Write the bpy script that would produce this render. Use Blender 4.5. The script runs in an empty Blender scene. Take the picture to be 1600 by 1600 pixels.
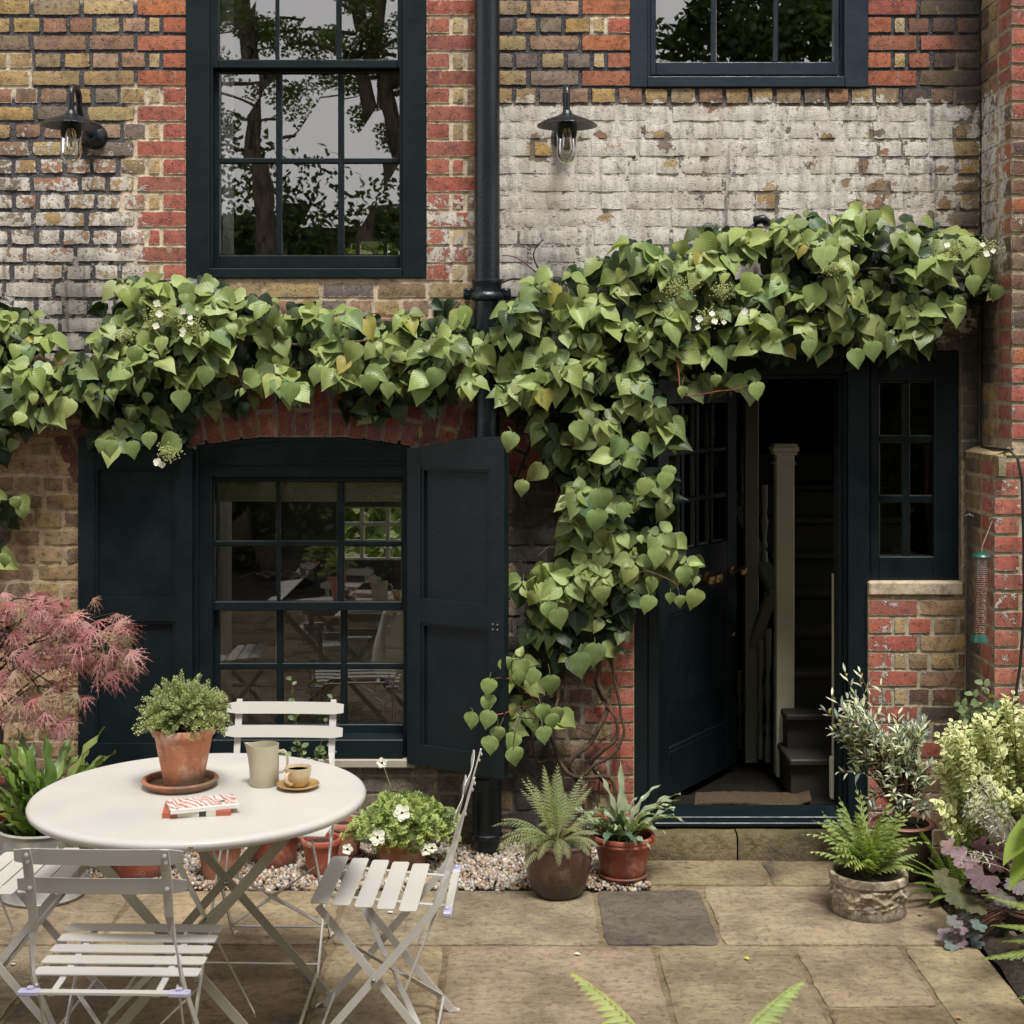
import bpy, math, random
import numpy as np
from math import sin, cos, pi, radians, sqrt
from mathutils import Vector, Matrix, Euler, noise

# ---------------------------------------------------------------- camera, sky, sun, exposure
S = bpy.context.scene
COL = S.collection
F = 2348.0            # focal length in photo pixels (1600 px wide photo)
CY, CZ, HX, HY = -6.26, 1.93, 800.0, 600.0   # camera depth and height, vanishing point

cam_d = bpy.data.cameras.new('camera'); cam = bpy.data.objects.new('camera', cam_d); COL.objects.link(cam)
cam.location = (0, CY, CZ); cam.rotation_euler = (pi/2, 0, 0)
cam_d.sensor_width = 36; cam_d.lens = F/1600*36; cam_d.shift_y = -200/1600
cam_d.clip_start = .05; cam_d.clip_end = 300
cam_d.dof.use_dof = True; cam_d.dof.focus_distance = 5.7; cam_d.dof.aperture_fstop = 9
S.camera = cam

SUN_EL, SUN_AZ = radians(65), radians(163)     # azimuth from +Y, clockwise: the light comes from behind the camera, high
W = bpy.data.worlds.new('World'); S.world = W; W.use_nodes = True
wn = W.node_tree; wn.nodes.clear()
sky = wn.nodes.new('ShaderNodeTexSky'); sky.sky_type = 'NISHITA'; sky.sun_disc = False
sky.sun_elevation = SUN_EL; sky.sun_rotation = SUN_AZ; sky.dust_density = 3.0; sky.air_density = 1.0
hs = wn.nodes.new('ShaderNodeHueSaturation'); hs.inputs['Saturation'].default_value = .22
tint = wn.nodes.new('ShaderNodeMixRGB'); tint.blend_type = 'MULTIPLY'; tint.inputs[0].default_value = 1
tint.inputs[2].default_value = (1.0, .965, .93, 1)
# an overcast layer: broken bright cloud over the clear sky
cn = wn.nodes.new('ShaderNodeTexNoise'); cn.inputs['Scale'].default_value = 2.2; cn.inputs['Detail'].default_value = 6
cg = wn.nodes.new('ShaderNodeTexCoord'); wn.links.new(cg.outputs['Generated'], cn.inputs['Vector'])
cr = wn.nodes.new('ShaderNodeMapRange'); cr.inputs['From Min'].default_value = .3; cr.inputs['From Max'].default_value = .7
cr.inputs['To Min'].default_value = .55; cr.inputs['To Max'].default_value = .95; wn.links.new(cn.outputs[0], cr.inputs[0])
cloud = wn.nodes.new('ShaderNodeMixRGB'); cloud.inputs[2].default_value = (6.6, 6.45, 6.35, 1); wn.links.new(cr.outputs[0], cloud.inputs[0])
bg = wn.nodes.new('ShaderNodeBackground'); bg.inputs[1].default_value = .15
out = wn.nodes.new('ShaderNodeOutputWorld')
wn.links.new(sky.outputs[0], hs.inputs['Color']); wn.links.new(hs.outputs[0], tint.inputs[1])
wn.links.new(tint.outputs[0], cloud.inputs[1]); wn.links.new(cloud.outputs[0], bg.inputs[0]); wn.links.new(bg.outputs[0], out.inputs[0])

sd = bpy.data.lights.new('sun', 'SUN'); sun = bpy.data.objects.new('sun', sd); COL.objects.link(sun)
sd.energy = 3.3; sd.angle = radians(17); sd.color = (1, .975, .93)
dv = Vector((sin(SUN_AZ)*cos(SUN_EL), cos(SUN_AZ)*cos(SUN_EL), sin(SUN_EL)))
sun.rotation_euler = dv.to_track_quat('Z', 'Y').to_euler()

S.view_settings.view_transform = 'Standard'; S.view_settings.look = 'None'
S.view_settings.gamma = 1; S.view_settings.use_curve_mapping = False
S.view_settings.exposure = 0.62
S.render.engine = 'CYCLES'
S.cycles.max_bounces = 8; S.cycles.transparent_max_bounces = 12; S.cycles.caustics_reflective = False

# ---------------------------------------------------------------- helpers
def P(px, py, Y=0.0):
    """point of the photograph on the vertical plane Y"""
    d = Y - CY
    return Vector(((px-HX)*d/F, Y, CZ-(py-HY)*d/F))
def G(px, py, z=0.0):
    """point of the photograph at height z"""
    d = F*(CZ-z)/(py-HY)
    return Vector(((px-HX)*d/F, CY+d, z))
def rnd(a, b): return random.uniform(a, b)
def jit(c, a=.15, rg=random):
    k = 1+rg.uniform(-a, a)
    return (c[0]*k*(1+rg.uniform(-.06, .06)), c[1]*k, c[2]*k*(1+rg.uniform(-.06, .06)))
def mixc(a, b, t): return tuple(a[i]*(1-t)+b[i]*t for i in range(3))
def sm(a, b, x):
    t = max(0., min(1., (x-a)/(b-a))) if a != b else float(x > a)
    return t*t*(3-2*t)

class MB:
    """mesh builder: verts, faces, one colour and one aux colour per vertex, uv per vertex, material slot per face"""
    mor = None
    def __init__(s): s.v = []; s.f = []; s.c = []; s.a = []; s.uv = []; s.mi = []; s.cur = (.5, .5, .5); s.aux = (0, 0, 0); s.m = 0
    def vert(s, p, uv=(0, 0), c=None, a=None):
        s.v.append((p[0], p[1], p[2])); s.c.append(c or s.cur); s.a.append(a or s.aux); s.uv.append(uv); return len(s.v)-1
    def face(s, *ix): s.f.append(ix); s.mi.append(s.m)
    def quad(s, a, b, c, d): i = [s.vert(p) for p in (a, b, c, d)]; s.face(*i)
    def box(s, lo, hi):
        x0, y0, z0 = lo; x1, y1, z1 = hi
        if x0 > x1: x0, x1 = x1, x0
        if y0 > y1: y0, y1 = y1, y0
        if z0 > z1: z0, z1 = z1, z0
        i = [s.vert(p) for p in ((x0,y0,z0),(x1,y0,z0),(x1,y1,z0),(x0,y1,z0),(x0,y0,z1),(x1,y0,z1),(x1,y1,z1),(x0,y1,z1))]
        for q in ((0,3,2,1),(4,5,6,7),(0,1,5,4),(1,2,6,5),(2,3,7,6),(3,0,4,7)): s.face(*[i[k] for k in q])
    def bbox(s, lo, hi, b=.003):
        """box with bevelled edges"""
        lo, hi_ = Vector([min(lo[i], hi[i]) for i in range(3)]), Vector([max(lo[i], hi[i]) for i in range(3)])
        c = (lo+hi_)/2; h = (hi_-lo)/2; b = min(b, min(h)*.45)
        idx = {}
        for sx in (-1, 1):
            for sy in (-1, 1):
                for sz in (-1, 1):
                    for ax in range(3):
                        q = [sx*(h[0]-b), sy*(h[1]-b), sz*(h[2]-b)]
                        q[ax] = (sx, sy, sz)[ax]*h[ax]
                        idx[(sx, sy, sz, ax)] = s.vert(c+Vector(q))
        for ax in range(3):
            u, w = [(1, 2), (2, 0), (0, 1)][ax]
            for sg in (-1, 1):
                r = []
                for (a, b2) in ((-1,-1),(1,-1),(1,1),(-1,1)):
                    k = [0, 0, 0]; k[ax] = sg; k[u] = a; k[w] = b2; r.append(idx[(*k, ax)])
                s.face(*(r if sg > 0 else r[::-1]))
        for ax in range(3):      # edges along ax
            u, w = [(1, 2), (2, 0), (0, 1)][ax]
            for a in (-1, 1):
                for b2 in (-1, 1):
                    k0 = [0, 0, 0]; k0[ax] = -1; k0[u] = a; k0[w] = b2; k1 = list(k0); k1[ax] = 1
                    q = [idx[(*k0, u)], idx[(*k1, u)], idx[(*k1, w)], idx[(*k0, w)]]
                    s.face(*(q if a*b2 < 0 else q[::-1]))
        for sx in (-1, 1):
            for sy in (-1, 1):
                for sz in (-1, 1):
                    q = [idx[(sx, sy, sz, a)] for a in range(3)]
                    s.face(*(q if sx*sy*sz > 0 else q[::-1]))
    def tube(s, pts, r, n=8, cap=True):
        pts = [Vector(p) for p in pts]; R = r if isinstance(r, (list, tuple)) else [r]*len(pts)
        t0 = (pts[1]-pts[0]).normalized(); u = t0.orthogonal().normalized(); rings = []
        for i, p in enumerate(pts):
            t = (pts[min(i+1, len(pts)-1)]-pts[max(i-1, 0)]).normalized()
            u = (u-t*u.dot(t)).normalized(); w = t.cross(u)
            rings.append([s.vert(p+(u*cos(2*pi*k/n)+w*sin(2*pi*k/n))*R[i], (k/n, i)) for k in range(n)])
        for a, b in zip(rings, rings[1:]):
            for k in range(n): s.face(a[k], a[(k+1) % n], b[(k+1) % n], b[k])
        if cap: s.face(*rings[0][::-1]); s.face(*rings[-1])
    def strip(s, pts, wd, w, t):
        """flat bar swept along pts; wd = width direction per point (or one)"""
        pts = [Vector(p) for p in pts]; n = len(pts); rings = []
        W_ = w if isinstance(w, (list, tuple)) else [w]*n
        for i, p in enumerate(pts):
            tg = (pts[min(i+1, n-1)]-pts[max(i-1, 0)]).normalized()
            d = Vector(wd[i] if isinstance(wd[0], (list, tuple, Vector)) else wd)
            d = (d-tg*d.dot(tg)).normalized(); h = tg.cross(d)
            rings.append([s.vert(p+d*a*W_[i]/2+h*b*t/2) for a, b in ((-1,-1),(1,-1),(1,1),(-1,1))])
        for a, b in zip(rings, rings[1:]):
            for k in range(4): s.face(a[k], a[(k+1) % 4], b[(k+1) % 4], b[k])
        s.face(*rings[0][::-1]); s.face(*rings[-1])
    def lathe(s, prof, c=(0, 0, 0), n=32, wob=0, seed=0, axis='Z', sx=1, sy=1, cap=True):
        c = Vector(c); rings = []
        for j, (r, z) in enumerate(prof):
            ring = []
            for k in range(n):
                a = 2*pi*k/n; rr = r*(1+wob*noise.noise(Vector((cos(a)*1.3+seed, sin(a)*1.3, z*6)))) if wob else r
                d = Vector((cos(a)*rr*sx, sin(a)*rr*sy, z)) if axis == 'Z' else Vector((cos(a)*rr, z, -sin(a)*rr))
                ring.append(s.vert(c+d, (k/n, j/len(prof))))
            rings.append(ring)
        for a, b in zip(rings, rings[1:]):
            for k in range(n): s.face(a[k], a[(k+1) % n], b[(k+1) % n], b[k])
        if not cap: return
        if prof[0][0] > 0: s.face(*rings[0][::-1])
        if prof[-1][0] > 0: s.face(*rings[-1])
    def add(s, tv, tf, M, c=None, a=None, tuv=None):
        o = len(s.v)
        for i, p in enumerate(tv):
            q = M @ Vector(p); s.v.append((q[0], q[1], q[2])); s.c.append(c or s.cur); s.a.append(a or s.aux)
            s.uv.append(tuv[i] if tuv else (0, 0))
        for f in tf: s.f.append(tuple(k+o for k in f)); s.mi.append(s.m)
    def mesh(s, name, mats, smooth=False, angle=None):
        me = bpy.data.meshes.new(name)
        nv, nf = len(s.v), len(s.f)
        me.from_pydata(s.v, [], s.f)
        for nm, arr in (('col', s.c), ('aux', s.a), ('mor', s.mor)):
            if arr is None: continue
            if nm == 'aux' and all(x == (0, 0, 0) for x in arr[:50]) and not any(any(x) for x in arr): continue
            at = me.color_attributes.new(nm, 'FLOAT_COLOR', 'POINT')
            A = np.ones((nv, 4), np.float32); A[:, :3] = np.array(arr, np.float32)[:, :3]; at.data.foreach_set('color', A.ravel())
        if any(u != (0, 0) for u in s.uv[:200]):
            ul = me.uv_layers.new(name='uv'); li = np.empty(len(me.loops), np.int32); me.loops.foreach_get('vertex_index', li)
            ul.data.foreach_set('uv', np.array(s.uv, np.float32)[li].ravel())
        mats = mats if isinstance(mats, (list, tuple)) else [mats]
        for m in mats: me.materials.append(m)
        if len(mats) > 1: me.polygons.foreach_set('material_index', np.array(s.mi, np.int32))
        if smooth:
            me.polygons.foreach_set('use_smooth', np.ones(nf, bool))
            if angle: me.set_sharp_from_angle(angle=radians(angle))
        me.update()
        return me

def link(name, me, parent=None, kind=None):
    o = bpy.data.objects.new(name, me); COL.objects.link(o)
    if parent:
        o.parent = parent
        M = Matrix.Identity(4); p = parent
        while p: M = Matrix.Translation(-Vector(p.location)) @ M if p.get('_w') else M; p = None
        if parent.get('_w'): o.matrix_parent_inverse = M
    if kind: o['kind'] = kind
    return o
def thing(name, label, cat, loc=(0, 0, 0), group=None, world=True, kind=None):
    """an Empty at the thing's base that parents its parts (world=True: parts are given in world coordinates)"""
    o = bpy.data.objects.new(name, None); COL.objects.link(o); o.location = loc; o.empty_display_size = .05
    o['label'] = label; o['category'] = cat
    if group: o['group'] = group
    o['kind'] = kind or 'thing'
    if world: o['_w'] = 1
    return o
def part(name, mb, mats, parent, smooth=False, angle=None, label=None, kind=None):
    o = link(name, mb.mesh(name, mats, smooth, angle), parent, kind)
    if label: o['label'] = label
    return o
def struct(name, mb, mats, parent=None, **k):
    return part(name, mb, mats, parent, kind='structure', **k)
def tag(o, label, cat, group=None, kind=None):
    o['label'] = label; o['category'] = cat
    if group: o['group'] = group
    if kind: o['kind'] = kind
    return o

# ---------------------------------------------------------------- material nodes
class NT:
    def __init__(s, name):
        s.m = bpy.data.materials.new(name); s.m.use_nodes = True; s.t = s.m.node_tree; s.t.nodes.clear()
        s.out = s.t.nodes.new('ShaderNodeOutputMaterial'); s.b = s.t.nodes.new('ShaderNodeBsdfPrincipled')
        s.t.links.new(s.b.outputs[0], s.out.inputs[0])
    def n(s, ty, ins={}, o=0, **pr):
        nd = s.t.nodes.new(ty)
        for k, v in pr.items(): setattr(nd, k, v)
        for k, v in ins.items(): s.put(nd.inputs[k], v)
        return nd.outputs[o]
    def put(s, sock, v):
        if isinstance(v, bpy.types.NodeSocket): s.t.links.new(v, sock)
        elif sock.type == 'RGBA' and len(v) == 3: sock.default_value = (*v, 1)
        else: sock.default_value = v
    def set(s, **k):
        for kk, v in k.items(): s.put(s.b.inputs[kk.replace('_', ' ')], v)
    def mth(s, op, a, b=0, c=0): return s.n('ShaderNodeMath', {0: a, 1: b, 2: c}, operation=op)
    def pos(s): return s.n('ShaderNodeNewGeometry')
    def obj(s): return s.n('ShaderNodeTexCoord', o=3)
    def attr(s, nm): return s.n('ShaderNodeAttribute', attribute_name=nm)
    def sep(s, c): nd = s.t.nodes.new('ShaderNodeSeparateColor'); s.put(nd.inputs[0], c); return nd.outputs
    def scl(s, v, x, y, z): return s.n('ShaderNodeVectorMath', {0: v, 1: (x, y, z)}, operation='MULTIPLY')
    def noi(s, v, sc, det=4, ro=.6): return s.n('ShaderNodeTexNoise', {'Vector': v, 'Scale': sc, 'Detail': det, 'Roughness': ro})
    def vor(s, v, sc, **k): return s.n('ShaderNodeTexVoronoi', {'Vector': v, 'Scale': sc}, **k)
    def rmp(s, f, a, b, lo=0., hi=1.):
        return s.n('ShaderNodeMapRange', {'Value': f, 'From Min': a, 'From Max': b, 'To Min': lo, 'To Max': hi}, interpolation_type='SMOOTHSTEP')
    def mix(s, f, a, b, mode='MIX'):
        nd = s.t.nodes.new('ShaderNodeMixRGB'); nd.blend_type = mode
        for k, v in ((0, f), (1, a), (2, b)): s.put(nd.inputs[k], v)
        return nd.outputs[0]
    def bump(s, h, st, dist=.01, nrm=None):
        i = {'Height': h, 'Strength': st, 'Distance': dist}
        if nrm: i['Normal'] = nrm
        return s.n('ShaderNodeBump', i)

def weathered(name, brick=True):
    """masonry: per-vertex colour under pits and mottling; aux r = limewash left on it, g = soot and painted shade, b = moss"""
    t = NT(name); p = t.pos(); col = t.attr('col'); ax = t.sep(t.attr('aux'))
    n1 = t.noi(p, 7, 8, .68); n2 = t.noi(p, 38, 5, .65); n3 = t.noi(p, 160, 3, .6)
    nb = t.noi(p, 17, 7, .72); nc = t.noi(t.scl(p, 34, 34, 11), 1, 5, .7)
    c = t.mix(t.rmp(n1, .35, .7, 0, .5), col, t.mix(1, col, (1.28, 1.12, .9), 'MULTIPLY'))
    c = t.mix(t.rmp(nb, .48, .66, 0, .85), c, t.mix(1, c, (.48, .44, .45), 'MULTIPLY'))
    c = t.mix(t.rmp(nb, .48, .34, 0, .55), c, t.mix(1, c, (1.4, 1.4, 1.35), 'MULTIPLY'))
    c = t.mix(t.rmp(n2, .48, .72, 0, .8), c, t.mix(1, c, (.45, .42, .43), 'MULTIPLY'))
    c = t.mix(t.rmp(nc, .57, .70, 0, .40), c, (.50, .42, .33)) if brick else t.mix(t.rmp(n3, .54, .66, 0, .40), c, (.50, .46, .40))
    if brick:
        pit = t.vor(p, 105); pm = t.mth('MULTIPLY', t.rmp(pit, .36, .16), t.rmp(n2, .46, .56))
        c = t.mix(t.mth('MULTIPLY', pm, .8), c, (.03, .02, .016))
        c = t.mix(t.rmp(n3, .55, .8, 0, .35), c, (.5, .4, .3))
    if brick:      # pointing smeared over the brick's edges: uv x is the distance to the nearest edge (1 = 2 cm)
        so_ = t.n('ShaderNodeSeparateXYZ', {0: t.n('ShaderNodeUVMap')}).node.outputs; d_ = t.mth('MINIMUM', so_[0], so_[1])
        e_ = t.mth('ADD', d_, t.mth('MULTIPLY', t.mth('SUBTRACT', t.noi(p, 55, 5, .7), .5), .95))
        em = t.rmp(e_, .13, .02)
        c = t.mix(em, c, t.mix(t.rmp(n3, .45, .62, 0, .5), t.attr('mor'), t.mix(1, t.attr('mor'), (.6, .58, .56), 'MULTIPLY')))
    # soot, with painted shade
    s_ = t.mth('ADD', ax[1], t.mth('MULTIPLY', t.mth('SUBTRACT', n1, .5), .9))
    c = t.mix(t.rmp(s_, .25, .85, 0, .88), c, (.022, .021, .023))
    c = t.mix(.12, c, (.22, .20, .18))
    # limewash
    wv = t.mth('ADD', ax[0], t.mth('ADD', t.mth('MULTIPLY', t.mth('SUBTRACT', nb, .5), 2.2), t.mth('MULTIPLY', t.mth('SUBTRACT', n2, .5), 1.5)))
    wm = t.rmp(wv, .46, .56)
    st = t.noi(t.scl(p, 26, 26, 5), 1, 5, .7); blot = t.noi(p, 3.2, 6, .6)
    wc = t.mix(t.rmp(st, .38, .70), (.62, .58, .525), (.37, .335, .30))
    wc = t.mix(t.rmp(blot, .45, .68, 0, .6), wc, (.42, .355, .29)); wc = t.mix(t.rmp(nb, .58, .74, 0, .6), wc, (.30, .25, .20))
    spk = t.mth('MULTIPLY', t.mth('MULTIPLY', t.rmp(n2, .52, .62), t.rmp(n3, .45, .56)), t.rmp(t.noi(p, 5, 3, .5), .40, .62, .15, 1))
    wc = t.mix(t.mth('MULTIPLY', spk, .8), wc, (.10, .085, .075)); blk = t.mth('MULTIPLY', t.rmp(t.noi(t.scl(p, 1, 1, 1.5), 24, 5, .65), .60, .66), t.rmp(blot, .44, .56)); wc = t.mix(t.mth('MULTIPLY', blk, .85), wc, (.045, .042, .045)); drp = t.noi(t.scl(p, 22, 22, 1.6), 1, 4, .6); wc = t.mix(t.mth('MULTIPLY', t.rmp(drp, .56, .70), t.rmp(blot, .42, .56)), wc, (.20, .18, .16))
    c = t.mix(wm, c, wc)
    s2 = t.mth('ADD', t.mth('SUBTRACT', ax[1], .62), t.mth('MULTIPLY', t.mth('SUBTRACT', n2, .5), 1.4))
    c = t.mix(t.rmp(s2, .05, .45, 0, .75), c, (.05, .045, .045))
    ms = t.mth('ADD', ax[2], t.mth('MULTIPLY', t.mth('SUBTRACT', n1, .5), 1.4))
    c = t.mix(t.rmp(ms, .45, .8, 0, .8), c, (.085, .088, .02))
    h = t.mth('ADD', t.mth('MULTIPLY', n2, .6), t.mth('ADD', t.mth('MULTIPLY', n3, .35), t.mth('MULTIPLY', wm, .25)))
    if brick: h = t.mth('SUBTRACT', h, t.mth('MULTIPLY', pm, .5))
    t.set(Base_Color=c, Roughness=.92, Normal=t.bump(h, 1.0, .005)); t.b.inputs['Specular IOR Level'].default_value = .25
    return t.m

def paint(name, c, rough=.38, scale=60, bump=.25, dirt=None, spec=.5, coat=0, var=.5):
    t = NT(name); p = t.obj(); n = t.noi(p, scale, 4, .6); n0 = t.noi(p, 6, 6, .7)
    cc = t.mix(t.rmp(n0, .3, .75, 0, var), c, t.mix(1, c, (1.35, 1.3, 1.25), 'MULTIPLY'))
    if dirt: cc = t.mix(t.rmp(t.noi(p, 22, 8, .75), .58, .72, 0, .7), cc, dirt)
    t.set(Base_Color=cc, Roughness=t.rmp(n0, .3, .7, rough*.8, rough*1.25), Normal=t.bump(n, bump, .002))
    t.b.inputs['Specular IOR Level'].default_value = spec; t.b.inputs['Coat Weight'].default_value = coat
    return t.m

def terracotta(name, c, dark=(.03, .022, .018), low=.0, top=.25, white=.4, rough=.75, gloss=False):
    """clay with bloom; stains gather between heights low and top of the pot (object z)"""
    t = NT(name); p = t.obj(); z = t.n('ShaderNodeSeparateXYZ', {0: p}, o=2)
    n1 = t.noi(p, 14, 8, .7); n2 = t.noi(p, 70, 4, .6); rings = t.noi(t.scl(p, 2, 2, 90), 1, 3)
    cc = t.mix(t.rmp(n1, .35, .7), c, t.mix(1, c, (1.25, 1.3, 1.3), 'MULTIPLY'))
    cc = t.mix(t.rmp(rings, .4, .7, 0, .3), cc, t.mix(1, c, (.6, .55, .5), 'MULTIPLY'))
    cc = t.mix(t.mth('MULTIPLY', t.rmp(t.noi(p, 13, 9, .78), .49, .62), white), cc, (.56, .47, .38)); cc = t.mix(t.rmp(t.noi(t.scl(p, 1, 1, .35), 26, 7, .75), .54, .66, 0, .55), cc, t.mix(1, c, (.45, .38, .33), 'MULTIPLY'))
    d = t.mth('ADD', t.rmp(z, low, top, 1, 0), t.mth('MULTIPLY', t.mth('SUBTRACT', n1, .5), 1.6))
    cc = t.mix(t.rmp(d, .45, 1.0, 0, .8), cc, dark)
    t.set(Base_Color=cc, Roughness=rough, Normal=t.bump(t.mth('ADD', n2, rings), .35, .003))
    if gloss: t.b.inputs['Coat Weight'].default_value = .4; t.b.inputs['Coat Roughness'].default_value = .2
    return t.m

def leafy(name, use_obj=False, veins=True, rough=.42, trans=.2, tcol=(1.5, 1.6, .5), side=8.0, vein_c=1.3, edge=None):
    """leaf: colour from the mesh (or the object), veins in uv (u -1..1 across, v 0..1 along)"""
    t = NT(name)
    base = t.n('ShaderNodeObjectInfo', o=1) if use_obj else t.attr('col')
    p = t.pos(); c = t.mix(t.rmp(t.noi(p, 30, 4), .3, .7, 0, .35), base, t.mix(1, base, (.72, .78, .75), 'MULTIPLY'))
    h = t.noi(p, 90, 3)
    if veins:
        uv = t.n('ShaderNodeSeparateXYZ', {0: t.n('ShaderNodeUVMap')}); u = uv
        sp = uv.node.outputs; au = t.mth('ABSOLUTE', sp[0])
        fr = t.mth('FRACT', t.mth('MULTIPLY', t.mth('SUBTRACT', sp[1], t.mth('MULTIPLY', au, .42)), side))
        tri = t.mth('ABSOLUTE', t.mth('SUBTRACT', fr, .5))
        sv = t.rmp(tri, .09, .0, 0, .4); mv = t.rmp(au, .07, .02, 0, .8)
        v = t.mth('MAXIMUM', sv, mv)
        c = t.mix(t.mth('MULTIPLY', v, .8), c, t.mix(1, c, (vein_c, vein_c*.97, vein_c*1.0), 'MULTIPLY'))
        h = t.mth('ADD', t.mth('MULTIPLY', tri, 1.3), t.mth('MULTIPLY', h, .3))
        if edge: c = t.mix(t.rmp(t.mth('ADD', au, t.mth('MULTIPLY', t.noi(p, 60, 3), .5)), .75, .95), c, edge)
    t.set(Base_Color=c, Roughness=rough, Normal=t.bump(h, .28, .003)); t.b.inputs['Specular IOR Level'].default_value = .4
    tr = t.t.nodes.new('ShaderNodeBsdfTranslucent'); t.put(tr.inputs[0], t.mix(1, c, tcol, 'MULTIPLY'))
    mx = t.t.nodes.new('ShaderNodeMixShader'); mx.inputs[0].default_value = trans
    t.t.links.new(t.b.outputs[0], mx.inputs[1]); t.t.links.new(tr.outputs[0], mx.inputs[2]); t.t.links.new(mx.outputs[0], t.out.inputs[0])
    return t.m

def glass_mat(name, refl=1.9, tint=(.9, .93, .9), wave=.15):
    """thin old window glass: clear, a wavy reflection by Fresnel"""
    t = NT(name); p = t.pos(); n = t.noi(p, 4.2, 1.5, .5)
    nm = t.bump(n, wave, .004)
    fr = t.n('ShaderNodeFresnel', {'IOR': refl})
    gl = t.t.nodes.new('ShaderNodeBsdfGlossy'); gl.inputs['Roughness'].default_value = 0.0; t.put(gl.inputs['Normal'], nm)
    tp = t.t.nodes.new('ShaderNodeBsdfTransparent'); t.put(tp.inputs[0], tint)
    mx = t.t.nodes.new('ShaderNodeMixShader'); t.put(mx.inputs[0], fr)
    t.t.links.new(tp.outputs[0], mx.inputs[1]); t.t.links.new(gl.outputs[0], mx.inputs[2]); t.t.links.new(mx.outputs[0], t.out.inputs[0])
    return t.m

M = {}
M['brick'] = weathered('brick_clay'); M['mortar'] = weathered('mortar', False)
M['teal'] = paint('dark_teal_paint', (.0040, .0092, .0118), .40, 34, .5, spec=.30, dirt=(.014, .020, .022))
M['blue'] = paint('weathered_blue_black_paint', (.014, .022, .036), .36, 22, .9, spec=.45)
M['iron'] = paint('cast_iron_paint', (.005, .009, .013), .24, 130, 1.0, spec=.5)
M['cream_paint'] = paint('cream_interior_paint', (.80, .75, .60), .5)
M['newel'] = paint('pale_olive_paint', (.46, .45, .36), .55)
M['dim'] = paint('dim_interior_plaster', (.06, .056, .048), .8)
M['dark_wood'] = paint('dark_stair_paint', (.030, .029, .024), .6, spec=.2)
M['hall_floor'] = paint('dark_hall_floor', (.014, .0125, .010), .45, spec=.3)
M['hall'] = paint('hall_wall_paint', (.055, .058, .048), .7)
M['metal'] = paint('cream_powder_coat', (.52, .50, .462), .36, 200, .05, spec=.45, var=.06)
M['metal_leg'] = paint('olive_cream_powder_coat', (.36, .34, .26), .38, 200, .05, var=.06)
M['clip'] = paint('lavender_plastic', (.40, .385, .52), .4)
M['glass'] = glass_mat('window_glass', 3.5, (.86, .88, .84), .09); M['kitchen_glass'] = glass_mat('kitchen_glass', 2.5, (.9, .92, .9), .07)
M['door_glass'] = glass_mat('door_glass', 1.6, (.8, .83, .8), .05)
M['lamp_glass'] = glass_mat('lamp_glass', 1.45, (.97, .98, .96), 0)
M['brass'] = paint('aged_brass', (.30, .20, .09), .3); M['brass'].node_tree.nodes['Principled BSDF'].inputs['Metallic'].default_value = .9
M['steel'] = paint('dull_steel', (.35, .34, .32), .35); M['steel'].node_tree.nodes['Principled BSDF'].inputs['Metallic'].default_value = .9
# ---------------------------------------------------------------- the house wall, brick by brick
random.seed(7)
ZC, ROW = CZ+(600-11.3)/375.07, .0736        # centre of course 0, course height
K = 6.26/F                                    # metres per photo pixel on the wall plane
def wx(px): return (px-HX)*K
def wz(py): return CZ-(py-HY)*K
def pxx(x): return HX+x/K
def pyy(z): return HY-(z-CZ)/K
ZTOP = 4.62
OPEN = [(wx(291), wx(666), wz(434), 4.15), (wx(986), wx(1356), wz(134), 4.05), (wx(306), wx(641), wz(1188), wz(683)),
        (wx(991), wx(1357), -.2, wz(545)), (wx(1356.9), wx(1503), wz(917), wz(545))]
ARC_C, ARC_R = (wx(473), wz(682)-890*K), 890*K
def arc_z(x):
    d = x-ARC_C[0]; return ARC_C[1]+sqrt(max(0, ARC_R**2-d*d)) if abs(d) < wx(641)-ARC_C[0]+.01 else -9

STOCK = [(.35,.25,.115), (.30,.205,.105), (.24,.17,.10), (.33,.215,.14), (.21,.165,.12), (.31,.23,.13), (.38,.285,.14), (.27,.16,.105), (.15,.12,.10), (.36,.245,.09), (.30,.15,.09)]
BROWN = [(.27,.175,.09), (.22,.14,.08), (.31,.205,.11), (.18,.115,.07), (.35,.245,.13)]
REDS = [(.36,.100,.064), (.32,.086,.058), (.39,.128,.084), (.30,.095,.070)]
ORANGE = [(.40,.13,.055), (.37,.11,.05), (.35,.12,.065)]
YELL = [(.42,.31,.15), (.36,.26,.14), (.45,.36,.20)]
DARKB = [(.11,.06,.05), (.09,.06,.05), (.16,.075,.045), (.14,.10,.06)]
def white_at(x, y):
    """how much limewash is left at photo position x, y of the wall"""
    w = 0
    if x < 300:
        w = .57*sm(95, 300, y-abs(x-95)*.35+25*noise.noise(Vector((x*.02, y*.02, 3))))+.22*sm(330, 470, y)
        w *= sm(262, 205, x)*sm(575, 545, y)
    elif x > 770:
        edge = 152+22*noise.noise(Vector((x*.018, 0, 1)))+14*noise.noise(Vector((x*.06, y*.03, 4)))
        w = .98*sm(edge-10, edge+22, y)*sm(620, 480, y)
        w -= .25*sm(850, 770, x)*sm(200, 400, y)*.6
        w -= .38*sm(175, 140, y) if 985 < x < 1360 else 0
        w -= .42*sm(1460, 1540, x)+1.1*peel(x, y)
        w -= .12*sm(1290, 1330, x)*sm(240, 300, y)
    if x > 1355 and y > 915: w = .33*sm(1510, 1380, x)
    if 660 < x <= 770: w = .52*sm(285, 320, y)*sm(450, 400, y)
    return w
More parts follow.
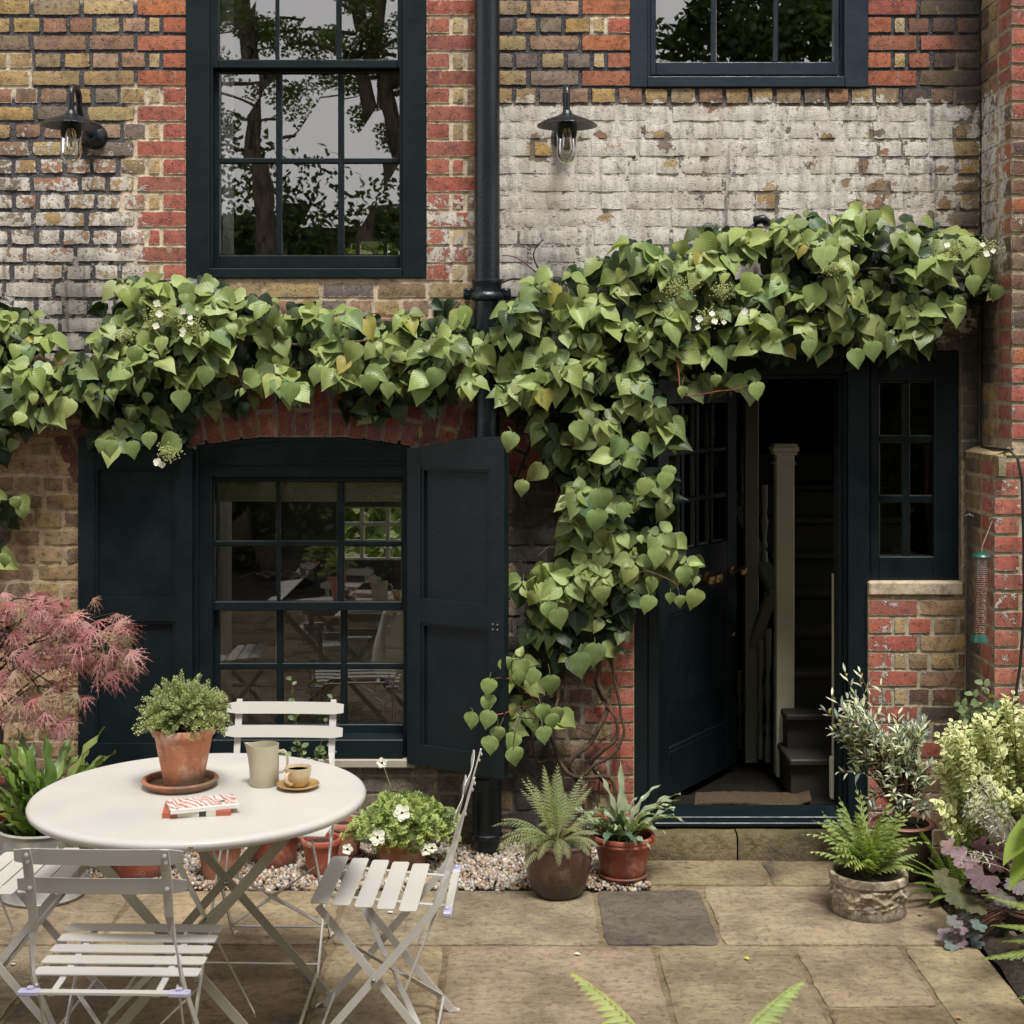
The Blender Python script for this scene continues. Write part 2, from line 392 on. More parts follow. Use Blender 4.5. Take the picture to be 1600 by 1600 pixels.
PEEL = [(1035,212,16,6),(1042,228,14,8),(1008,205,8,6),(940,211,11,6),(960,232,9,7),(1048,254,14,8),(1062,240,7,5),(1100,248,6,4),(910,218,6,4),(838,225,14,18),(845,245,12,10),(945,338,14,7),(1350,257,9,14),(1366,290,9,12),(1372,318,10,9),(1385,293,9,10),(1333,318,14,6),(1295,214,12,6),(1368,208,12,6),(1350,232,12,5),(1382,238,8,5),(1230,205,8,4),(1190,300,7,22),(1208,312,10,20),(1268,258,9,5),(1470,265,9,5),(1475,322,8,10),(1500,210,9,14),(1510,235,14,14),(1515,300,12,9),(1505,345,18,12),(1455,340,9,5),(1510,270,9,8),(1112,170,9,6),(1160,232,6,5),(990,250,6,4),(880,300,5,4),(1320,285,6,6)]
def peel(x, y):
    r = 0
    for (a, b, u, v) in PEEL:
        q = ((x-a)/u)**2+((y-b)/v)**2
        if q < 5: r += math.exp(-q)
    return min(1, r)
def soot_shade_at(x, y):
    s = 0
    if x < 205 and y < 560: s = .10+.20*max(0, noise.noise(Vector((x*.012, y*.012, 5))))*2+.22*sm(60, 0, x)
    if 540 < x < 800 and y > 640 and y < 1180: s = .3
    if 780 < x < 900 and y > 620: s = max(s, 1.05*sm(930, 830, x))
    if 780 < x < 1000 and y > 560: s = max(s, .55)  # shaded wall right of the downpipe: soot, plus its shade painted in
    if 930 < x < 992 and y > 900: s = .12
    if 540 < x < 800 and y > 640 and y < 1180: s = .3
    if 540 < x < 800 and y > 1185: s = .5
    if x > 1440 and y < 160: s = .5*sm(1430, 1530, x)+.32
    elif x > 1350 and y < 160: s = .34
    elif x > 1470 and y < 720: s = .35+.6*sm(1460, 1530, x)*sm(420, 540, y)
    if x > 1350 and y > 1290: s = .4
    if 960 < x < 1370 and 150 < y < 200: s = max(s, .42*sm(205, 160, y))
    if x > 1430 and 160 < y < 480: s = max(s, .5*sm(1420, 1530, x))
    return s
def moss_at(x, y):
    if y > 1270 and x > 900: return .35
    if x > 1490 and 590 < y < 720: return .35
    if y > 430 and y < 475 and x < 760: return .25
    return 0
BLACKM, CREAMM, TANM, GREYM = (.036,.040,.054), (.66,.57,.43), (.43,.335,.21), (.28,.24,.20)
def mortar_col(x, y):
    n = noise.noise(Vector((x*.02, y*.02, 9)))*30
    if x < 300 and y < 555:
        if x > 195+n*.6 and y > 132: return CREAMM
        if x < 45+n and 78 < y < 150: return CREAMM
        if y < 5+n*.2: return CREAMM
        return mixc(BLACKM, (.07, .072, .085), .3+.3*noise.noise(Vector((x*.05, y*.05, 2))))
    if y < 158 and x > 775:
        if 915+n*.2 < x < 990 and 18 < y < 52: return CREAMM
        if 1478+n*.3 < x and y > 75: return (.20, .165, .10)
        return BLACKM
    if 660 < x < 745 and y < 440: return CREAMM
    if 770 < x and y < 590: return (.13, .115, .10)
    if x < 770 and y < 600: return (.58, .48, .35)
    if x < 140: return TANM
    if 935 < x < 1000: return (.36, .30, .20)
    if x > 1350: return (.42, .365, .27)
    return GREYM

def brick_mb(w, h, col, auxf, seed, rough=1.0, dep=.03, mor=(.3, .26, .2)):
    """one brick, local frame: x along, z up, face towards -y at 0. Irregular outline and face."""
    mb = MB(); R = random.Random(seed)
    nx = 5 if w > .14 else 4; nz = 3
    o = R.random()*50; g = {}
    front = {}
    for i in range(nx+1):
        for j in range(nz+1):
            u, v = i/nx, j/nz; x = (u-.5)*w; z = (v-.5)*h
            edge = i in (0, nx) or j in (0, nz); corner = i in (0, nx) and j in (0, nz)
            n_ = noise.noise(Vector((x*25+o, z*30, o)))
            if i in (0, nx): x += (-1 if i else 1)*rough*(.002+abs(n_)*.006)
            if j in (0, nz): z += (-1 if j else 1)*rough*(.0014+abs(noise.noise(Vector((x*22, o, z*9))))*.0052)
            if corner: x *= 1-.03*rough*R.random()**2; z *= 1-.10*rough*R.random()**2
            y = -.001+n_*.0032*rough
            if edge: y += .0008+.0022*rough*R.random()
            front[i, j] = (x, y, z)
    for k, p in front.items(): g[k] = mb.vert(p, (.001+min(k[0], nx-k[0])*w/nx/.02, .001+min(k[1], nz-k[1])*h/nz/.02), a=auxf(p[0], p[2]) if auxf else (0, 0, 0), c=col)
    for i in range(nx):
        for j in range(nz): mb.face(g[i, j], g[i+1, j], g[i+1, j+1], g[i, j+1])
    ring = [(i, 0) for i in range(nx)]+[(nx, j) for j in range(nz)]+[(i, nz) for i in range(nx, 0, -1)]+[(0, j) for j in range(nz, 0, -1)]
    back = []
    for k in ring:
        p = front[k]; back.append(mb.vert((p[0]*1.015, dep, p[2]*1.03), c=col, a=mb.a[g[k]]))
    for q in range(len(ring)):
        r = (q+1) % len(ring); mb.face(g[ring[r]], g[ring[q]], back[q], back[r])
    mb.mor = [mor]*len(mb.v)
    return mb

def lay(specs, wall, cap=300):
    """specs: dicts(w,h,pos,rot,col,aux,score). The cap best seen become parts named brick, the rest one joined part."""
    specs.sort(key=lambda s: -s['score'])
    rest = MB(); rest.mor = []
    for n, s in enumerate(specs):
        Mx = Matrix.Translation(s['pos']) @ s['rot'].to_matrix().to_4x4()
        af = (lambda lx, lz, Mx=Mx, s=s: s['aux'](Mx @ Vector((lx, 0, lz))))
        mb = brick_mb(s['w'], s['h'], s['col'], af, s['seed'], s.get('rough', 1), mor=s.get('mor', (.33, .28, .2)))
        if n < cap:
            o = part('brick', mb, M['brick'], wall, True, 50)
            inv = Matrix.Translation(-Vector(wall.location))
            o.matrix_parent_inverse = inv; o.location = s['pos']; o.rotation_euler = s['rot']
        else:
            off = len(rest.v)
            for p, c, a in zip(mb.v, mb.c, mb.a):
                q = Mx @ Vector(p); rest.v.append(tuple(q)); rest.c.append(c); rest.a.append(a)
            rest.uv += mb.uv; rest.mor += mb.mor
            for f in mb.f: rest.f.append(tuple(i+off for i in f)); rest.mi.append(0)
    if rest.v: part('brick', rest, M['brick'], wall, True, 50, kind='stuff', label='remaining bricks half hidden behind leaves and joinery')

wall = thing('brick_wall', 'old brick house wall with patchy whitewash, red brick window edges and worn mortar', 'wall', (0, 0, 0))
specs = []
def vine_cover(x, y):
    """rough test: is the wall hidden by the creeper here (used only to choose which bricks are parts)"""
    if y > 600 and x < 120: return False
    if 480 < y < 640: return True
    if x > 850 and 400 < y < 620: return True
    return 120 < x < 300 and y > 640 or 640 < x < 800 and 680 < y < 1190
def colour(x, y, kind, q=None):
    R = random
    if q == 'red': return jit(R.choice(ORANGE if (x < 300 and y < 140) or (x > 900 and y < 150 and R.random() < .7) else REDS), .12)
    if q == 'closer': return jit(R.choice(YELL if R.random() < .8 else REDS), .1)
    if x > 1360 and y < 150: return jit(R.choice(REDS+ORANGE+DARKB+DARKB+BROWN), .2)
    if x > 1350 and y > 900: return jit(R.choice(STOCK+BROWN+DARKB+REDS[:1]), .15)
    if x < 140 and y > 560: return jit(R.choice(BROWN+STOCK[:2]), .15)
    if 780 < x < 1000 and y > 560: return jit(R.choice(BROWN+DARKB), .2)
    if 540 < x < 800 and y > 1180: return jit(R.choice([(.19, .16, .135), (.15, .13, .115), (.22, .18, .13)]), .15)
    return jit(R.choice(STOCK), .16)
def aux_wall(p):
    x, y = pxx(p.x), pyy(p.z)
    return (white_at(x, y), soot_shade_at(x, y), moss_at(x, y))
row = -15
while True:
    zc = ZC-ROW*row
    if zc < -.06: break
    z0, z1 = zc-ROW/2, zc+ROW/2; yp = pyy(zc); even = row % 2 == 0
    if zc < ZTOP-.04:
        blocks = []
        for (a, b, lo, hi) in OPEN:
            if z0 < hi-.03 and z1 > lo+.03: blocks.append([a, b])
        if 606 < yp < 706: blocks.append([wx(294), wx(653)])
        blocks.sort(); mg = []
        for b in blocks:
            if mg and b[0] <= mg[-1][1]+.005: mg[-1][1] = max(mg[-1][1], b[1])
            else: mg.append(list(b))
        spans = []; x = -3.2
        for a, b in mg:
            if a-x > .05: spans.append((x, a, x > -3.1))
            x = b
        spans.append((x, 1.952, bool(mg)))
        for (a, b, q0) in spans:
            L = .205 if even else .100; jt = .009
            items = []      # (x0, x1, kind)
            xa, xb = a, b
            ypx = yp
            def quoin(side):
                px = pxx(a if side < 0 else b)
                if side < 0: return (660 < px < 672 and yp < 440) or (1350 < px < 1362 and (yp < 150 or yp > 915))
                return (285 < px < 295 and yp < 440) or (980 < px < 992 and (yp < 150 or yp > 640))
            if quoin(-1):
                if even: items.append((xa, xa+.205, 'red')); xa += .215
                else:
                    items.append((xa, xa+.098, 'red')); items.append((xa+.108, xa+.158, 'closer')); xa += .168
            tail = []
            if quoin(1) and xb-xa > .2:
                if even: tail.append((xb-.205, xb, 'red')); xb -= .215
                else: tail += [(xb-.098, xb, 'red'), (xb-.158, xb-.108, 'closer')]; xb -= .168
            elif quoin(1): pass
            W_ = xb-xa
            if W_ > .03:
                if 1355 < pxx(a) < 1520 and not even: L = .1
                lead = 0
                if even and W_ > .5 and random.random() < .5: items.append((xa, xa+.1, 'n')); xa += .11; W_ -= .11
                n = max(1, round((W_+jt)/(L+jt))); st = (W_+jt)/n
                ws = [rnd(.88, 1.12) for _ in range(n)]; tw_ = sum(ws); cuts = [xa]
                for q_ in ws: cuts.append(cuts[-1]+(W_+jt)*q_/tw_)
                if n == 1 and W_ < .05: kind = 'closer'
                for i in range(n): items.append((cuts[i], cuts[i+1]-jt*rnd(.8, 1.25), 'n'))
                if even and n > 3 and random.random() < .5:      # a stretcher laid as two headers here and there
                    i = random.randrange(len(items)); 
                    if items[i][2] == 'n':
                        u, v, _ = items.pop(i); m_ = (u+v)/2; items += [(u, m_-jt/2, 'n'), (m_+jt/2, v, 'n')]
            for (u, v, kd) in items+tail:
                if v-u < .02: continue
                xc = (u+v)/2; px_, py_ = pxx(xc), pyy(zc)
                if px_ < -50 or py_ < -60: vis = 0
                else: vis = 1
                if vine_cover(px_, py_): vis *= .2
                wt = white_at(px_, py_)
                prot = -.0005+rnd(-.0015, .0015) if not (px_ > 770 and wt > .6) else .0020+rnd(-.0012, .0012)
                hh = ROW-.0088+rnd(-.002, .001)
                specs.append(dict(mor=mortar_col(px_, py_), w=v-u, h=hh, pos=Vector((xc, prot, zc+rnd(-.0012, .0012))), rot=Euler((0, rnd(-.008, .008), 0)),
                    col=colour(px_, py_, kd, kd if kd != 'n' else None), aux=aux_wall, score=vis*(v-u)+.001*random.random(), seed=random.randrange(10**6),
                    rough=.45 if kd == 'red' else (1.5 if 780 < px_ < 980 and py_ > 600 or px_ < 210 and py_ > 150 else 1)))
    row += 1
# segmental arch over the kitchen window
na = 27
for i in range(na):
    a = (i-(na-1)/2)*.0765/(ARC_R+.11); up = Vector((sin(a), 0, cos(a)))
    c0 = Vector((ARC_C[0], 0, ARC_C[1]))
    col = jit(random.choice([(.24,.062,.045), (.20,.055,.04), (.27,.075,.05), (.17,.05,.04)]), .15)
    def ax_(p): return (0, .42, .15)
    if i % 2 == 0: parts_ = [(ARC_R+.107, .212)]
    else: parts_ = [(ARC_R+.052, .100), (ARC_R+.165, .100)]
    for rr, ln in parts_:
        specs.append(dict(w=ln, h=.0655, pos=c0+up*rr+Vector((0, -.002, 0)), rot=Euler((0, a-pi/2, 0)), col=col, aux=ax_, score=.3, seed=random.randrange(10**6), rough=.6))
lay(specs, wall)

# mortar bed: a rough sheet a few millimetres behind the brick faces
mo = MB(); st = .0187; nx = int((1.955+3.3)/st)+1; nz = int((ZTOP+.1)/st)+1
grid = {}
def opened(x, z):
    for (a, b, lo, hi) in OPEN:
        if a < x < b and lo < z < hi:
            if hi == OPEN[2][3] and z > arc_z(x)+.012 and z > wz(705): return False
            return True
    return False
xs = [-3.3+i*st for i in range(nx)]; zs = [-.1+j*st for j in range(nz)]
for (a, b, lo, hi) in OPEN:       # snap grid lines to the openings
    for e in (a, b):
        i = min(range(nx), key=lambda k: abs(xs[k]-e)); xs[i] = e
    for e in (lo, hi):
        j = min(range(nz), key=lambda k: abs(zs[k]-e)); zs[j] = e
xs[-1] = 1.952
for j in range(nz-1):
    for i in range(nx-1):
        if opened((xs[i]+xs[i+1])/2, (zs[j]+zs[j+1])/2): continue
        q = []
        for (ii, jj) in ((i, j), (i+1, j), (i+1, j+1), (i, j+1)):
            if (ii, jj) not in grid:
                x, z = xs[ii], zs[jj]; px_, py_ = pxx(x), pyy(z); wv = white_at(px_, py_)
                base = .0046 if px_ > 770 and wv > .6 else .0058
                y = base+.0030*noise.noise(Vector((x*30, z*30, 0)))+.0025*noise.noise(Vector((x*90, z*90, 5)))
                wm_ = wv-.12-.40*max(0, noise.noise(Vector((x*3, z*5, 7))))*2 if px_ > 770 else wv-(.30 if noise.noise(Vector((x*4, z*4, 1))) > .05 else .55)
                grid[ii, jj] = mo.vert((x, y, z), c=mortar_col(px_, py_), a=(wm_, soot_shade_at(px_, py_)*.8, moss_at(px_, py_)))
            q.append(grid[ii, jj])
        mo.face(*q)
part('mortar', mo, M['mortar'], wall, True)
cp_ = MB(); cp_.cur = (.50, .43, .32); cp_.bbox((wx(1357.5), -.009, wz(930)), (wx(1505), .12, wz(909)), .006); part('coping', cp_, M['mortar'], wall)
# masonry body behind, round the openings
bd = MB(); bd.cur = (.2, .16, .12); Yb0, Yb1 = .016, .33
def body(a, b, lo, hi): bd.box((a, Yb0, lo), (b, Yb1, hi))
A_, C_, B_, D_, E_ = OPEN
body(-3.5, B_[0], -.1, B_[3]); body(B_[1], D_[0], -.1, B_[3]); body(B_[0], B_[1], -.1, B_[2])
body(E_[0], 2.6, -.1, E_[2]); body(E_[1], 2.6, E_[2], E_[3])
body(-3.5, D_[0], B_[3], A_[2]); body(D_[0], 2.6, D_[3], C_[2]) ; body(-3.5, A_[0], A_[2], ZTOP); body(A_[1], D_[0]-.0, A_[2], ZTOP)
body(D_[0], C_[0] if C_[0] > D_[0] else D_[0]+.001, C_[2], ZTOP); body(C_[1], 2.6, C_[2], ZTOP)
body(A_[0], A_[1], A_[3], ZTOP); body(C_[0], C_[1], C_[3], ZTOP); body(D_[0], 2.6, E_[3]-.001, E_[3]) 
part('masonry_core', bd, M['mortar'], wall)

# ---------------------------------------------------------------- side wall and projecting pier on the right
pier = thing('brick_pier', 'projecting red brick pier at the right edge, stepped out below a mossy ledge', 'pier', (2.2, -.2, 0))
ps = []; XS, XL, YF, ZL = 1.952, 1.885, -.385, 1.655
def aux_side(p):
    y = pyy(p.z)
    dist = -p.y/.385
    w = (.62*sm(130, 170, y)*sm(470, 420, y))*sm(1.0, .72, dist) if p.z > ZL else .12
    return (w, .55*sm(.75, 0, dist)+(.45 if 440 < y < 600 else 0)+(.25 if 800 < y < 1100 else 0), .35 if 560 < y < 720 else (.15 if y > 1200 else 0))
def aux_front(p):
    y = pyy(p.z)
    return (.12 if y < 600 else .2, .3 if 430 < y < 640 or 220 < y < 330 else .0, .3 if 690 < y < 760 else 0)
row = -15
while True:
    zc = ZC-ROW*row+.012
    if zc < -.05: break
    even = row % 2 == 0; y = pyy(zc); X = XS if zc > ZL else XL
    if zc < ZTOP-.04 and abs(zc-ZL) > .02:
        # side face (looks to the left)
        ys = [0.0, -.205-.01, YF] if even else [0.0, -.11, -.22, YF+.0]
        for a, b in zip(ys, ys[1:]):
            L = abs(b-a)-.01
            last = b == YF
            pal = REDS if last else STOCK+DARKB
            if zc > ZL and y > 150 and y < 470 and last: pal = ORANGE+DARKB
            if zc < ZL and not last: pal = DARKB+BROWN
            ps.append(dict(w=L, h=ROW-.0105, pos=Vector((X+.001+rnd(-.001, .001), (a+b)/2+.004-(.004 if last else 0), zc)), rot=Euler((0, 0, -pi/2)), col=jit(random.choice(pal), .15),
                aux=aux_side, score=.15, seed=random.randrange(10**6), rough=1 if zc > ZL else .7))
        # front face
        x = X
        first = True
        while x < 2.95:
            L = .205 if (even != first) or not first and even else .205
            L = (.1 if not even and first else .205)
            pal = ORANGE+DARKB if 210 < y < 560 else REDS
            ps.append(dict(w=L, h=ROW-.0105, pos=Vector((x+L/2, YF-.002+rnd(-.001, .001), zc)), rot=Euler((0, 0, 0)), col=jit(random.choice(pal), .15),
                aux=aux_front, score=1-abs(x), seed=random.randrange(10**6), rough=1.6 if 210 < y < 560 else .9))
            x += L+.01; first = False
    row += 1
# ledge course of bevelled bricks
for i in range(4):
    ps.append(dict(w=.11, h=.085, pos=Vector((XL+.004, -.06-.105*i+.0, ZL-.045)), rot=Euler((radians(0), 0, -pi/2)), col=jit((.30, .22, .09), .1), aux=lambda p: (.1, .1, .55), score=2, seed=i*7+1, rough=1))
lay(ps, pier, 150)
pm = MB()
def msheet(o, u, w, h, nrm, cf, af):
    nu = max(2, int(w/.03)); nv_ = max(2, int(h/.03)); g = {}
    for i in range(nu+1):
        for j in range(nv_+1):
            p = Vector(o)+Vector(u)*(w*i/nu)+Vector((0, 0, h*j/nv_))
            p -= Vector(nrm)*(.0055+.002*noise.noise(p*30)); g[i, j] = pm.vert(p, c=cf(p), a=af(p))
    for i in range(nu):
        for j in range(nv_): pm.face(g[i, j], g[i+1, j], g[i+1, j+1], g[i, j+1])
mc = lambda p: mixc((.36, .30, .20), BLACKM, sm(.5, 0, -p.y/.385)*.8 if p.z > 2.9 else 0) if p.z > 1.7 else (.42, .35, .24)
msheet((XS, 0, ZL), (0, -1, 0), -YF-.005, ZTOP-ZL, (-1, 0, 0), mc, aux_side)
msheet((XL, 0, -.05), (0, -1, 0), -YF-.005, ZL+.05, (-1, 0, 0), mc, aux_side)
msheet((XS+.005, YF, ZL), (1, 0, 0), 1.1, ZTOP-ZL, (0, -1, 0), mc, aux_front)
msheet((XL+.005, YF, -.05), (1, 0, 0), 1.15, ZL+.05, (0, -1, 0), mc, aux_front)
part('mortar', pm, M['mortar'], pier, True)
pm2 = MB(); pm2.cur = (.33, .26, .12); pm2.aux = (.2, .1, .45)
pm2.box((XL+.012, YF+.012, -.1), (3.1, 0.3, ZL-.002)); pm2.box((XS+.012, YF+.012, ZL), (3.1, .3, ZTOP))
# sloped mortar fillet on the ledge
a0 = [Vector((XL+.0, y, ZL-.004)) for y in (0.0, YF-.0)]; a1 = [Vector((XS+.012, y, ZL+.028)) for y in (0.0, YF)]
pm2.quad(a0[0], a0[1], a1[1], a1[0])
pm2.quad(Vector((XL+.0, YF, ZL-.004)), Vector((2.6, YF-.006, ZL-.004)), Vector((2.6, YF+.02, ZL+.03)), Vector((XS, YF+.02, ZL+.03)))
part('mortar_ledge', pm2, M['mortar'], pier)
# ---------------------------------------------------------------- windows, door, rooms
def pbox(mb, x0, y0, x1, y1, Ya, Yb, b=.003):
    """bevelled member whose face at depth Ya spans the given rectangle of the photograph"""
    p, q = P(x0, y0, Ya), P(x1, y1, Ya)
    mb.bbox((p.x, Ya, q.z), (q.x, Yb, p.z), b)
def sash(win, nm, cols, rows, Y, xo, yo, mat, matin='cream_paint', gl='glass', sill_h=0, label=None):
    """a sash with glazing bars: cols/rows are the pane edges in the photograph; xo, yo the outer edges"""
    m = MB(); m.m = 0; T = .04
    pbox(m, xo[0], yo[0], cols[0][0], yo[1], Y, Y+T); pbox(m, cols[-1][1], yo[0], xo[1], yo[1], Y, Y+T)
    pbox(m, cols[0][0], yo[0], cols[-1][1], rows[0][0], Y+.0006, Y+T); pbox(m, cols[0][0], rows[-1][1], cols[-1][1], yo[1], Y+.0006, Y+T)
    for a, b in zip(cols, cols[1:]):
        pbox(m, a[1], rows[0][0], b[0], rows[-1][1], Y+.006, Y+.021, .004); m.m = 1; pbox(m, a[1]-1.2, rows[0][0], b[0]+1.2, rows[-1][1], Y+.0225, Y+.038, .004); m.m = 0
    for a, b in zip(rows, rows[1:]):
        pbox(m, cols[0][0], a[1], cols[-1][1], b[0], Y+.0064, Y+.0205, .004); m.m = 1; pbox(m, cols[0][0], a[1]-1, cols[-1][1], b[0]+1, Y+.0228, Y+.0375, .004); m.m = 0
    m.m = 1      # pale inner edge all round, seen through the panes
    for (x0, x1) in ((cols[0][0]-.5, cols[0][0]+1.5), (cols[-1][1]-1.5, cols[-1][1]+.5)): pbox(m, x0, rows[0][0], x1, rows[-1][1], Y+.0232, Y+.041, .001)
    for (y0, y1) in ((rows[0][0]-.5, rows[0][0]+1.2), (rows[-1][1]-1.8, rows[-1][1]+.5)): pbox(m, cols[0][0], y0, cols[-1][1], y1, Y+.0236, Y+.0405, .001)
    s = part(nm, m, [M[mat], M[matin]], win)
    if label: s['label'] = label
    for c in cols:
        for r in rows:
            g = MB(); p, q = P(c[0]-1.5, r[0]-1.5, Y+.0219), P(c[1]+1.5, r[1]+1.5, Y+.0219)
            tl, tr = rnd(-.0016, .0016), rnd(-.0016, .0016)
            g.quad((p.x, p.y+tl, q.z), (q.x, p.y-tl, q.z), (q.x, p.y+tr, p.z), (p.x, p.y-tr, p.z))
            part('pane', g, M[gl], s)
    return s
random.seed(21)
# window A: tall sash, upper left
wa = thing('sash_window', 'tall twelve-pane sash window in dark teal frame beside the black downpipe', 'window', (wx(478), 0, wz(434)))
f = MB()
pbox(f, 290, -236, 327, 434.8, -.006, .10); pbox(f, 628.5, -236, 666.5, 434.8, -.006, .10)
pbox(f, 327, 419, 628.5, 434.5, -.012, .10); pbox(f, 327, -236, 628.5, -216, -.004, .1)
pbox(f, 327, -216, 332, 419, .012, .10, .002); pbox(f, 624.5, -216, 628.5, 419, .012, .10, .002)
part('frame', f, M['teal'], wa)
A_up = sash(wa, 'upper_sash', [(341, 430), (435, 525), (533, 621)], [(-190, -52), (-45, 93)], .016, (331, 625), (-216, 106), 'teal')
A_lo = sash(wa, 'lower_sash', [(343, 431), (440, 528), (537, 624)], [(113, 247), (255, 399)], .064, (332, 625), (96, 419), 'teal')
# window C: upper right
wc = thing('sash_window', 'blue-grey sash window above the whitewashed brick, reflecting tree foliage', 'window', (wx(1171), 0, wz(134)))
f = MB()
pbox(f, 985, -214, 1012, 136, -.008, .10); pbox(f, 1320, -214, 1357, 136, -.008, .10)
pbox(f, 1012, 119, 1320, 135.5, -.014, .10); pbox(f, 1012, -214, 1320, -196, -.008, .1)
pbox(f, 1012, -196, 1016, 119, .01, .1, .001); pbox(f, 1312, -196, 1320, 119, .03, .1, .001)
part('frame', f, M['blue'], wc)
sash(wc, 'lower_sash', [(1025, 1112), (1119, 1210), (1216, 1303)], [(-48, 97)], .022, (1016, 1311), (-62, 117), 'blue')
sash(wc, 'upper_sash', [(1025, 1112), (1119, 1210), (1216, 1303)], [(-180, -68)], .066, (1017, 1311), (-196, -50), 'blue')
# window B: kitchen window under the arch
wb = thing('sash_window', 'arched twelve-pane kitchen window with open black-green shutters beneath the creeper', 'window', (wx(473), 0, wz(1188)))
f = MB(); Yf = .022
pbox(f, 302.5, 702, 309, 1186, -.006, .03, .002); pbox(f, 305, 700, 331, 1186, Yf, .13); pbox(f, 630, 700, 642, 1186, Yf, .13)
pbox(f, 331, 1156, 630, 1186, -.03, .13); 
# head board with arched top, up to the brick ring
n = 24; top = []; botz = P(0, 745, Yf).z
for i in range(n+1):
    x = wx(302)+(wx(645)-wx(302))*i/n; top.append((x, max(arc_z(x) if arc_z(x) > 0 else 0, wz(699))-.001))
for (Ya, Yb) in ((Yf-.001, .12),):
    fr = [f.vert((x, Ya, z)) for x, z in top]; fb = [f.vert((x, Ya, botz)) for x, z in top]
    br = [f.vert((x, Yb, z)) for x, z in top]; bb = [f.vert((x, Yb, botz)) for x, z in top]
    for i in range(n):
        f.face(fb[i], fb[i+1], fr[i+1], fr[i]); f.face(fr[i], fr[i+1], br[i+1], br[i]); f.face(fb[i+1], fb[i], bb[i], bb[i+1])
f.strip([(x, Yf-.006, z-.008) for x, z in top], (0, 0, 1), .016, .014)
pbox(f, 331, 722, 630, 727, Yf-.008, Yf+.001, .002)
part('frame', f, M['teal'], wb)
f = MB(); pbox(f, 300, 1186.5, 650, 1201, -.035, .0, .006); f2 = part('sill', f, paint('stone_sill', (.30, .27, .225), .85, 30, .8, (.12, .1, .08)), wb)
sash(wb, 'upper_sash', [(335, 432), (437, 527), (537, 628)], [(753, 845), (853, 940)], .045, (331, 630), (744, 954), 'teal', gl='kitchen_glass')
sash(wb, 'lower_sash', [(342, 432), (442, 532), (542, 632)], [(953, 1036), (1046, 1132)], .092, (335, 639), (943, 1156), 'teal', gl='kitchen_glass')
def shutter(nm, hinge, outer, zt0, zt1, zb, face, label):
    """hinge, outer: (x, y) plan points; face: side the panels show towards (unit vector); top slopes zt0..zt1"""
    h, o = Vector((*hinge, 0)), Vector((*outer, 0)); L = (o-h).length; u = (o-h)/L; nrm = Vector((*face, 0)); T = .035
    def pt(a, z, d): p = h+u*a; return Vector((p.x, p.y, z))+nrm*d
    def slab(mb, a0, a1, z0, z1, d0, d1, ramp=False, b=.002):
        zt = lambda a: z1 if not ramp else zt0+(zt1-zt0)*sin(min(1, a/L)*pi/2)**1.2
        N_ = 8 if ramp else 1
        for k in range(N_):
            s0, s1 = a0+(a1-a0)*k/N_, a0+(a1-a0)*(k+1)/N_
            v = [pt(s0, z0, d1), pt(s1, z0, d1), pt(s1, zt(s1), d1), pt(s0, zt(s0), d1), pt(s0, z0, d0), pt(s1, z0, d0), pt(s1, zt(s1), d0), pt(s0, zt(s0), d0)]
            i = [mb.vert(p) for p in v]
            for q in ((0,1,2,3),(7,6,5,4),(3,2,6,7),(0,4,5,1),(1,5,6,2),(0,3,7,4)): mb.face(*[i[j] for j in q])
    fr = MB(); st = .068; zm0, zm1 = zb+.52, zb+.60; zm0, zm1 = wz(968), wz(931)
    slab(fr, 0, st, zb, 0, 0, T, True); slab(fr, L-st, L, zb, 0, 0, T, True)
    slab(fr, st, L-st, zb, zb+.085, 0, T-.001); slab(fr, st, L-st, zm0, zm1, 0, T-.001)
    tz = min(zt0, zt1)-.075
    slab(fr, st, L-st, tz, 0, 0, T-.001, True)
    s = part(nm, fr, M['teal'], wb); s['label'] = label
    for z0, z1 in ((zb+.085, zm0), (zm1, tz)):
        pm_ = MB(); slab(pm_, st, L-st, z0, z1, .006, T-.020)
        # moulding round the panel
        for (a0, a1, b0, b1) in ((st, st+.012, z0, z1), (L-st-.012, L-st, z0, z1), (st+.012, L-st-.012, z1-.012, z1)): slab(pm_, a0, a1, b0, b1, .01, T-.005)
        part('panel', pm_, M['teal'], s)
    return s, pt, L
zc_ = ARC_C[1]+ARC_R
s1, pt1, L1 = shutter('shutter', (wx(304), -.012), (wx(127), -.012), wz(700), wz(683), wz(1190), (0, -1), 'left shutter folded flat back against the brick')
ox, oy = (795-HX)*6.0/F, -.262
dxy = Vector((ox-wx(644), oy+.012)).normalized()
s2, pt2, L2 = shutter('shutter', (wx(644), -.012), (ox, oy), wz(700), wz(683)+.012, wz(1189), (dxy.y, -dxy.x), 'right shutter standing half open over the wall')
b = MB()
for a in (L2-.03, L2-.052):
    for z in (.0, .02): b.tube([pt2(a, wz(967)+z+.0, .034), pt2(a, wz(967)+z, .039)], .0038, 6)
part('bolt', b, M['steel'], s2)
hg = MB()
for z in (wz(760), wz(1130)):
    hg.tube([(wx(643), -.02, z-.03), (wx(643), -.02, z+.03)], .006, 8)
part('hinge', hg, M['teal'], s2)

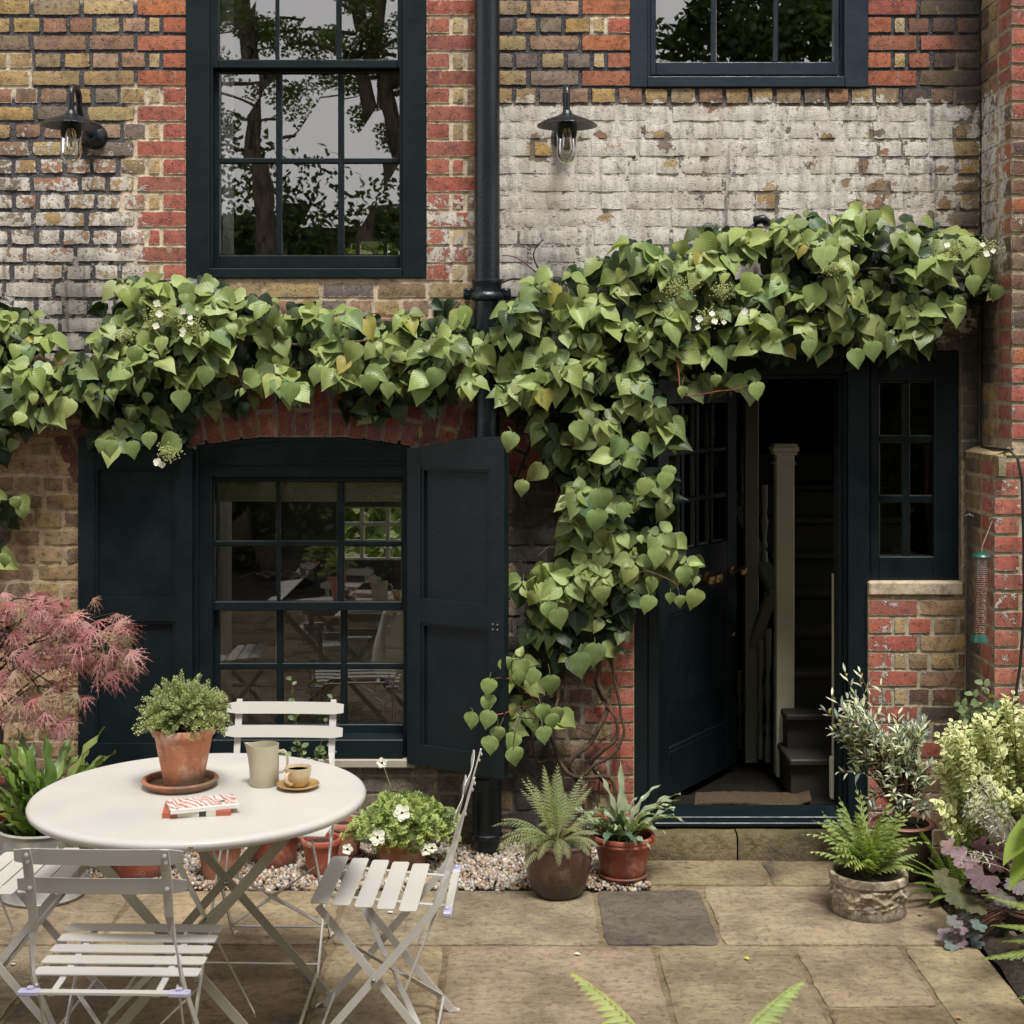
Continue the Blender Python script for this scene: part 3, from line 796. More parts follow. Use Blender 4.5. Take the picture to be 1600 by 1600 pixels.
# doorway: frame, sidelight, threshold
dw = thing('doorway', 'dark teal door frame with a six-pane sidelight over a low brick wall', 'door frame', (wx(1170), 0, wz(1290)))
f = MB(); Yd = .045
pbox(f, 984, 540, 1012, 1290, Yd, .2, .004); pbox(f, 1012, 540, 1030, 1290, Yd+.02, .16, .004)
pbox(f, 1030, 540, 1318, 584, Yd, .2); pbox(f, 1030, 584, 1318, 592, Yd+.03, .17)
pbox(f, 1311, 592, 1319, 1266, Yd+.05, .2, .004); pbox(f, 1319, 584, 1326, 1280, Yd+.02, .2, .004); pbox(f, 1326, 540, 1360, 1310, Yd-.02, .2, .005)
pbox(f, 1360, 540, 1374, 916, Yd, .15); pbox(f, 1460, 540, 1505, 916, Yd, .15)
pbox(f, 1374, 540, 1460, 596, Yd+.001, .15); pbox(f, 1374, 870, 1460, 916, Yd+.001, .15)
part('jamb', f, M['teal'], dw)
f = MB(); f.bbox((P(1020, 0, 0).x, -.06, .096), (P(1330, 0, 0).x+.0, .2, .116), .006); f.bbox((P(1020, 0, 0).x, -.075, .108), (P(1330, 0, 0).x, -.02, .124), .006)
f.bbox((P(1028, 0, 0).x, -.02, .116), (P(1322, 0, 0).x, .16, .133), .004)
part('threshold', f, M['teal'], dw)
sash(dw, 'sidelight', [(1373.5, 1411), (1421, 1459)], [(597, 681), (691, 774), (785, 869)], Yd+.018, (1371, 1462), (595, 871), 'teal', 'cream_paint', 'door_glass')
# the door: ajar, hinged on the left, swung inwards
DH, DA = Vector((wx(1031)+.006, .135, .140)), radians(58)
door = thing('front_door', 'black-green half-glazed front door standing ajar with brass knobs', 'door', DH, world=False)
door.rotation_euler.z = DA
DW, DZ = .83, wz(592)-.140
f = MB(); st = .105; T = .045; zl0, zl1 = .665, .905; zb0 = .2
def db(mb, x0, x1, z0, z1, y0=0, y1=T, b=.003): mb.bbox((x0, y0, z0), (x1, y1, z1), b)
zg = wz(873)-.140
db(f, 0, st, 0, DZ); db(f, DW-st, DW, 0, DZ); db(f, st, DW-st, 0, zb0, .001, T-.001); db(f, st, DW-st, zg-.27, zg, .001, T-.001); db(f, st, DW-st, DZ-.11, DZ, .001, T-.001)
frame_d = part('door_frame', f, M['teal'], door)
f = MB(); db(f, st, DW-st, zb0, zg-.27, .014, T-.014)
for (x0, x1, z0, z1) in ((st, st+.018, zb0, zg-.27), (DW-st-.018, DW-st, zb0, zg-.27), (st+.018, DW-st-.018, zb0, zb0+.018), (st+.018, DW-st-.018, zg-.288, zg-.27)): db(f, x0, x1, z0, z1, .004, T-.006, .004)
part('panel', f, M['teal'], door)
f = MB(); gx0, gx1 = st, DW-st; gz0, gz1 = zg, DZ-.11
cw = (gx1-gx0)/4; rh = (gz1-gz0)/3
for i in range(1, 4): db(f, gx0+cw*i-.012, gx0+cw*i+.012, gz0, gz1, .006, .038, .004)
for i in range(1, 3): db(f, gx0, gx1, gz0+rh*i-.012, gz0+rh*i+.012, .0064, .0376, .004)
gb = part('glazing_bar', f, M['teal'], door)
f = MB()
for i in range(1, 4): db(f, gx0+cw*i-.014, gx0+cw*i-.011, gz0, gz1, .020, .040, .001)
for z_ in (gz0+.001,): db(f, gx0, gx1, z_, z_+.004, .02, .04, .001)
part('glazing_bead', f, M['newel'], door)
for i in range(4):
    for j in range(3):
        g = MB(); x0, x1, z0, z1 = gx0+cw*i, gx0+cw*(i+1), gz0+rh*j, gz0+rh*(j+1)
        g.quad((x0, .02, z0), (x1, .02, z0), (x1, .02, z1), (x0, .02, z1)); part('pane', g, M['door_glass'], door)
kz = wz(921)-.140-.02
for kx, rr, lab in ((DW-.055, .024, 'turned brass door knob'), (DW-.34, .030, 'round brass centre knob'), (DW-.42, .027, None)):
    f = MB(); f.lathe([(0, -.075), (rr*.7, -.073), (rr, -.060), (rr*.95, -.048), (rr*.45, -.036), (.010, -.028), (.010, -.008), (rr*.9, -.006), (rr*.95, 0)], (kx, 0, kz), 20, axis='Y')
    o = part('knob', f, M['brass'], door, True, 50)
    if lab: o['label'] = lab
f = MB(); f.lathe([(0, -.012), (.012, -.01), (.014, 0)], (DW-.05, 0, kz-.30), 12, axis='Y'); part('keyhole_cover', f, M['brass'], door, True)

# entrance step of mossy stone
step = thing('stone_step', 'low mossy sandstone doorstep below the open door', 'step', (1.0, -.1, 0))
M['step'] = None

# rooms behind the wall
def room(nm, x0, x1, y0, y1, z0, z1, mats, hole=None, side=None):
    for k, (lo, hi, m_) in enumerate([((x0-.1, y0, z0-.05), (x1+.1, y1+.1, z0), 1), ((x0-.1, y0, z1), (x1+.1, y1+.1, z1+.06), 0),
                       ((x0-.1, y0, z0), (x0, y1, z1), 0), ((x1, y0, z0), (x1+.1, y1, z1), 0)]):
        b_ = MB()
        if side and side[0] == k:      # an opening added out of view to let daylight in
            a, c, d, e = side[1:]; X0, X1 = lo[0], hi[0]
            b_.box((X0, y0, z0), (X1, a, z1)); b_.box((X0, c, z0), (X1, y1, z1)); b_.box((X0, a, z0), (X1, c, d)); b_.box((X0, a, e), (X1, c, z1))
        else: b_.box(lo, hi)
        struct(['floor', 'ceiling', 'wall', 'wall'][k], b_, mats[m_])
    b_ = MB()
    if hole:      # back openings as x0, x1, z0, z1 from left to right
        xa = x0
        for (a, b2, c, d) in hole:
            b_.box((xa, y1, z0), (a, y1+.1, z1)); b_.box((a, y1, z0), (b2, y1+.1, c)); b_.box((a, y1, d), (b2, y1+.1, z1)); xa = b2
        b_.box((xa, y1, z0), (x1, y1+.1, z1))
    else: b_.box((x0, y1, z0), (x1, y1+.1, z1))
    struct('wall', b_, mats[0])
room('kitchen', -2.4, .36, .335, 4.4, -.1, 2.02, (M['dim'], M['dark_wood']), [(-1.25, -.70, .68, 1.06), (-.55, .28, .4, 1.95)], (2, .45, 3.4, .5, 1.95))  # side opening and second back opening added, unseen, to brighten the kitchen
room('upper_room', -2.4, 2.4, .335, 4.0, 2.2, 4.5, (M['dim'], M['dark_wood']), [(-1.24, -.68, 2.3, 2.93), (-.45, .70, 2.5, 4.2)])  # second back opening added out of view to light the window reveals
room('hall', .47, 2.4, .335, 3.6, .1, 2.12, (M['hall'], M['hall_floor']), None, (3, .40, 1.25, .9, 2.0))  # side opening added out of view to light the stair
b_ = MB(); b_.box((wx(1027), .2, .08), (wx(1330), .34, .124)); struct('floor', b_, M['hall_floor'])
# pale reveals inside the windows
rv = MB()
for (a, b2, lo, hi, w_) in (OPEN[0]+(.125,), OPEN[1]+(.10,), OPEN[2]+(.075,)):
    rv.box((a+.001, .133, lo), (a+w_, .40, hi)); rv.box((b2-.028, .133, lo), (b2-.001, .40, hi)); rv.box((a+.03, .131, lo+.0), (b2-.03, .38, lo+.03))
struct('window_reveal', rv, M['cream_paint'])
t = NT('blind_cloth'); tr_ = t.t.nodes.new('ShaderNodeBsdfTranslucent'); tr_.inputs[0].default_value = (.85, .8, .64, 1); mx_ = t.t.nodes.new('ShaderNodeMixShader'); mx_.inputs[0].default_value = .6; t.set(Base_Color=(.85, .82, .7), Roughness=.9)
t.t.links.new(t.b.outputs[0], mx_.inputs[1]); t.t.links.new(tr_.outputs[0], mx_.inputs[2]); t.t.links.new(mx_.outputs[0], t.out.inputs[0]); M['blind'] = t.m
bl = MB(); p, q = P(333, 745, .14), P(632, 784, .14); bl.bbox((p.x, .14, q.z), (q.x, .15, p.z), .004)
tag(part('roller_blind', bl, M['blind'], None), 'cream blind drawn just below the top of the kitchen window', 'blind')
# far window bars of the two rooms
for (a, b2, c, d, Y, nx_, nz_, arch, lab) in ((-1.25, -.70, .68, 1.06, 4.4, 3, 3, 0, 'small-paned back window seen through the kitchen'), (-1.24, -.68, 2.3, 2.93, 4.0, 3, 2, 1, 'arched back window seen through the upper room')):
    w_ = thing('back_window', lab, 'window', ((a+b2)/2, Y, c)); m = MB()
    for i in range(nx_+1): x = a+(b2-a)*i/nx_; m.box((x-.014, Y+.02, c), (x+.014, Y+.06, d))
    for i in range(nz_+1): z = c+(d-c)*i/nz_; m.box((a, Y+.021, z-.014), (b2, Y+.059, z+.014))
    if arch:
        for i in range(8):
            x0, x1 = a+(b2-a)*i/8, a+(b2-a)*(i+1)/8; t_ = abs((i+.5)/8-.5)*2; m.box((x0, Y+.018, d-.02-.13*t_**2), (x1, Y+.062, d+.02))
    part('frame', m, M['cream_paint'], w_)
# kitchen table with a white lamp and papers, a worktop along the back
kt = thing('kitchen_worktop', 'dark worktop just inside the kitchen window', 'worktop', (-.7, .9, 0))
m = MB(); m.bbox((-1.3, .42, .60), (-.3, 1.1, .655), .005); part('top', m, M['dark_wood'], kt)
for x in (-1.26, -.34):
    for y in (.54, 1.06):
        m = MB(); m.box((x-.02, y-.02, -.1), (x+.02, y+.02, .62)); part('leg', m, M['dark_wood'], kt)
lm = thing('jug_lamp', 'pale cone-shaped lamp standing inside the kitchen window at right', 'lamp', (-.50, .30, .66))
m = MB(); m.lathe([(.0, .66), (.07, .66), (.105, .70), (.09, .80), (.055, .93), (.03, .97), (0, .975)], (P(617, 0, .30).x, .30, .0), 24); part('shade', m, paint('lamp_enamel', (.85, .82, .72), .5), lm, True, 60)
m = MB(); m.tube([(P(617, 0, .30).x+.02, .30, .96), (P(617, 0, .30).x+.03, .30, 1.02), (P(617, 0, .30).x+.06, .30, 1.0), (P(617, 0, .30).x+.07, .30, .9)], .006, 6); part('handle', m, M['cream_paint'], lm, True)
pp = MB()
random.seed(4)
for i in range(5):
    p = P(400+i*18, 903, .50+rnd(-.03, .03)); a = rnd(-.3, .3)
    pp.strip([p+Vector((-.05, 0, 0)), p+Vector((-.01, 0, .015+rnd(0, .02))), p+Vector((.05, .02, rnd(0, .012)))], (.2, 1, rnd(-.2, .2)), .13, .003)
tag(part('newspaper', pp, paint('newsprint', (.6, .58, .54), .7, 60, .2, (.2, .05, .05)), None), 'crumpled newspapers on a dark tray behind the kitchen panes', 'newspaper')
tr = MB(); p = P(438, 913, .50); tr.lathe([(0, 0), (.14, 0), (.16, .012), (.165, .012), (.14, -.006), (0, -.006)], (p.x, p.y, p.z), 24)
tt = thing('tray_stand', 'round dark tray table holding crumpled newspapers inside the window', 'tray table', (p.x, p.y, -.1)); part('tray', tr, M['blue'], tt, True, 40)
m = MB(); m.tube([(p.x, p.y, p.z-.005), (p.x, p.y, -.09)], .018, 8); m.lathe([(0, -.1), (.12, -.1), (.12, -.09), (.02, -.07)], (p.x, p.y, 0), 20); part('leg', m, M['dark_wood'], tt, True, 40)
# hall: winding stair, newel, balusters
stair = thing('staircase', 'dark winding staircase rising inside the hall behind the pale newel post', 'staircase', (1.45, .5, .1))
zz = .13
for i in range(12):
    Yn = .34+.17*i if i < 4 else .34+.17*3+.225*(i-3); z1 = zz+.158*(i+1); xl = (1.225, 1.24, 1.262, 1.30)[i] if i < 4 else 1.30
    m = MB(); m.bbox((xl, Yn, .11), (2.05, Yn+.5 if i < 11 else 3.5, z1-.03), .004)
    part('riser', m, M['dark_wood'], stair)
    m = MB(); m.bbox((xl-.01, Yn-.03, z1-.03), (2.05, Yn+.3, z1), .012); part('tread', m, M['dark_wood'], stair)
nw = thing('newel_post', 'pale painted newel post with moulded square cap inside the doorway', 'post', (1.25, .7, .128))
m = MB(); nx0 = P(1225, 700, .66).x
m.bbox((nx0-.041, .62, .128), (nx0+.041, .70, 1.61), .004); part('post', m, M['newel'], nw)
m = MB()
for (r, z0, z1) in ((.048, 1.56, 1.57), (.053, 1.605, 1.62), (.060, 1.62, 1.645), (.054, 1.645, 1.655)): m.bbox((nx0-r, .665-r, z0), (nx0+r, .665+r, z1), .005)
part('cap', m, M['newel'], nw)
bal = thing('banister', 'dim turned balusters and sloping handrail left of the newel post', 'banister', (1.15, 1.2, .128))
M['rail'] = paint('banister_paint', (.11, .115, .095), .5)
m = MB(); m.strip([(nx0-.03, .70, .96), (nx0-.22, 2.2, 1.75), (nx0-.3, 3.2, 2.1)], (1, 0, 0), .06, .045); m.strip([(nx0-.05, .72, .95), (nx0-.12, .95, .60)], (1, 0, 0), .05, .04); part('handrail', m, M['rail'], bal)
def baluster(x, y, z0, z1):
    m = MB(); h = z1-z0; pr = [(.016, 0), (.016, .18), (.009, .2), (.018, .26), (.009, .32), (.014, .45), (.020, .55), (.010, .66), (.016, .72), (.016, 1)]
    m.lathe([(r, z0+h*t_) for r, t_ in pr], (x, y, 0), 8); part('baluster', m, M['rail'], bal, True, 50)
for i in range(5): baluster(nx0-.05-.024*i, .80+.06*i, .155, .78-.06*i)
for i in range(9): baluster(nx0-.05-.02*i, .9+.22*i, 1.06+.115*i, 1.45+.10*i)
m = MB(); m.bbox((P(1170, 0, .9).x-.02, .88, .128), (P(1170, 0, .9).x+.045, .95, 2.1), .004)
tag(part('hall_post', m, M['rail'], None), 'dim upright post between the door edge and the balusters', 'post')
db_ = thing('dado_board', 'thin cream board with rounded top edge beside the stair', 'board', (1.37, .34, .128))
px_ = P(1306, 0, .30).x
m = MB(); m.bbox((px_-.006, .262, .16), (px_+.012, .36, P(0, 905, .3).z), .004); m.tube([(px_-.016, .30, P(0, 900, .3).z), (px_+.02, .30, P(0, 900, .3).z)], .012, 10); part('board', m, M['cream_paint'], db_)
m = MB(); m.bbox((px_-.03, .25, .128), (px_+.012, .30, P(0, 1185, .25).z), .004); part('plinth_block', m, M['cream_paint'], db_)
# coir mat rucked up behind the threshold
t = NT('coir'); p = t.pos(); n_ = t.vor(p, 160); c = t.mix(t.rmp(n_, 0, .6), (.21, .135, .06), (.06, .037, .018))
t.set(Base_Color=c, Roughness=1, Normal=t.bump(t.noi(p, 300, 4), 1, .01)); M['coir'] = t.m
m = MB(); nxm, nym = 40, 10; idx = {}
for i in range(nxm+1):
    for j in range(nym+1):
        x = .78+.50*i/nxm; y = .165+.20*j/nym; u = i/nxm
        z = .130+.012*max(0, sin(u*4.2+.3))*(1-j/nym*.7)+.026*sm(.86, 1., u)*(1-.5*j/nym)+.004*noise.noise(Vector((x*40, y*40, 0)))
        idx[i, j] = m.vert((x+.03*j/nym, y, z))
for i in range(nxm):
    for j in range(nym): m.face(idx[i, j], idx[i+1, j], idx[i+1, j+1], idx[i, j+1])
for i in range(nxm): a_, b2 = m.v[idx[i, 0]], m.v[idx[i+1, 0]]; m.quad((a_[0], a_[1], a_[2]-.008), (b2[0], b2[1], b2[2]-.008), b2, a_)
tag(part('doormat', m, M['coir'], None, True, 40), 'brown coir doormat rucked up behind the door threshold', 'doormat')

# roof slab and outer shell so that daylight only comes through the openings
b_ = MB(); b_.box((-2.8, .34, 4.62), (2.8, 5, 4.75)); struct('roof', b_, M['dim'])
b_ = MB(); b_.box((-2.75, .34, 2.1), (-2.55, 4.6, 4.6)); b_.box((2.55, .34, 2.2), (2.75, 4.6, 4.6)); struct('wall', b_, M['dim'])

# downpipe
dp = thing('downpipe', 'black cast-iron downpipe with a flanged collar between the windows', 'drainpipe', (wx(761), -.08, 0))
X_, Yp = P(761, 600, -.085).x, -.085
m = MB(); m.lathe([(.052, 1.93-(460-600)*-.00263), (.052, 4.6)], (X_, Yp, 0), 32)
def pz(y): return P(0, y, Yp).z
m = MB(); m.lathe([(.0525, pz(458)), (.0525, 4.6), (0, 4.6)], (X_, Yp, 0), 32, .012); part('upper_pipe', m, M['iron'], dp, True, 40)
m = MB(); m.lathe([(0, .02), (.052, .02), (.052, pz(470))], (X_, Yp, 0), 32, .012); part('lower_pipe', m, M['iron'], dp, True, 40)
m = MB(); m.lathe([(.0535, pz(436)), (.064, pz(437)), (.066, pz(441)), (.061, pz(445)), (.061, pz(457)), (.069, pz(460)), (.072, pz(465)), (.068, pz(469)), (.0535, pz(471))], (X_, Yp, 0), 32)
for sx in (-1, 1):
    m.bbox((X_+sx*.058, Yp+.01, pz(468)), (X_+sx*.098, Yp+.045, pz(450)), .006); m.tube([(X_+sx*.082, Yp-.005, pz(459)), (X_+sx*.082, .0, pz(459))], .011, 8)
part('collar', m, M['iron'], dp, True, 40)
m = MB(); m.lathe([(.0535, pz(1212)), (.06, pz(1214)), (.06, pz(1300)), (.066, pz(1302)), (.066, pz(1308)), (.05, pz(1310))], (X_, Yp, 0), 28); part('shoe', m, M['iron'], dp, True, 40)

# swan-neck wall lamps
def lamp(px, py, label):
    x, z = P(px, py, -.334).x, P(px, py, -.334).z
    L_ = thing('wall_lamp', label, 'wall lamp', (x, 0, z), 'swan-neck lamps on the wall'); yc = -.334
    m = MB(); m.lathe([(.0, .044), (.016, .043), (.022, .030), (.040, .022), (.060, .014), (.095, .001), (.1185, -.014), (.1195, -.018), (.117, -.0175), (.09, -.006), (.05, .006), (.03, .010), (.0, .012)], (x, yc, z), 48); part('lamp_shade', m, M['iron'], L_, True, 35)
    m = MB(); path = []
    for k in range(13):
        a = pi*k/12; path.append((x, yc+.055-.055*cos(a), z+.105+.055*sin(a)*.75))
    path = [(x, yc, z+.03), (x, yc, z+.07)]+path+[(x, yc+.118, z+.07), (x, yc+.135, z+.03), (x, yc+.17, z+.004), (x, yc+.22, z-.004), (x, -.02, z-.004)]
    m.tube(path, .0125, 12); part('neck', m, M['iron'], L_, True, 60)
    m = MB(); m.lathe([(0, -.058), (.022, -.055), (.03, -.04), (.046, -.03), (.052, -.012), (.055, 0)], (x, 0, z-.004), 28, axis='Y'); m.lathe([(.031, -.02), (.034, -.025), (.028, -.032)], (x, -.03, z-.004), 24, axis='Y'); part('wall_plate', m, M['iron'], L_, True, 35)
    m = MB(); m.lathe([(.0, .01), (.024, .008), (.024, -.035), (.0, -.036)], (x, yc, z), 20); part('bulb_holder', m, M['brass'], L_, True, 40)
    m = MB(); m.lathe([(.040, -.004), (.040, -.12), (.037, -.14), (.026, -.157), (.012, -.164), (0, -.165)], (x, yc, z), 28); part('glass_jar', m, M['lamp_glass'], L_, True)
    m = MB(); m.lathe([(.011, -.034), (.013, -.045), (.0185, -.065), (.02, -.09), (.018, -.11), (.008, -.125), (0, -.127)], (x, yc, z), 20); part('bulb', m, M['lamp_glass'], L_, True)
    m = MB()
    for k in range(4):
        a = pi*k/2+.4; m.tube([(x, yc, z-.045), (x+.009*cos(a), yc+.009*sin(a), z-.06), (x+.009*cos(a+.3), yc+.009*sin(a+.3), z-.105)], .0009, 4)
    m.tube([(x, yc, z-.036), (x, yc, z-.1)], .003, 6); part('filament', m, M['brass'], L_, True)
lamp(111, 190, 'black swan-neck lamp on the patchy brick left of the tall window')
lamp(886, 190, 'black swan-neck lamp above the whitewashed brick, right of the downpipe')
# ---------------------------------------------------------------- ground
def stone_mat(name):
    t = NT(name); p = t.pos(); col = t.attr('col'); ax = t.sep(t.attr('aux'))
    n1 = t.noi(p, 3.5, 7, .62); n2 = t.noi(t.scl(p, 6, 22, 6), 1, 6, .7); n3 = t.noi(p, 90, 4, .65); n4 = t.noi(p, 14, 6, .7)
    c = t.mix(t.rmp(n1, .32, .68), t.mix(1, col, (.66, .62, .60), 'MULTIPLY'), t.mix(1, col, (1.20, 1.16, 1.08), 'MULTIPLY'))
    c = t.mix(t.rmp(n2, .45, .75, 0, .45), c, t.mix(1, col, (.62, .55, .48), 'MULTIPLY'))
    c = t.mix(t.rmp(n4, .5, .72, 0, .4), c, t.mix(1, col, (1.30, 1.2, 1.0), 'MULTIPLY'))
    n5 = t.noi(p, 36, 8, .75); c = t.mix(t.rmp(n5, .49, .62, 0, .75), c, t.mix(1, c, (.52, .48, .45), 'MULTIPLY')); cf = t.noi(t.scl(p, 9, 30, 9), 1, 9, .78); c = t.mix(t.rmp(cf, .55, .64, 0, .45), c, t.mix(1, c, (.5, .46, .44), 'MULTIPLY')); c = t.mix(t.rmp(n5, .44, .30, 0, .5), c, t.mix(1, c, (1.4, 1.35, 1.25), 'MULTIPLY'))
    c = t.mix(t.rmp(n3, .6, .75, 0, .5), c, t.mix(1, col, (.4, .38, .36), 'MULTIPLY'))
    n6 = t.noi(p, 240, 3, .6); c = t.mix(t.rmp(n6, .55, .68, 0, .55), c, t.mix(1, c, (.45, .42, .4), 'MULTIPLY'))
    c = t.mix(t.rmp(n3, .36, .24, 0, .5), c, (.5, .45, .36))
    ms = t.mth('ADD', ax[2], t.mth('MULTIPLY', t.mth('SUBTRACT', n4, .5), 1.6))
    c = t.mix(t.rmp(ms, .4, .9, 0, .75), c, (.105, .09, .032))
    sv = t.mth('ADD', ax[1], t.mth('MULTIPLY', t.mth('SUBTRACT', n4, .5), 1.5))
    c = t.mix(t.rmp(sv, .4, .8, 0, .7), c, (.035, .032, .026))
    h = t.mth('ADD', t.mth('MULTIPLY', n2, .9), t.mth('ADD', t.mth('MULTIPLY', n3, .25), t.mth('MULTIPLY', n4, .7)))
    t.set(Base_Color=c, Roughness=t.rmp(n1, .3, .7, .62, .85), Normal=t.bump(t.mth('ADD', t.mth('ADD', h, n5), t.mth('MULTIPLY', cf, -.9)), .95, .016)); t.b.inputs['Specular IOR Level'].default_value = .35
    return t.m
M['stone'] = stone_mat('sandstone'); random.seed(33)
t = NT('soil'); p = t.pos(); t.set(Base_Color=t.mix(t.rmp(t.noi(p, 60, 6, .7), .35, .7), (.018, .013, .009), (.085, .06, .038)), Roughness=1, Normal=t.bump(t.noi(p, 90, 6, .8), 1, .02)); M['soil'] = t.m
g = MB(); g.box((-40, -60, -.35), (40, 40, -.06)); struct('ground', g, M['soil'])
patio = thing('stone_patio', 'worn sandstone flagstones of different sizes with mossy mortar joints', 'paving', (0, -1, 0)); patio['kind'] = 'structure'
# slabs as x0, x1, y0, y1 in metres
Ya, Yb_, Yc, Yd2 = -.515, -1.085, -1.80, -2.5
SL = []
def slab_row(xs, y0, y1, cols=None):
    for i in range(len(xs)-1): SL.append((xs[i], xs[i+1], y0, y1, cols.get(i) if cols else None))
slab_row([.515, 1.0, 1.60], -.465, -.155, {0: 'moss', 1: 'moss'})
slab_row([-3.3, -2.6, -1.95, -1.43, -.63, .315, .725, 1.60], Yb_, Ya, {3: 'warm', 4: 'plain', 5: 'dark', 6: 'plain'})
SL[-1] = (SL[-1][0], SL[-1][1], Yb_, -.47, 'plain')
slab_row([-3.3, -2.4, -1.55, -.62, -.225, .49], -1.86, Yb_, {2: 'brown', 3: 'warm', 4: 'pink'})  # brown slab under the table carries the table's shade in its colour
slab_row([.49, .965], -2.0, Yb_, {0: 'plain'}); slab_row([.965, 1.335], -1.60, Yb_, {0: 'plain'}); slab_row([1.335, 1.61], -1.95, Yb_, {0: 'warm'})
slab_row([.965, 1.335], -2.1, -1.6, {0: 'brown'}); slab_row([1.335, 1.64], -2.6, -1.95)
slab_row([-3.3, -2.6, -1.9, -1.2, -.5, .1, .49], -2.5, -1.86, {2: 'brown', 3: 'brown'}); slab_row([.49, .965], -2.6, -2.0); slab_row([.965, 1.335], -2.6, -2.1)
for yy in range(7):
    y1 = -2.5-.62*yy if yy else -2.5; slab_row([-3.3, -2.7+.03*yy, -1.9, -1.1-.1*(yy % 2), -.3, .5+.1*(yy % 3), 1.2, 1.66], y1-.62, y1)
SC = {'plain': (.36, .295, .20), 'warm': (.43, .34, .225), 'dark': (.155, .132, .105), 'pink': (.40, .31, .225), 'brown': (.30, .215, .135), 'moss': (.31, .27, .155), None: (.35, .28, .18)}
for n, (x0, x1, y0, y1, k) in enumerate(SL):
    m = MB(); m.cur = jit(SC[k], .05); gx, gy = 16, 12; j = .0085; top = {}; o = n*7.7
    for i in range(gx+1):
        for q in range(gy+1):
            u, v = i/gx, q/gy; x = x0+j+(x1-x0-2*j)*u; y = y0+j+(y1-y0-2*j)*v
            e = i in (0, gx) or q in (0, gy)
            if i in (0, gx): x += .007*noise.noise(Vector((o, y*14, 0)))+(-1 if i else 1)*abs(noise.noise(Vector((o+3, y*6, 2))))*.010
            if q in (0, gy): y += .006*noise.noise(Vector((x*14, o, 0)))+(-1 if q else 1)*abs(noise.noise(Vector((o+5, x*6, 2))))*.007
            if i in (0, gx) and q in (0, gy): x += (-1 if i else 1)*.008; y += (-1 if q else 1)*.006
            z = .0035*noise.noise(Vector((x*4, y*4, o)))+.0016*noise.noise(Vector((x*15, y*22, o)))
            if k == 'dark': z += .004*noise.noise(Vector((x*9, y*9, 3)))
            if e: z -= .004
            ed = min(u, 1-u, v, 1-v)
            ms = .30*sm(.10, 0, ed)+(.3 if k == 'moss' else 0)
            so = .32*sm(-.6, -.3, y)*(x > .5)+.3*sm(.12, 0, ed)*(n % 2)+.34*sm(-.95, -1.25, y)*sm(-.1, -.5, x)+.12  # darker under the table: mild staining and the table's shade painted in
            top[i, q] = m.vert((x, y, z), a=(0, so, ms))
    for i in range(gx):
        for q in range(gy): m.face(top[i, q], top[i+1, q], top[i+1, q+1], top[i, q+1])
    ring = [(i, 0) for i in range(gx)]+[(gx, q) for q in range(gy)]+[(i, gy) for i in range(gx, 0, -1)]+[(0, q) for q in range(gy, 0, -1)]
    dn = [m.vert((m.v[top[r]][0], m.v[top[r]][1], -.05), a=(0, .5, .2)) for r in ring]
    for i in range(len(ring)): a, b = ring[i], ring[(i+1) % len(ring)]; m.face(top[b], top[a], dn[i], dn[(i+1) % len(ring)])
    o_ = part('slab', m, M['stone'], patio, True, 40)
    if k == 'dark': o_['label'] = 'dark slate-grey flagstone'
jm = MB(); jm.cur = (.29, .235, .145); nxj, nyj = 230, 300
x0, x1, y0, y1 = -3.3, 1.60, -6.9, -.15; ii = {}
for i in range(nxj+1):
    for q in range(nyj+1):
        x, y = x0+(x1-x0)*i/nxj, y0+(y1-y0)*q/nyj
        if y > Ya+.004 and x < .5: continue
        if x > 1.5+max(0, (-1.0-y))*.35 and False: continue
        ii[i, q] = jm.vert((x, y, -.0085+.005*noise.noise(Vector((x*25, y*25, 1)))), a=(0, .25+.4*noise.noise(Vector((x*3, y*3, 8))), .30+.5*noise.noise(Vector((x*2, y*2, 4)))))
for i in range(nxj):
    for q in range(nyj):
        k = [(i, q), (i+1, q), (i+1, q+1), (i, q+1)]
        if all(a in ii for a in k): jm.face(*[ii[a] for a in k])
part('mortar_joints', jm, M['stone'], patio, True)
# step stones
for (a, b) in ((1000, 1152), (1153, 1312)):
    m = MB(); m.cur = jit((.20, .175, .105), .1); X0, X1 = P(a, 0, -.14).x, P(b, 0, -.14).x; nxx = 20; prof = [(-.150, -.02), (-.153, .03), (-.150, .076), (-.142, .091), (-.125, .095), (.04, .097)]
    idx = {}
    for i in range(nxx+1):
        for q, (y, z) in enumerate(prof):
            x = X0+(X1-X0-.004)*i/nxx; nn = noise.noise(Vector((x*12, z*30, a)))
            idx[i, q] = m.vert((x, y+.006*nn, z+.005*noise.noise(Vector((x*15, y*20, 1)))), a=(0, .35+.25*nn, .75-.25*(q < 2)))
    for i in range(nxx):
        for q in range(len(prof)-1): m.face(idx[i, q], idx[i+1, q], idx[i+1, q+1], idx[i, q+1])
    part('stone_block', m, M['stone'], step, True, 40)
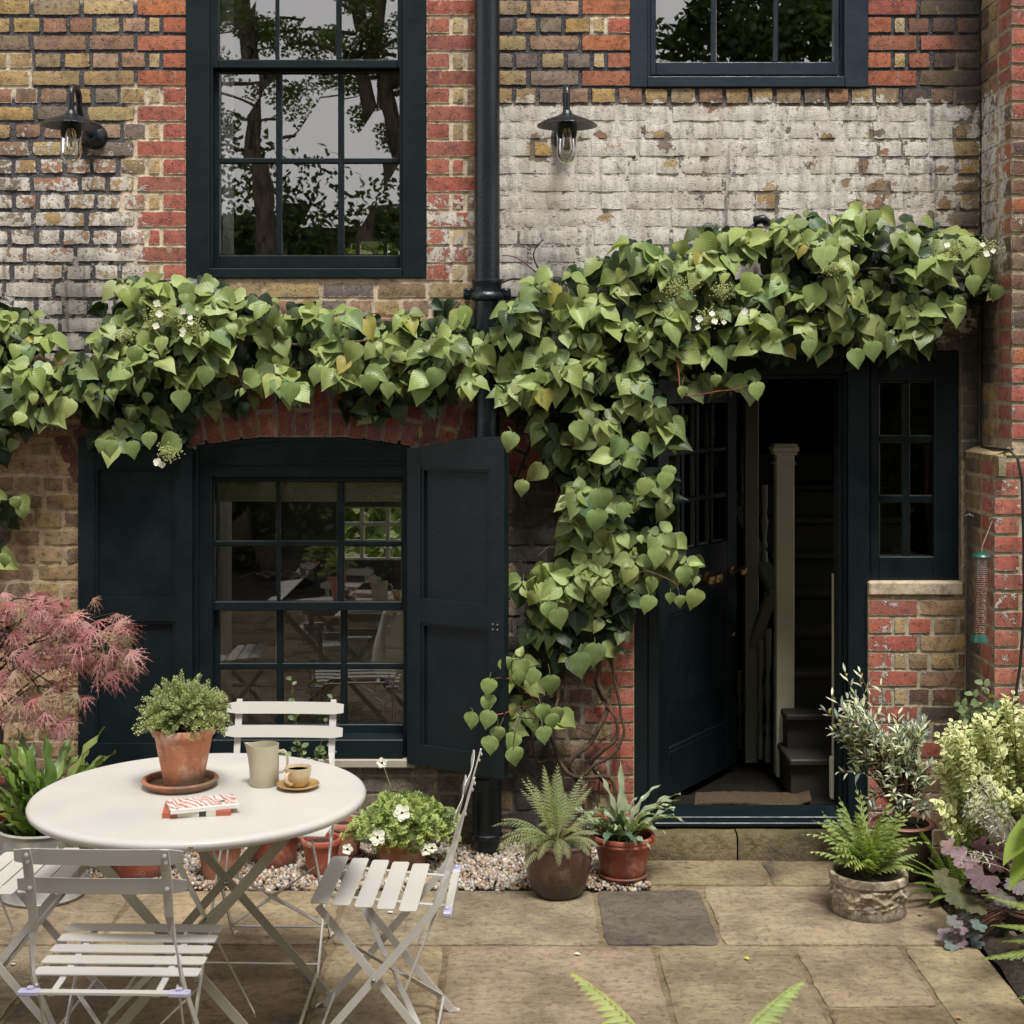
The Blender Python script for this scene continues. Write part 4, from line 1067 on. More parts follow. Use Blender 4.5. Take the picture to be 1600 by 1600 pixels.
# gravel bed
gb_ = MB(); gb_.box((-3.3, Ya, -.06), (.515, .02, -.006)); struct('gravel_bed', gb_, M['soil'])
ico_v, ico_f = [], []
ph = (1+5**.5)/2
ico_v = [Vector(v).normalized() for v in ((-1,ph,0),(1,ph,0),(-1,-ph,0),(1,-ph,0),(0,-1,ph),(0,1,ph),(0,-1,-ph),(0,1,-ph),(ph,0,-1),(ph,0,1),(-ph,0,-1),(-ph,0,1))]
ico_f = [(0,11,5),(0,5,1),(0,1,7),(0,7,10),(0,10,11),(1,5,9),(5,11,4),(11,10,2),(10,7,6),(7,1,8),(3,9,4),(3,4,2),(3,2,6),(3,6,8),(3,8,9),(4,9,5),(2,4,11),(6,2,10),(8,6,7),(9,8,1)]
def bulk(name, tv, tf, mats, cols, parent, tuv=None, mat=None, kind='stuff', smooth=True, aux=None):
    """many copies of one small mesh joined: mats is a list of matrices, cols one colour each (numpy)"""
    tv = np.array([tuple(v) for v in tv], np.float32); n, k = len(mats), len(tv)
    A = np.array([[list(r) for r in m_] for m_ in mats], np.float32)
    V = np.einsum('mij,kj->mki', A[:, :3, :3], tv)+A[:, None, :3, 3]
    me = bpy.data.meshes.new(name); fl = [len(f) for f in tf]; flat = np.array([i for f in tf for i in f], np.int32)
    me.vertices.add(n*k); me.vertices.foreach_set('co', V.ravel())
    L = len(flat); me.loops.add(n*L); me.loops.foreach_set('vertex_index', (flat[None]+(np.arange(n, dtype=np.int32)*k)[:, None]).ravel())
    starts = np.cumsum([0]+fl[:-1]); me.polygons.add(n*len(tf))
    me.polygons.foreach_set('loop_start', (starts[None]+(np.arange(n)*L)[:, None]).ravel().astype(np.int32))
    me.polygons.foreach_set('use_smooth', np.full(n*len(tf), smooth, bool))
    at = me.color_attributes.new('col', 'FLOAT_COLOR', 'POINT'); C = np.ones((n, k, 4), np.float32); C[:, :, :3] = np.array(cols, np.float32)[:, None, :]; at.data.foreach_set('color', C.ravel())
    if tuv:
        ul = me.uv_layers.new(name='uv'); U = np.array(tuv, np.float32)[flat]; ul.data.foreach_set('uv', np.tile(U, (n, 1)).ravel())
    me.materials.append(mat); me.update(calc_edges=True); me.validate()
    return link(name, me, parent, kind)
t = NT('pebble'); p = t.pos(); t.set(Base_Color=t.mix(t.rmp(t.noi(p, 120, 4), .35, .7, 0, .5), t.attr('col'), t.mix(1, t.attr('col'), (.6, .55, .5), 'MULTIPLY')), Roughness=.6); M['pebble'] = t.m
random.seed(5); ms, cs = [], []
PC = [(.50,.43,.35), (.42,.27,.15), (.30,.27,.24), (.55,.50,.44), (.36,.21,.12), (.20,.18,.17), (.48,.36,.24), (.62,.58,.53), (.44,.38,.32)]
for i in range(19000):
    x, y = rnd(-3.2, .53), rnd(Ya-.012, .0)
    if x > .5 and y > -.47: continue
    s = .0065+.006*random.random()**1.6; z = rnd(-.004, .014)+.008*noise.noise(Vector((x*6, y*6, 0)))
    ms.append(Matrix.Translation((x, y, z)) @ Euler((rnd(0, 6), rnd(0, 6), rnd(0, 6))).to_matrix().to_4x4() @ Matrix.Diagonal((s*rnd(.9, 1.5), s*rnd(.8, 1.1), s*rnd(.6, .9), 1)))
    cs.append(jit(tuple(.78*v for v in random.choice(PC)), .2))
grv = bulk('gravel', ico_v, ico_f, ms, cs, None, mat=M['pebble']); tag(grv, 'loose beige and brown pea gravel along the foot of the wall', 'gravel')
# planting bed at right
m = MB(); n = 30; idx = {}
for i in range(n+1):
    for q in range(n*2+1):
        y = -.2-3.6*q/(2*n); edge = 1.72+.0*y if y > -1.2 else 1.72-(-1.2-y)*-.0
        e = G(1480, 1400).x if y > -1 else None
        xl = 1.605-.012*sin(y*7)
        x = xl+1.2*i/n
        idx[i, q] = m.vert((x, y, .012*min(1, i)+.03*min(1, i/5)+.02*noise.noise(Vector((x*7, y*7, 0)))))
for i in range(n):
    for q in range(2*n): m.face(idx[i, q+1], idx[i+1, q+1], idx[i+1, q], idx[i, q])
struct('flower_bed', m, M['soil'], smooth=True)
# fallen leaves, scraps
lf = MB()
for (px, py, c) in ((1167, 1497, (.4, .38, .05)), (950, 1383, (.4, .38, .3)), (1120, 1336, (.3, .2, .12)), (20, 1506, (.5, .45, .4)), (1498, 1590, (.5, .16, .06)), (1437, 1428, (.35, .25, .15)), (610, 1425, (.6, .57, .5)), (902, 1490, (.55, .5, .4))):
    p = G(px, py, .006); a = rnd(0, 6); u = Vector((cos(a), sin(a), .1)); w = Vector((-sin(a), cos(a), .1)); lf.cur = c; s = .009
    i = [lf.vert(p+u*s*1.4), lf.vert(p+w*s), lf.vert(p-u*s*1.4), lf.vert(p-w*s+Vector((0, 0, .003)))]; lf.face(*i)
t = NT('litter'); t.set(Base_Color=t.attr('col'), Roughness=.8); M['flat'] = t.m
tag(part('leaf_litter', lf, M['flat'], None), 'few tiny fallen petals and leaves scattered on the flagstones', 'leaf litter', kind='stuff')

# ---------------------------------------------------------------- folding chairs
def make_chair(label):
    c = thing('folding_chair', label, 'chair', (0, 0, 0), 'cream slatted folding chairs around the table', world=False)
    X = Vector((1, 0, 0)); mt = M['metal']; ml = M['metal']
    for k, (zc_, yb) in enumerate(((.782, -.268), (.704, -.243))):
        m = MB(); pts = [Vector((x, yb+.006+.010*(x/.21)**2, zc_)) for x in np.linspace(-.208, .208, 13)]
        m.strip(pts, (0, -.22, 1), [.030]+[.042]*11+[.030], .0025); part('back_slat', m, mt, c)
    m = MB()
    for sx in (-1, 1):
        for z_, y_ in ((.792, -.281), (.774, -.275), (.704, -.255)): m.lathe([(0, -.004), (.005, -.003), (.006, 0)], (sx*.168, y_, z_), 8, axis='Y')
    part('rivets', m, mt, c, kind='stuff')
    for sx in (-1, 1):
        m = MB(); x = sx
        pts = [(x*.168, -.281, .808), (x*.168, -.270, .77), (x*.168, -.251, .70), (x*.168, -.233, .63), (x*.172, -.218, .585), (x*.178, -.208, .545), (x*.183, -.196, .50), (x*.186, -.178, .455), (x*.187, -.150, .415), (x*.188, -.02, .265), (x*.189, .11, .115), (x*.190, .205, .006), (x*.190, .232, .003)]
        sd_ = Vector((0, 1, 0))
        wd = []
        for i, q in enumerate(pts):
            tw = [0, 0, 0, .05, .35, .7, .95, 1, 1, 1, 1, 1, .0][i]*pi/2
            prv, nx_ = Vector(pts[max(i-1, 0)]), Vector(pts[min(i+1, len(pts)-1)]); tg = (nx_-prv).normalized(); s_ = tg.cross(X).normalized()
            wd.append(X*cos(tw)*x+s_*sin(tw))
        m.strip(pts, wd, [.019, .024, .024, .022, .018, .018, .020, .022, .022, .022, .022, .022, .022], .0045); part('leg', m, ml, c)
        m = MB(); pts = [(x*.166, .168, .436), (x*.167, .150, .415), (x*.168, .02, .255), (x*.169, -.10, .11), (x*.170, -.19, .006), (x*.170, -.215, .003)]
        wd = []
        for i, q in enumerate(pts):
            prv, nx_ = Vector(pts[max(i-1, 0)]), Vector(pts[min(i+1, len(pts)-1)]); tg = (nx_-prv).normalized(); s_ = tg.cross(X).normalized(); wd.append(X if i == len(pts)-1 else s_)
        m.strip(pts, wd, .022, .0045); part('leg', m, ml, c)
        m = MB(); m.strip([(x*.13, .185, .4575), (x*.13, -.215, .4265)], X, .016, .004); part('seat_rail', m, ml, c)
        m = MB(); m.tube([(x*.176, -.185, .442), (x*.176, -.175, .435), (x*.177, -.085, .205)], .0035, 6); part('link_rod', m, ml, c, True, 50)
        m = MB(); m.bbox((x*.213, -.219, .4245), (x*.160, -.194, .438), .003); m.bbox((x*.193, -.211, .434), (x*.176, -.199, .446), .003); part('clip', m, M['clip'], c)
        m = MB(); m.lathe([(0, -.004), (.006, -.003), (.007, 0)], (0, 0, 0), 10, axis='Y')
        b_ = MB(); R_ = Matrix.Rotation(-pi/2*x, 4, 'Z')
        for q in range(len(m.v)): m.v[q] = tuple(Matrix.Translation((x*.1935, .005, .235)) @ Matrix.Rotation(x*pi/2, 4, 'Z') @ Vector(m.v[q]))
        part('bolt', m, M['steel'], c, True)
    for i in range(5):
        y = .158-.063*i; zs_ = .460-.005*i; m = MB(); m.strip([(-.210, y, zs_-.0005), (-.198, y, zs_), (.198, y, zs_), (.210, y, zs_-.0005)], (0, 1, 0), [.044, .052, .052, .044], .0028); part('seat_slat', m, mt, c)
    m = MB(); m.strip([(-.208, -.206, .432), (.208, -.206, .432)], (0, 1, 0), .022, .006); part('rear_bar', m, mt, c)
    for (y, z, xx) in ((.175, .042, .19), (-.165, .040, .17)):
        m = MB(); m.tube([(-xx, y, z), (xx, y, z)], .0042, 8); part('foot_rod', m, ml, c, True, 50)
    for s_ in (-1, 1):
        m = MB(); pts, wd = [], []
        for k in range(9):
            u = k/8; z = .335-.265*u if True else 0; y = (z-.24)*.80-.0
            zq = .05+.28*(1-u); pts.append((s_*(-.166+.332*u), .168-(.436-zq)*.823-(.005 if s_ > 0 else -.006), zq))
            a = pi*.9*sm(.35, .65, u); wd.append((0, cos(a), sin(a)))
        m.strip(pts, wd, .016, .003); part('brace', m, ml, c)
    return c
ch0 = make_chair('cream folding chair with its back to the viewer, nearest of all')
def copy_tree(o, loc, rz, label):
    r = o.copy(); COL.objects.link(r); r.location = loc; r.rotation_euler = (0, 0, rz); r['label'] = label
    for k in o.children:
        q = k.copy(); COL.objects.link(q); q.parent = r
    return r
copy_tree(ch0, (-.382, -1.80, 0), radians(88), 'cream folding chair seen side-on right of the table, all slats clear')
copy_tree(ch0, (-.812, -1.19, 0), radians(178), 'cream folding chair behind the table against the kitchen window')
copy_tree(ch0, (-1.50, -1.69, 0), radians(-92), 'cream folding chair mostly cut off by the left edge of the photo')
ch0.location = (-.998, -2.355, 0); ch0.rotation_euler.z = radians(-1.5)

# ---------------------------------------------------------------- table and what stands on it
TX, TY, TZ = -.904, -1.91, .749
tb = thing('round_table', 'round cream metal garden table with folding crossed legs', 'table', (TX, TY, 0))
m = MB(); m.lathe([(0, TZ), (.30, TZ), (.455, TZ-.0003), (.468, TZ-.002), (.476, TZ-.006), (.480, TZ-.013), (.478, TZ-.022), (.470, TZ-.030), (.462, TZ-.032), (.456, TZ-.026), (.452, TZ-.016), (0, TZ-.010)], (TX, TY, 0), 128); part('tabletop', m, M['metal'], tb, True, 50)
m = MB(); p = G(300, 1313, TZ-.012); m.cur = (.30, .10, .04); a_ = math.atan2(p.y-TY, p.x-TX)
for k in range(5): q = Vector((TX+cos(a_+k*.004-.008)*.4806, TY+sin(a_+k*.004-.008)*.4806, TZ-.016+rnd(-.002, .002))); m.bbox(q-Vector((.0022, .001, .0022)), q+Vector((.0022, .0008, .0018)), .0005)
part('rust_chip', m, M['flat'], tb)
for Y, dx in ((-1.50, .012), (-2.14, -.012)):
    for s_ in (-1, 1):
        off = .004*s_; top = Vector((TX+s_*.30, Y+off, .705)); bot = Vector((TX-s_*.315, Y+off, .004)); d = (bot-top).normalized()
        m = MB(); pts = [top, top+(bot-top)*.12, bot-d*.03, bot, bot+Vector((-s_*.022, 0, -.001))]
        w_ = d.cross(Vector((0, 1, 0))); m.strip(pts, [w_, w_, w_, w_, (0, 1, 0)], [.028, .028, .026, .024, .024], .005); part('leg', m, M['metal_leg'], tb)
    m = MB(); m.lathe([(0, -.006), (.006, -.005), (.008, 0)], (TX, Y-.008, .352), 10, axis='Y'); part('bolt', m, M['steel'], tb, True)
for x, z in ((TX+.285, .060), (TX-.285, .060)):
    m = MB(); m.tube([(x, -1.50, z), (x, -2.14, z)], .005, 8); part('foot_rod', m, M['metal_leg'], tb, True, 50)
for x in (-.30, .30): m = MB(); m.strip([(TX+x, -1.47, .712), (TX+x, -2.2, .712)], (1, 0, 0), .03, .014); part('top_rail', m, M['metal_leg'], tb)
for s_ in (-1, 1):
    m = MB(); pts, wd = [], []
    for k in range(9):
        u = k/8; pts.append((TX+s_*(-.20+.40*u), -1.50-.64*u, .50-.32*u*0-.30*u)); a = pi*.8*sm(.3, .7, u); wd.append((cos(a)*.4, 0, sin(a)+.3))
    m.strip(pts, wd, .018, .003); part('brace', m, M['metal_leg'], tb)

def soil_disc(mb, c, r, z, seed=0, amp=.006, n=20):
    idx = [mb.vert((c[0], c[1], z+amp))]
    for q in range(1, 5):
        rr = r*q/4
        for k in range(n):
            a = 2*pi*k/n; idx.append(mb.vert((c[0]+rr*cos(a), c[1]+rr*sin(a), z+amp*noise.noise(Vector((cos(a)*rr*60, sin(a)*rr*60, seed))))))
    for k in range(n): mb.face(idx[0], idx[1+k], idx[1+(k+1) % n])
    for q in range(3):
        for k in range(n): a, b = 1+q*n+k, 1+q*n+(k+1) % n; mb.face(idx[a], idx[a+n], idx[b+n], idx[b])
def pot(name, label, x, y, r0, r1, h, mat, z0=0., rim=.022, rimw=.008, n=40, group=None, soil=True, belly=0, cat='plant pot', bead=False, world=True, wob=.012):
    """r0 foot radius, r1 rim radius"""
    o = bpy.data.objects.new(name, None); 
    m = MB(); pr = [(0, 0), (r0, 0)]
    for k in range(1, 10):
        u = k/10; zz_ = (h-rim)*u; pr.append((r0+(r1-rimw-r0)*u+belly*sin(pi*u**.8), zz_))
    rr = r1-rimw
    pr += [(rr, h-rim-.002), (r1-.001, h-rim+.001), (r1+.001, h-rim+.006)]
    if bead: pr += [(r1-.003, h-rim*.55), (r1+.001, h-rim*.45)]
    pr += [(r1+.001, h-.006), (r1-.002, h-.001), (r1-.007, h), (r1-.013, h-.004), (r1-.015, h-.03)]
    m.lathe(pr, (0, 0, 0), n, wob, x*10)
    th = thing(name, label, cat, (x, y, z0), group, world=False)
    part('body', m, mat, th, True, 45)
    if soil: s_ = MB(); soil_disc(s_, (0, 0), r1-.014, h-.026, x); part('soil', s_, M['soil'], th, True)
    return th
def saucer(label, x, y, r, z0, mat, h=.022):
    m = MB(); m.lathe([(0, 0), (r*.85, 0), (r-.004, h*.6), (r, h*.85), (r-.003, h), (r-.011, h), (r-.016, h*.75), (r*.84, .006), (0, .006)], (0, 0, 0), 44, .008, r)
    th = thing('saucer', label, 'saucer', (x, y, z0), world=False); part('dish', m, mat, th, True, 45); return th
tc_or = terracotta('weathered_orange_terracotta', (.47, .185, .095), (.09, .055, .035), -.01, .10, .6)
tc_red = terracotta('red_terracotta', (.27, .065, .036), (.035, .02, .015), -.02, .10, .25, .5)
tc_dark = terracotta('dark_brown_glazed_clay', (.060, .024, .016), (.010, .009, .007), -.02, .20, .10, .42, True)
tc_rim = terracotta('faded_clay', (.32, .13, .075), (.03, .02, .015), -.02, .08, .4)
# thyme pot on the table
p = G(287, 1222, TZ+.012); TPX, TPY = p.x, p.y
saucer('terracotta saucer on the table under the thyme pot', TPX-.010, TPY, .112, TZ+.001, tc_or, .024)
tp = pot('terracotta_pot', 'weathered terracotta pot of thyme standing on the cream table', TPX, TPY, .056, .091, .168, tc_or, TZ+.008, .024, .007)
# jug
def in_units(x, y): return x
p = G(413, 1226, TZ); m = MB()
pr = [(0, 0), (.040, 0), (.043, .004), (.0432, .06), (.0428, .12), (.0425, .134), (.0405, .134), (.040, .12), (.040, .02), (0, .012)]
n = 40; rings = []
for r, z in pr:
    ring = []
    for k in range(n):
        a = 2*pi*k/n; sp = max(0, cos(a-pi))**14*.017*sm(.095, .134, z) if r > .03 else 0
        ring.append(m.vert((cos(a)*(r+sp), sin(a)*r, z+(.006*sp/.017 if z > .1 else 0))))
    rings.append(ring)
for a, b in zip(rings, rings[1:]):
    for k in range(n): m.face(a[k], a[(k+1) % n], b[(k+1) % n], b[k])
for q in range(len(m.v)): m.v[q] = (m.v[q][0], m.v[q][1], m.v[q][2]*.89)
jg = thing('jug', 'pale olive stoneware jug with pouring lip on the table', 'jug', (p.x, p.y, TZ), world=False)
mj = paint('olive_stoneware', (.44, .405, .29), .4, 120, .3, (.22, .18, .10)); part('body', m, mj, jg, True, 45)
m = MB(); m.strip([(.040, 0, .098), (.056, 0, .101), (.064, 0, .094), (.068, 0, .080), (.068, 0, .062)], (0, 1, 0), .016, .005); m.strip([(.068, 0, .062), (.065, 0, .048), (.055, 0, .038), (.041, 0, .036)], (0, 1, 0), .016, .005); part('handle', m, mj, jg)
# cup and saucer
p = G(466, 1226, TZ+.01); mc_ = paint('honey_glaze', (.52, .40, .24), .25, 60, .2, (.36, .19, .05), coat=.3); md_ = paint('amber_glaze', (.40, .255, .10), .28, 60, .2, (.55, .45, .28), coat=.4)
cs_ = thing('cup_saucer', 'amber glazed saucer under the coffee cup', 'saucer', (p.x, p.y, TZ), world=False)
m = MB(); m.lathe([(0, 0), (.035, 0), (.055, .008), (.063, .013), (.062, .015), (.052, .011), (.034, .005), (0, .004)], (0, 0, 0), 36, .02); part('dish', m, md_, cs_, True, 50)
cp = thing('coffee_cup', 'small mottled honey-glazed cup of coffee right of the jug', 'cup', (p.x, p.y, TZ+.006), world=False)
m = MB(); m.lathe([(0, 0), (.020, 0), (.024, .004), (.032, .018), (.037, .036), (.039, .056), (.0375, .0565), (.035, .050), (.033, .036), (.020, .012), (0, .01)], (0, 0, 0), 32, .02); part('body', m, mc_, cp, True, 50)
m = MB(); m.lathe([(.0345, .047), (0, .047)], (0, 0, 0), 24); part('coffee', m, paint('coffee', (.16, .075, .03), .25), cp)
m = MB(); m.tube([(-.020, -.030, .046), (-.028, -.046, .044), (-.028, -.052, .028), (-.018, -.040, .014), (-.012, -.026, .012)], .005, 8); part('handle', m, mc_, cp, True)
# two books
def cover(name, kind):
    t = NT(name); p = t.obj(); x, y, z = [t.n('ShaderNodeSeparateXYZ', {0: p}).node.outputs[i] for i in range(3)]
    if kind:
        w = t.n('ShaderNodeTexWave', {'Vector': t.scl(p, 1, .35, 1), 'Scale': 34, 'Distortion': 7, 'Detail': 1.5, 'Detail Scale': 1.2}, o=1, wave_type='BANDS', bands_direction='DIAGONAL')
        c = t.mix(t.rmp(w, .66, .72), (.62, .58, .54), (.46, .17, .13)); c = t.mix(t.rmp(t.noi(p, 38, 3), .60, .64), c, (.62, .34, .30)); c = t.mix(t.rmp(t.noi(t.scl(p, 1, 2, 1), 27, 2), .66, .69), c, (.05, .10, .08)); c = t.mix(t.rmp(y, -.040, -.044), c, (.72, .69, .64))
    else:
        a = t.mth('ABSOLUTE', x); c = t.mix(t.rmp(a, .050, .052), (.62, .58, .50), (.42, .11, .06)); c = t.mix(t.mth('MULTIPLY', t.rmp(x, .005, .007), t.rmp(x, .026, .024)), c, (.03, .03, .03))
    t.set(Base_Color=c, Roughness=.4); return t.m
mpg = paint('book_pages', (.55, .47, .36), .8, 300, .3)
def book(label, px, py, z0, w, d, h, rz, mat, tilt=0):
    p = G(px, py, z0); o = thing('paperback_book', label, 'book', (p.x, p.y, z0), world=False); o.rotation_euler = (0, tilt, rz)
    m = MB(); m.bbox((-w/2+.002, -d/2+.001, .0012), (w/2-.002, d/2-.002, h-.0012), .001); part('pages', m, mpg, o)
    m = MB(); m.box((-w/2, -d/2, 0), (w/2, d/2, .001)); m.box((-w/2, -d/2, h-.001), (w/2, d/2, h)); m.box((-w/2, -d/2-.0008, 0), (w/2, -d/2+.0002, h)); part('cover', m, mat, o)
    # spine lettering too small to read in the photograph: short dark strokes
    return o
mb_l = cover('orange_white_cover', 0); mb_u = cover('patterned_cover', 1)
b1 = book('lower orange and cream paperback lying on the table', 309, 1267, TZ+.0005, .184, .115, .013, radians(9), mb_l)
ink = paint('print_ink', (.02, .02, .02), .6)
m = MB()
for k in range(7): m.box((-.046+k*.0058, -.0559, .0042), (-.0435+k*.0058+rnd(0, .0012), -.0549, .0092))
for k in range(9): m.box((.030+k*.0019, -.0559, .0052), (.0311+k*.0019, -.0549, .0082))
part('lettering', m, ink, b1)
b2 = book('upper white paperback patterned with red marks, resting askew on another', 316, 1259, TZ+.0145, .186, .112, .010, radians(20), mb_u)
m = MB(); m.lathe([(.0035, -.0002), (.0035, .0012), (.0022, .0012), (.0022, -.0002)], (-.074, -.046, .0099), 12); part('roundel', m, ink, b2)
# ---------------------------------------------------------------- pots on the ground
def gp(px, py): q = G(px, py); return q.x, q.y
pot('plant_pot', 'rounded dark brown glazed pot holding the lacy fern on the paving', .174, -.575, .082, .130, .208, tc_dark, 0, .018, .004, belly=.018)
saucer('dark red terracotta saucer under the pot of grey-green fern', .433, -.405, .098, .003, tc_red, .026)
pot('terracotta_pot', 'dark red terracotta pot on a saucer left of the doorstep', .433, -.405, .078, .122, .172, tc_red, .008, .034, .010, bead=True)
pot('terracotta_pot', 'wide dark red terracotta pot beneath the left side of the table', -1.455, -.36, .11, .150, .19, tc_red, .01, .03, .009)
pot('terracotta_pot', 'terracotta pot of dry straw-coloured grass beneath the table', -1.14, -.40, .062, .094, .165, tc_rim, .0, .03, .008, bead=True)
pot('terracotta_pot', 'squat reddish pot behind the seat of the back chair', -.95, -.24, .080, .108, .150, tc_red, .005, .024, .008)
pot('terracotta_pot', 'small red terracotta pot with bare soil by the back chair leg', -.748, -.37, .048, .080, .155, tc_red, .0, .026, .007)
saucer('dark saucer under the tall pot near the wall', -.68, -.16, .085, .008, tc_red, .02)
pot('terracotta_pot', 'brown clay pot on a saucer close to the wall', -.68, -.16, .058, .078, .15, tc_rim, .012, .03, .007)
pot('terracotta_pot', 'wide terracotta pot overflowing with white anemones', -.44, -.26, .09, .125, .20, tc_rim, 0, .028, .008)
pot('terracotta_pot', 'tall orange-red pot holding the maple at the left edge', -2.06, -.30, .12, .165, .33, tc_red, 0, .035, .01)
gl_ = terracotta('olive_glaze', (.085, .07, .035), (.015, .013, .01), -.05, .12, .05, .3, True)
gp_ = pot('glazed_pot', 'dark olive glazed pot with pink-brown rim behind the stone planter', 1.535, -.37, .065, .112, .215, gl_, 0, .020, .006, belly=.02)
m = MB(); m.lathe([(.112, .205), (.121, .207), (.124, .211), (.120, .215), (.104, .2155), (.098, .212)], (0, 0, 0), 40, cap=False); part('rim', m, terracotta('pink_brown_rim', (.30, .13, .10), (.1, .05, .04), -.1, 0, .2, .4), gp_, True, 50)
pot('plant_pot', 'low dark pot under the purple-leaved plant', 1.80, -1.02, .06, .085, .10, tc_dark, 0, .014, .004)
# carved stone planter
sp = thing('stone_planter', 'round carved stone planter with lichen on the flagstones', 'planter', (1.306, -.754, 0), world=False)
m = MB(); n = 160; Z = [0, .012, .024, .03]+[.03+.088*k/34 for k in range(1, 35)]+[.121, .128, .138, .145, .148, .147, .13, .11]
rings = []
def relief(a, z):
    u = a*.13; band = sm(.03, .045, z)*sm(.12, .105, z)
    f1 = noise.noise(Vector((cos(a)*5.2, sin(a)*5.2, z*34))); f2 = noise.noise(Vector((cos(a)*11, sin(a)*11, z*80+4)))
    sw = sin(a*9+8*sin(z*45+1))*.5+.5*sin(a*5-z*90)
    gar = math.exp(-((z-(.082+.014*cos(a*7)))/.008)**2)
    return band*(.0075*max(0, f1)*2+.005*sw*max(0, .6+f2)+.009*gar+.0045*f2)
for j, z in enumerate(Z):
    ring = []
    for k in range(n):
        a = 2*pi*k/n
        base = .135 if z < .02 else (.131 if z < .118 else .141)
        if j >= len(Z)-4: base = (.137, .127, .122, .120)[j-(len(Z)-4)]
        r = base+relief(a, z)+.002*noise.noise(Vector((cos(a)*4, sin(a)*4, z*20)))+.0012*noise.noise(Vector((cos(a)*30, sin(a)*30, z*200)))
        ring.append(m.vert((cos(a)*r, sin(a)*r, z)))
    rings.append(ring)
for a, b in zip(rings, rings[1:]):
    for k in range(n): m.face(a[k], a[(k+1) % n], b[(k+1) % n], b[k])
t = NT('lichened_stone'); p = t.obj(); n1 = t.noi(p, 16, 9, .72); n2 = t.noi(p, 60, 5, .7); z = t.n('ShaderNodeSeparateXYZ', {0: p}, o=2)
c = t.mix(t.rmp(n1, .38, .66), (.17, .14, .10), (.56, .47, .35)); c = t.mix(t.rmp(n2, .5, .68, 0, .8), c, (.05, .04, .028)); c = t.mix(t.rmp(t.noi(p, 9, 5), .5, .62, 0, .5), c, (.16, .14, .06)); c = t.mix(t.rmp(z, .045, .0, 0, .75), c, (.045, .038, .024))
t.set(Base_Color=c, Roughness=.95, Normal=t.bump(t.mth('ADD', n2, n1), .9, .006)); part('bowl', m, t.m, sp, True)
s_ = MB(); soil_disc(s_, (0, 0), .123, .122, 3); part('soil', s_, M['soil'], sp, True)
# galvanised tub
zm = NT('galvanised_zinc'); p = zm.obj(); n1 = zm.noi(p, 7, 7, .7); n2 = zm.noi(p, 40, 4)
zm.set(Base_Color=zm.mix(zm.rmp(n1, .35, .7), (.22, .22, .20), (.42, .41, .37)), Roughness=zm.rmp(n2, .3, .7, .45, .7), Metallic=.35, Normal=zm.bump(n2, .3, .003))
zt = thing('zinc_tub', 'round galvanised zinc tub planted with strap-leaved fern', 'tub', (-1.77, -.585, 0), world=False)
m = MB(); m.lathe([(0, .0), (.150, 0), (.155, .004), (.156, .012), (.152, .016), (.160, .12), (.166, .255), (.170, .258), (.173, .264), (.170, .270), (.164, .270), (.160, .262), (.158, .20)], (0, 0, 0), 56, .008); part('body', m, zm.m, zt, True, 50)
s_ = MB(); soil_disc(s_, (0, 0), .162, .215, 4); part('soil', s_, M['soil'], zt, True)
# bird feeder
fx, fy = P(1531, 930, -.47).x, -.47
fz = lambda y: P(0, y, fy).z
fd = thing('bird_feeder', 'hanging wire-mesh bird feeder half full of peanuts, green caps', 'bird feeder', (fx, fy, fz(1003)))
gn = paint('green_plastic', (.008, .055, .040), .35)
tl = .022; zt_, zb_ = fz(868), fz(995); cx = lambda z: fx+(z-zb_)*tl
m = MB(); m.lathe([(0, .014), (.012, .013), (.032, .004), (.036, -.004), (.034, -.008), (.0, -.008)], (cx(zt_), fy, zt_), 28); part('lid', m, gn, fd, True, 50)
m = MB(); m.lathe([(.024, .014), (.027, .006), (.034, -.010), (.036, -.018), (.0, -.018)], (fx, fy, zb_), 28); m.lathe([(0, .014), (.024, .014)], (fx, fy, zb_), 28); part('base', m, gn, fd, True, 50)
m = MB()
for k in range(40):
    z = zb_+(zt_-zb_)*(k+.5)/40; n = 20
    m.tube([(cx(z)+.0235*cos(2*pi*i/n), fy+.0235*sin(2*pi*i/n), z) for i in range(n+1)], .0008, 4, False)
for k in range(12):
    a = 2*pi*k/12; m.tube([(cx(zb_)+.0235*cos(a), fy+.0235*sin(a), zb_), (cx(zt_)+.0235*cos(a), fy+.0235*sin(a), zt_)], .0007, 4, False)
part('mesh_tube', m, M['steel'], fd, kind='stuff')
random.seed(8); ms, cs = [], []
for k in range(900):
    a, rr = rnd(0, 2*pi), .0185*sqrt(rnd(.3, 1)); z = zb_+.01+(zt_-zb_)*.70*random.random()
    ms.append(Matrix.Translation((cx(z)+rr*cos(a), fy+rr*sin(a), z)) @ Euler((rnd(0, 6), rnd(0, 6), 0)).to_matrix().to_4x4() @ Matrix.Diagonal((.0045, .0045, .0065, 1))); cs.append(jit(random.choice([(.26, .06, .03), (.32, .10, .05), (.20, .045, .025), (.40, .20, .11)]), .2))
bulk('peanuts', ico_v, ico_f, ms, cs, fd, mat=M['flat']).matrix_parent_inverse = Matrix.Translation(-Vector(fd.location))
hk = P(1546, 812, YF)
m = MB(); m.tube([(cx(zt_), fy, zt_+.012), (cx(zt_)+.004, fy, zt_+.04), (hk.x, YF-.035, hk.z-.0)], .0013, 5); m.tube([(hk.x, YF+.0, hk.z+.004), (hk.x, YF-.035, hk.z+.004), (hk.x+.004, YF-.045, hk.z+.012)], .002, 6); part('hanging_wire', m, M['steel'], fd)
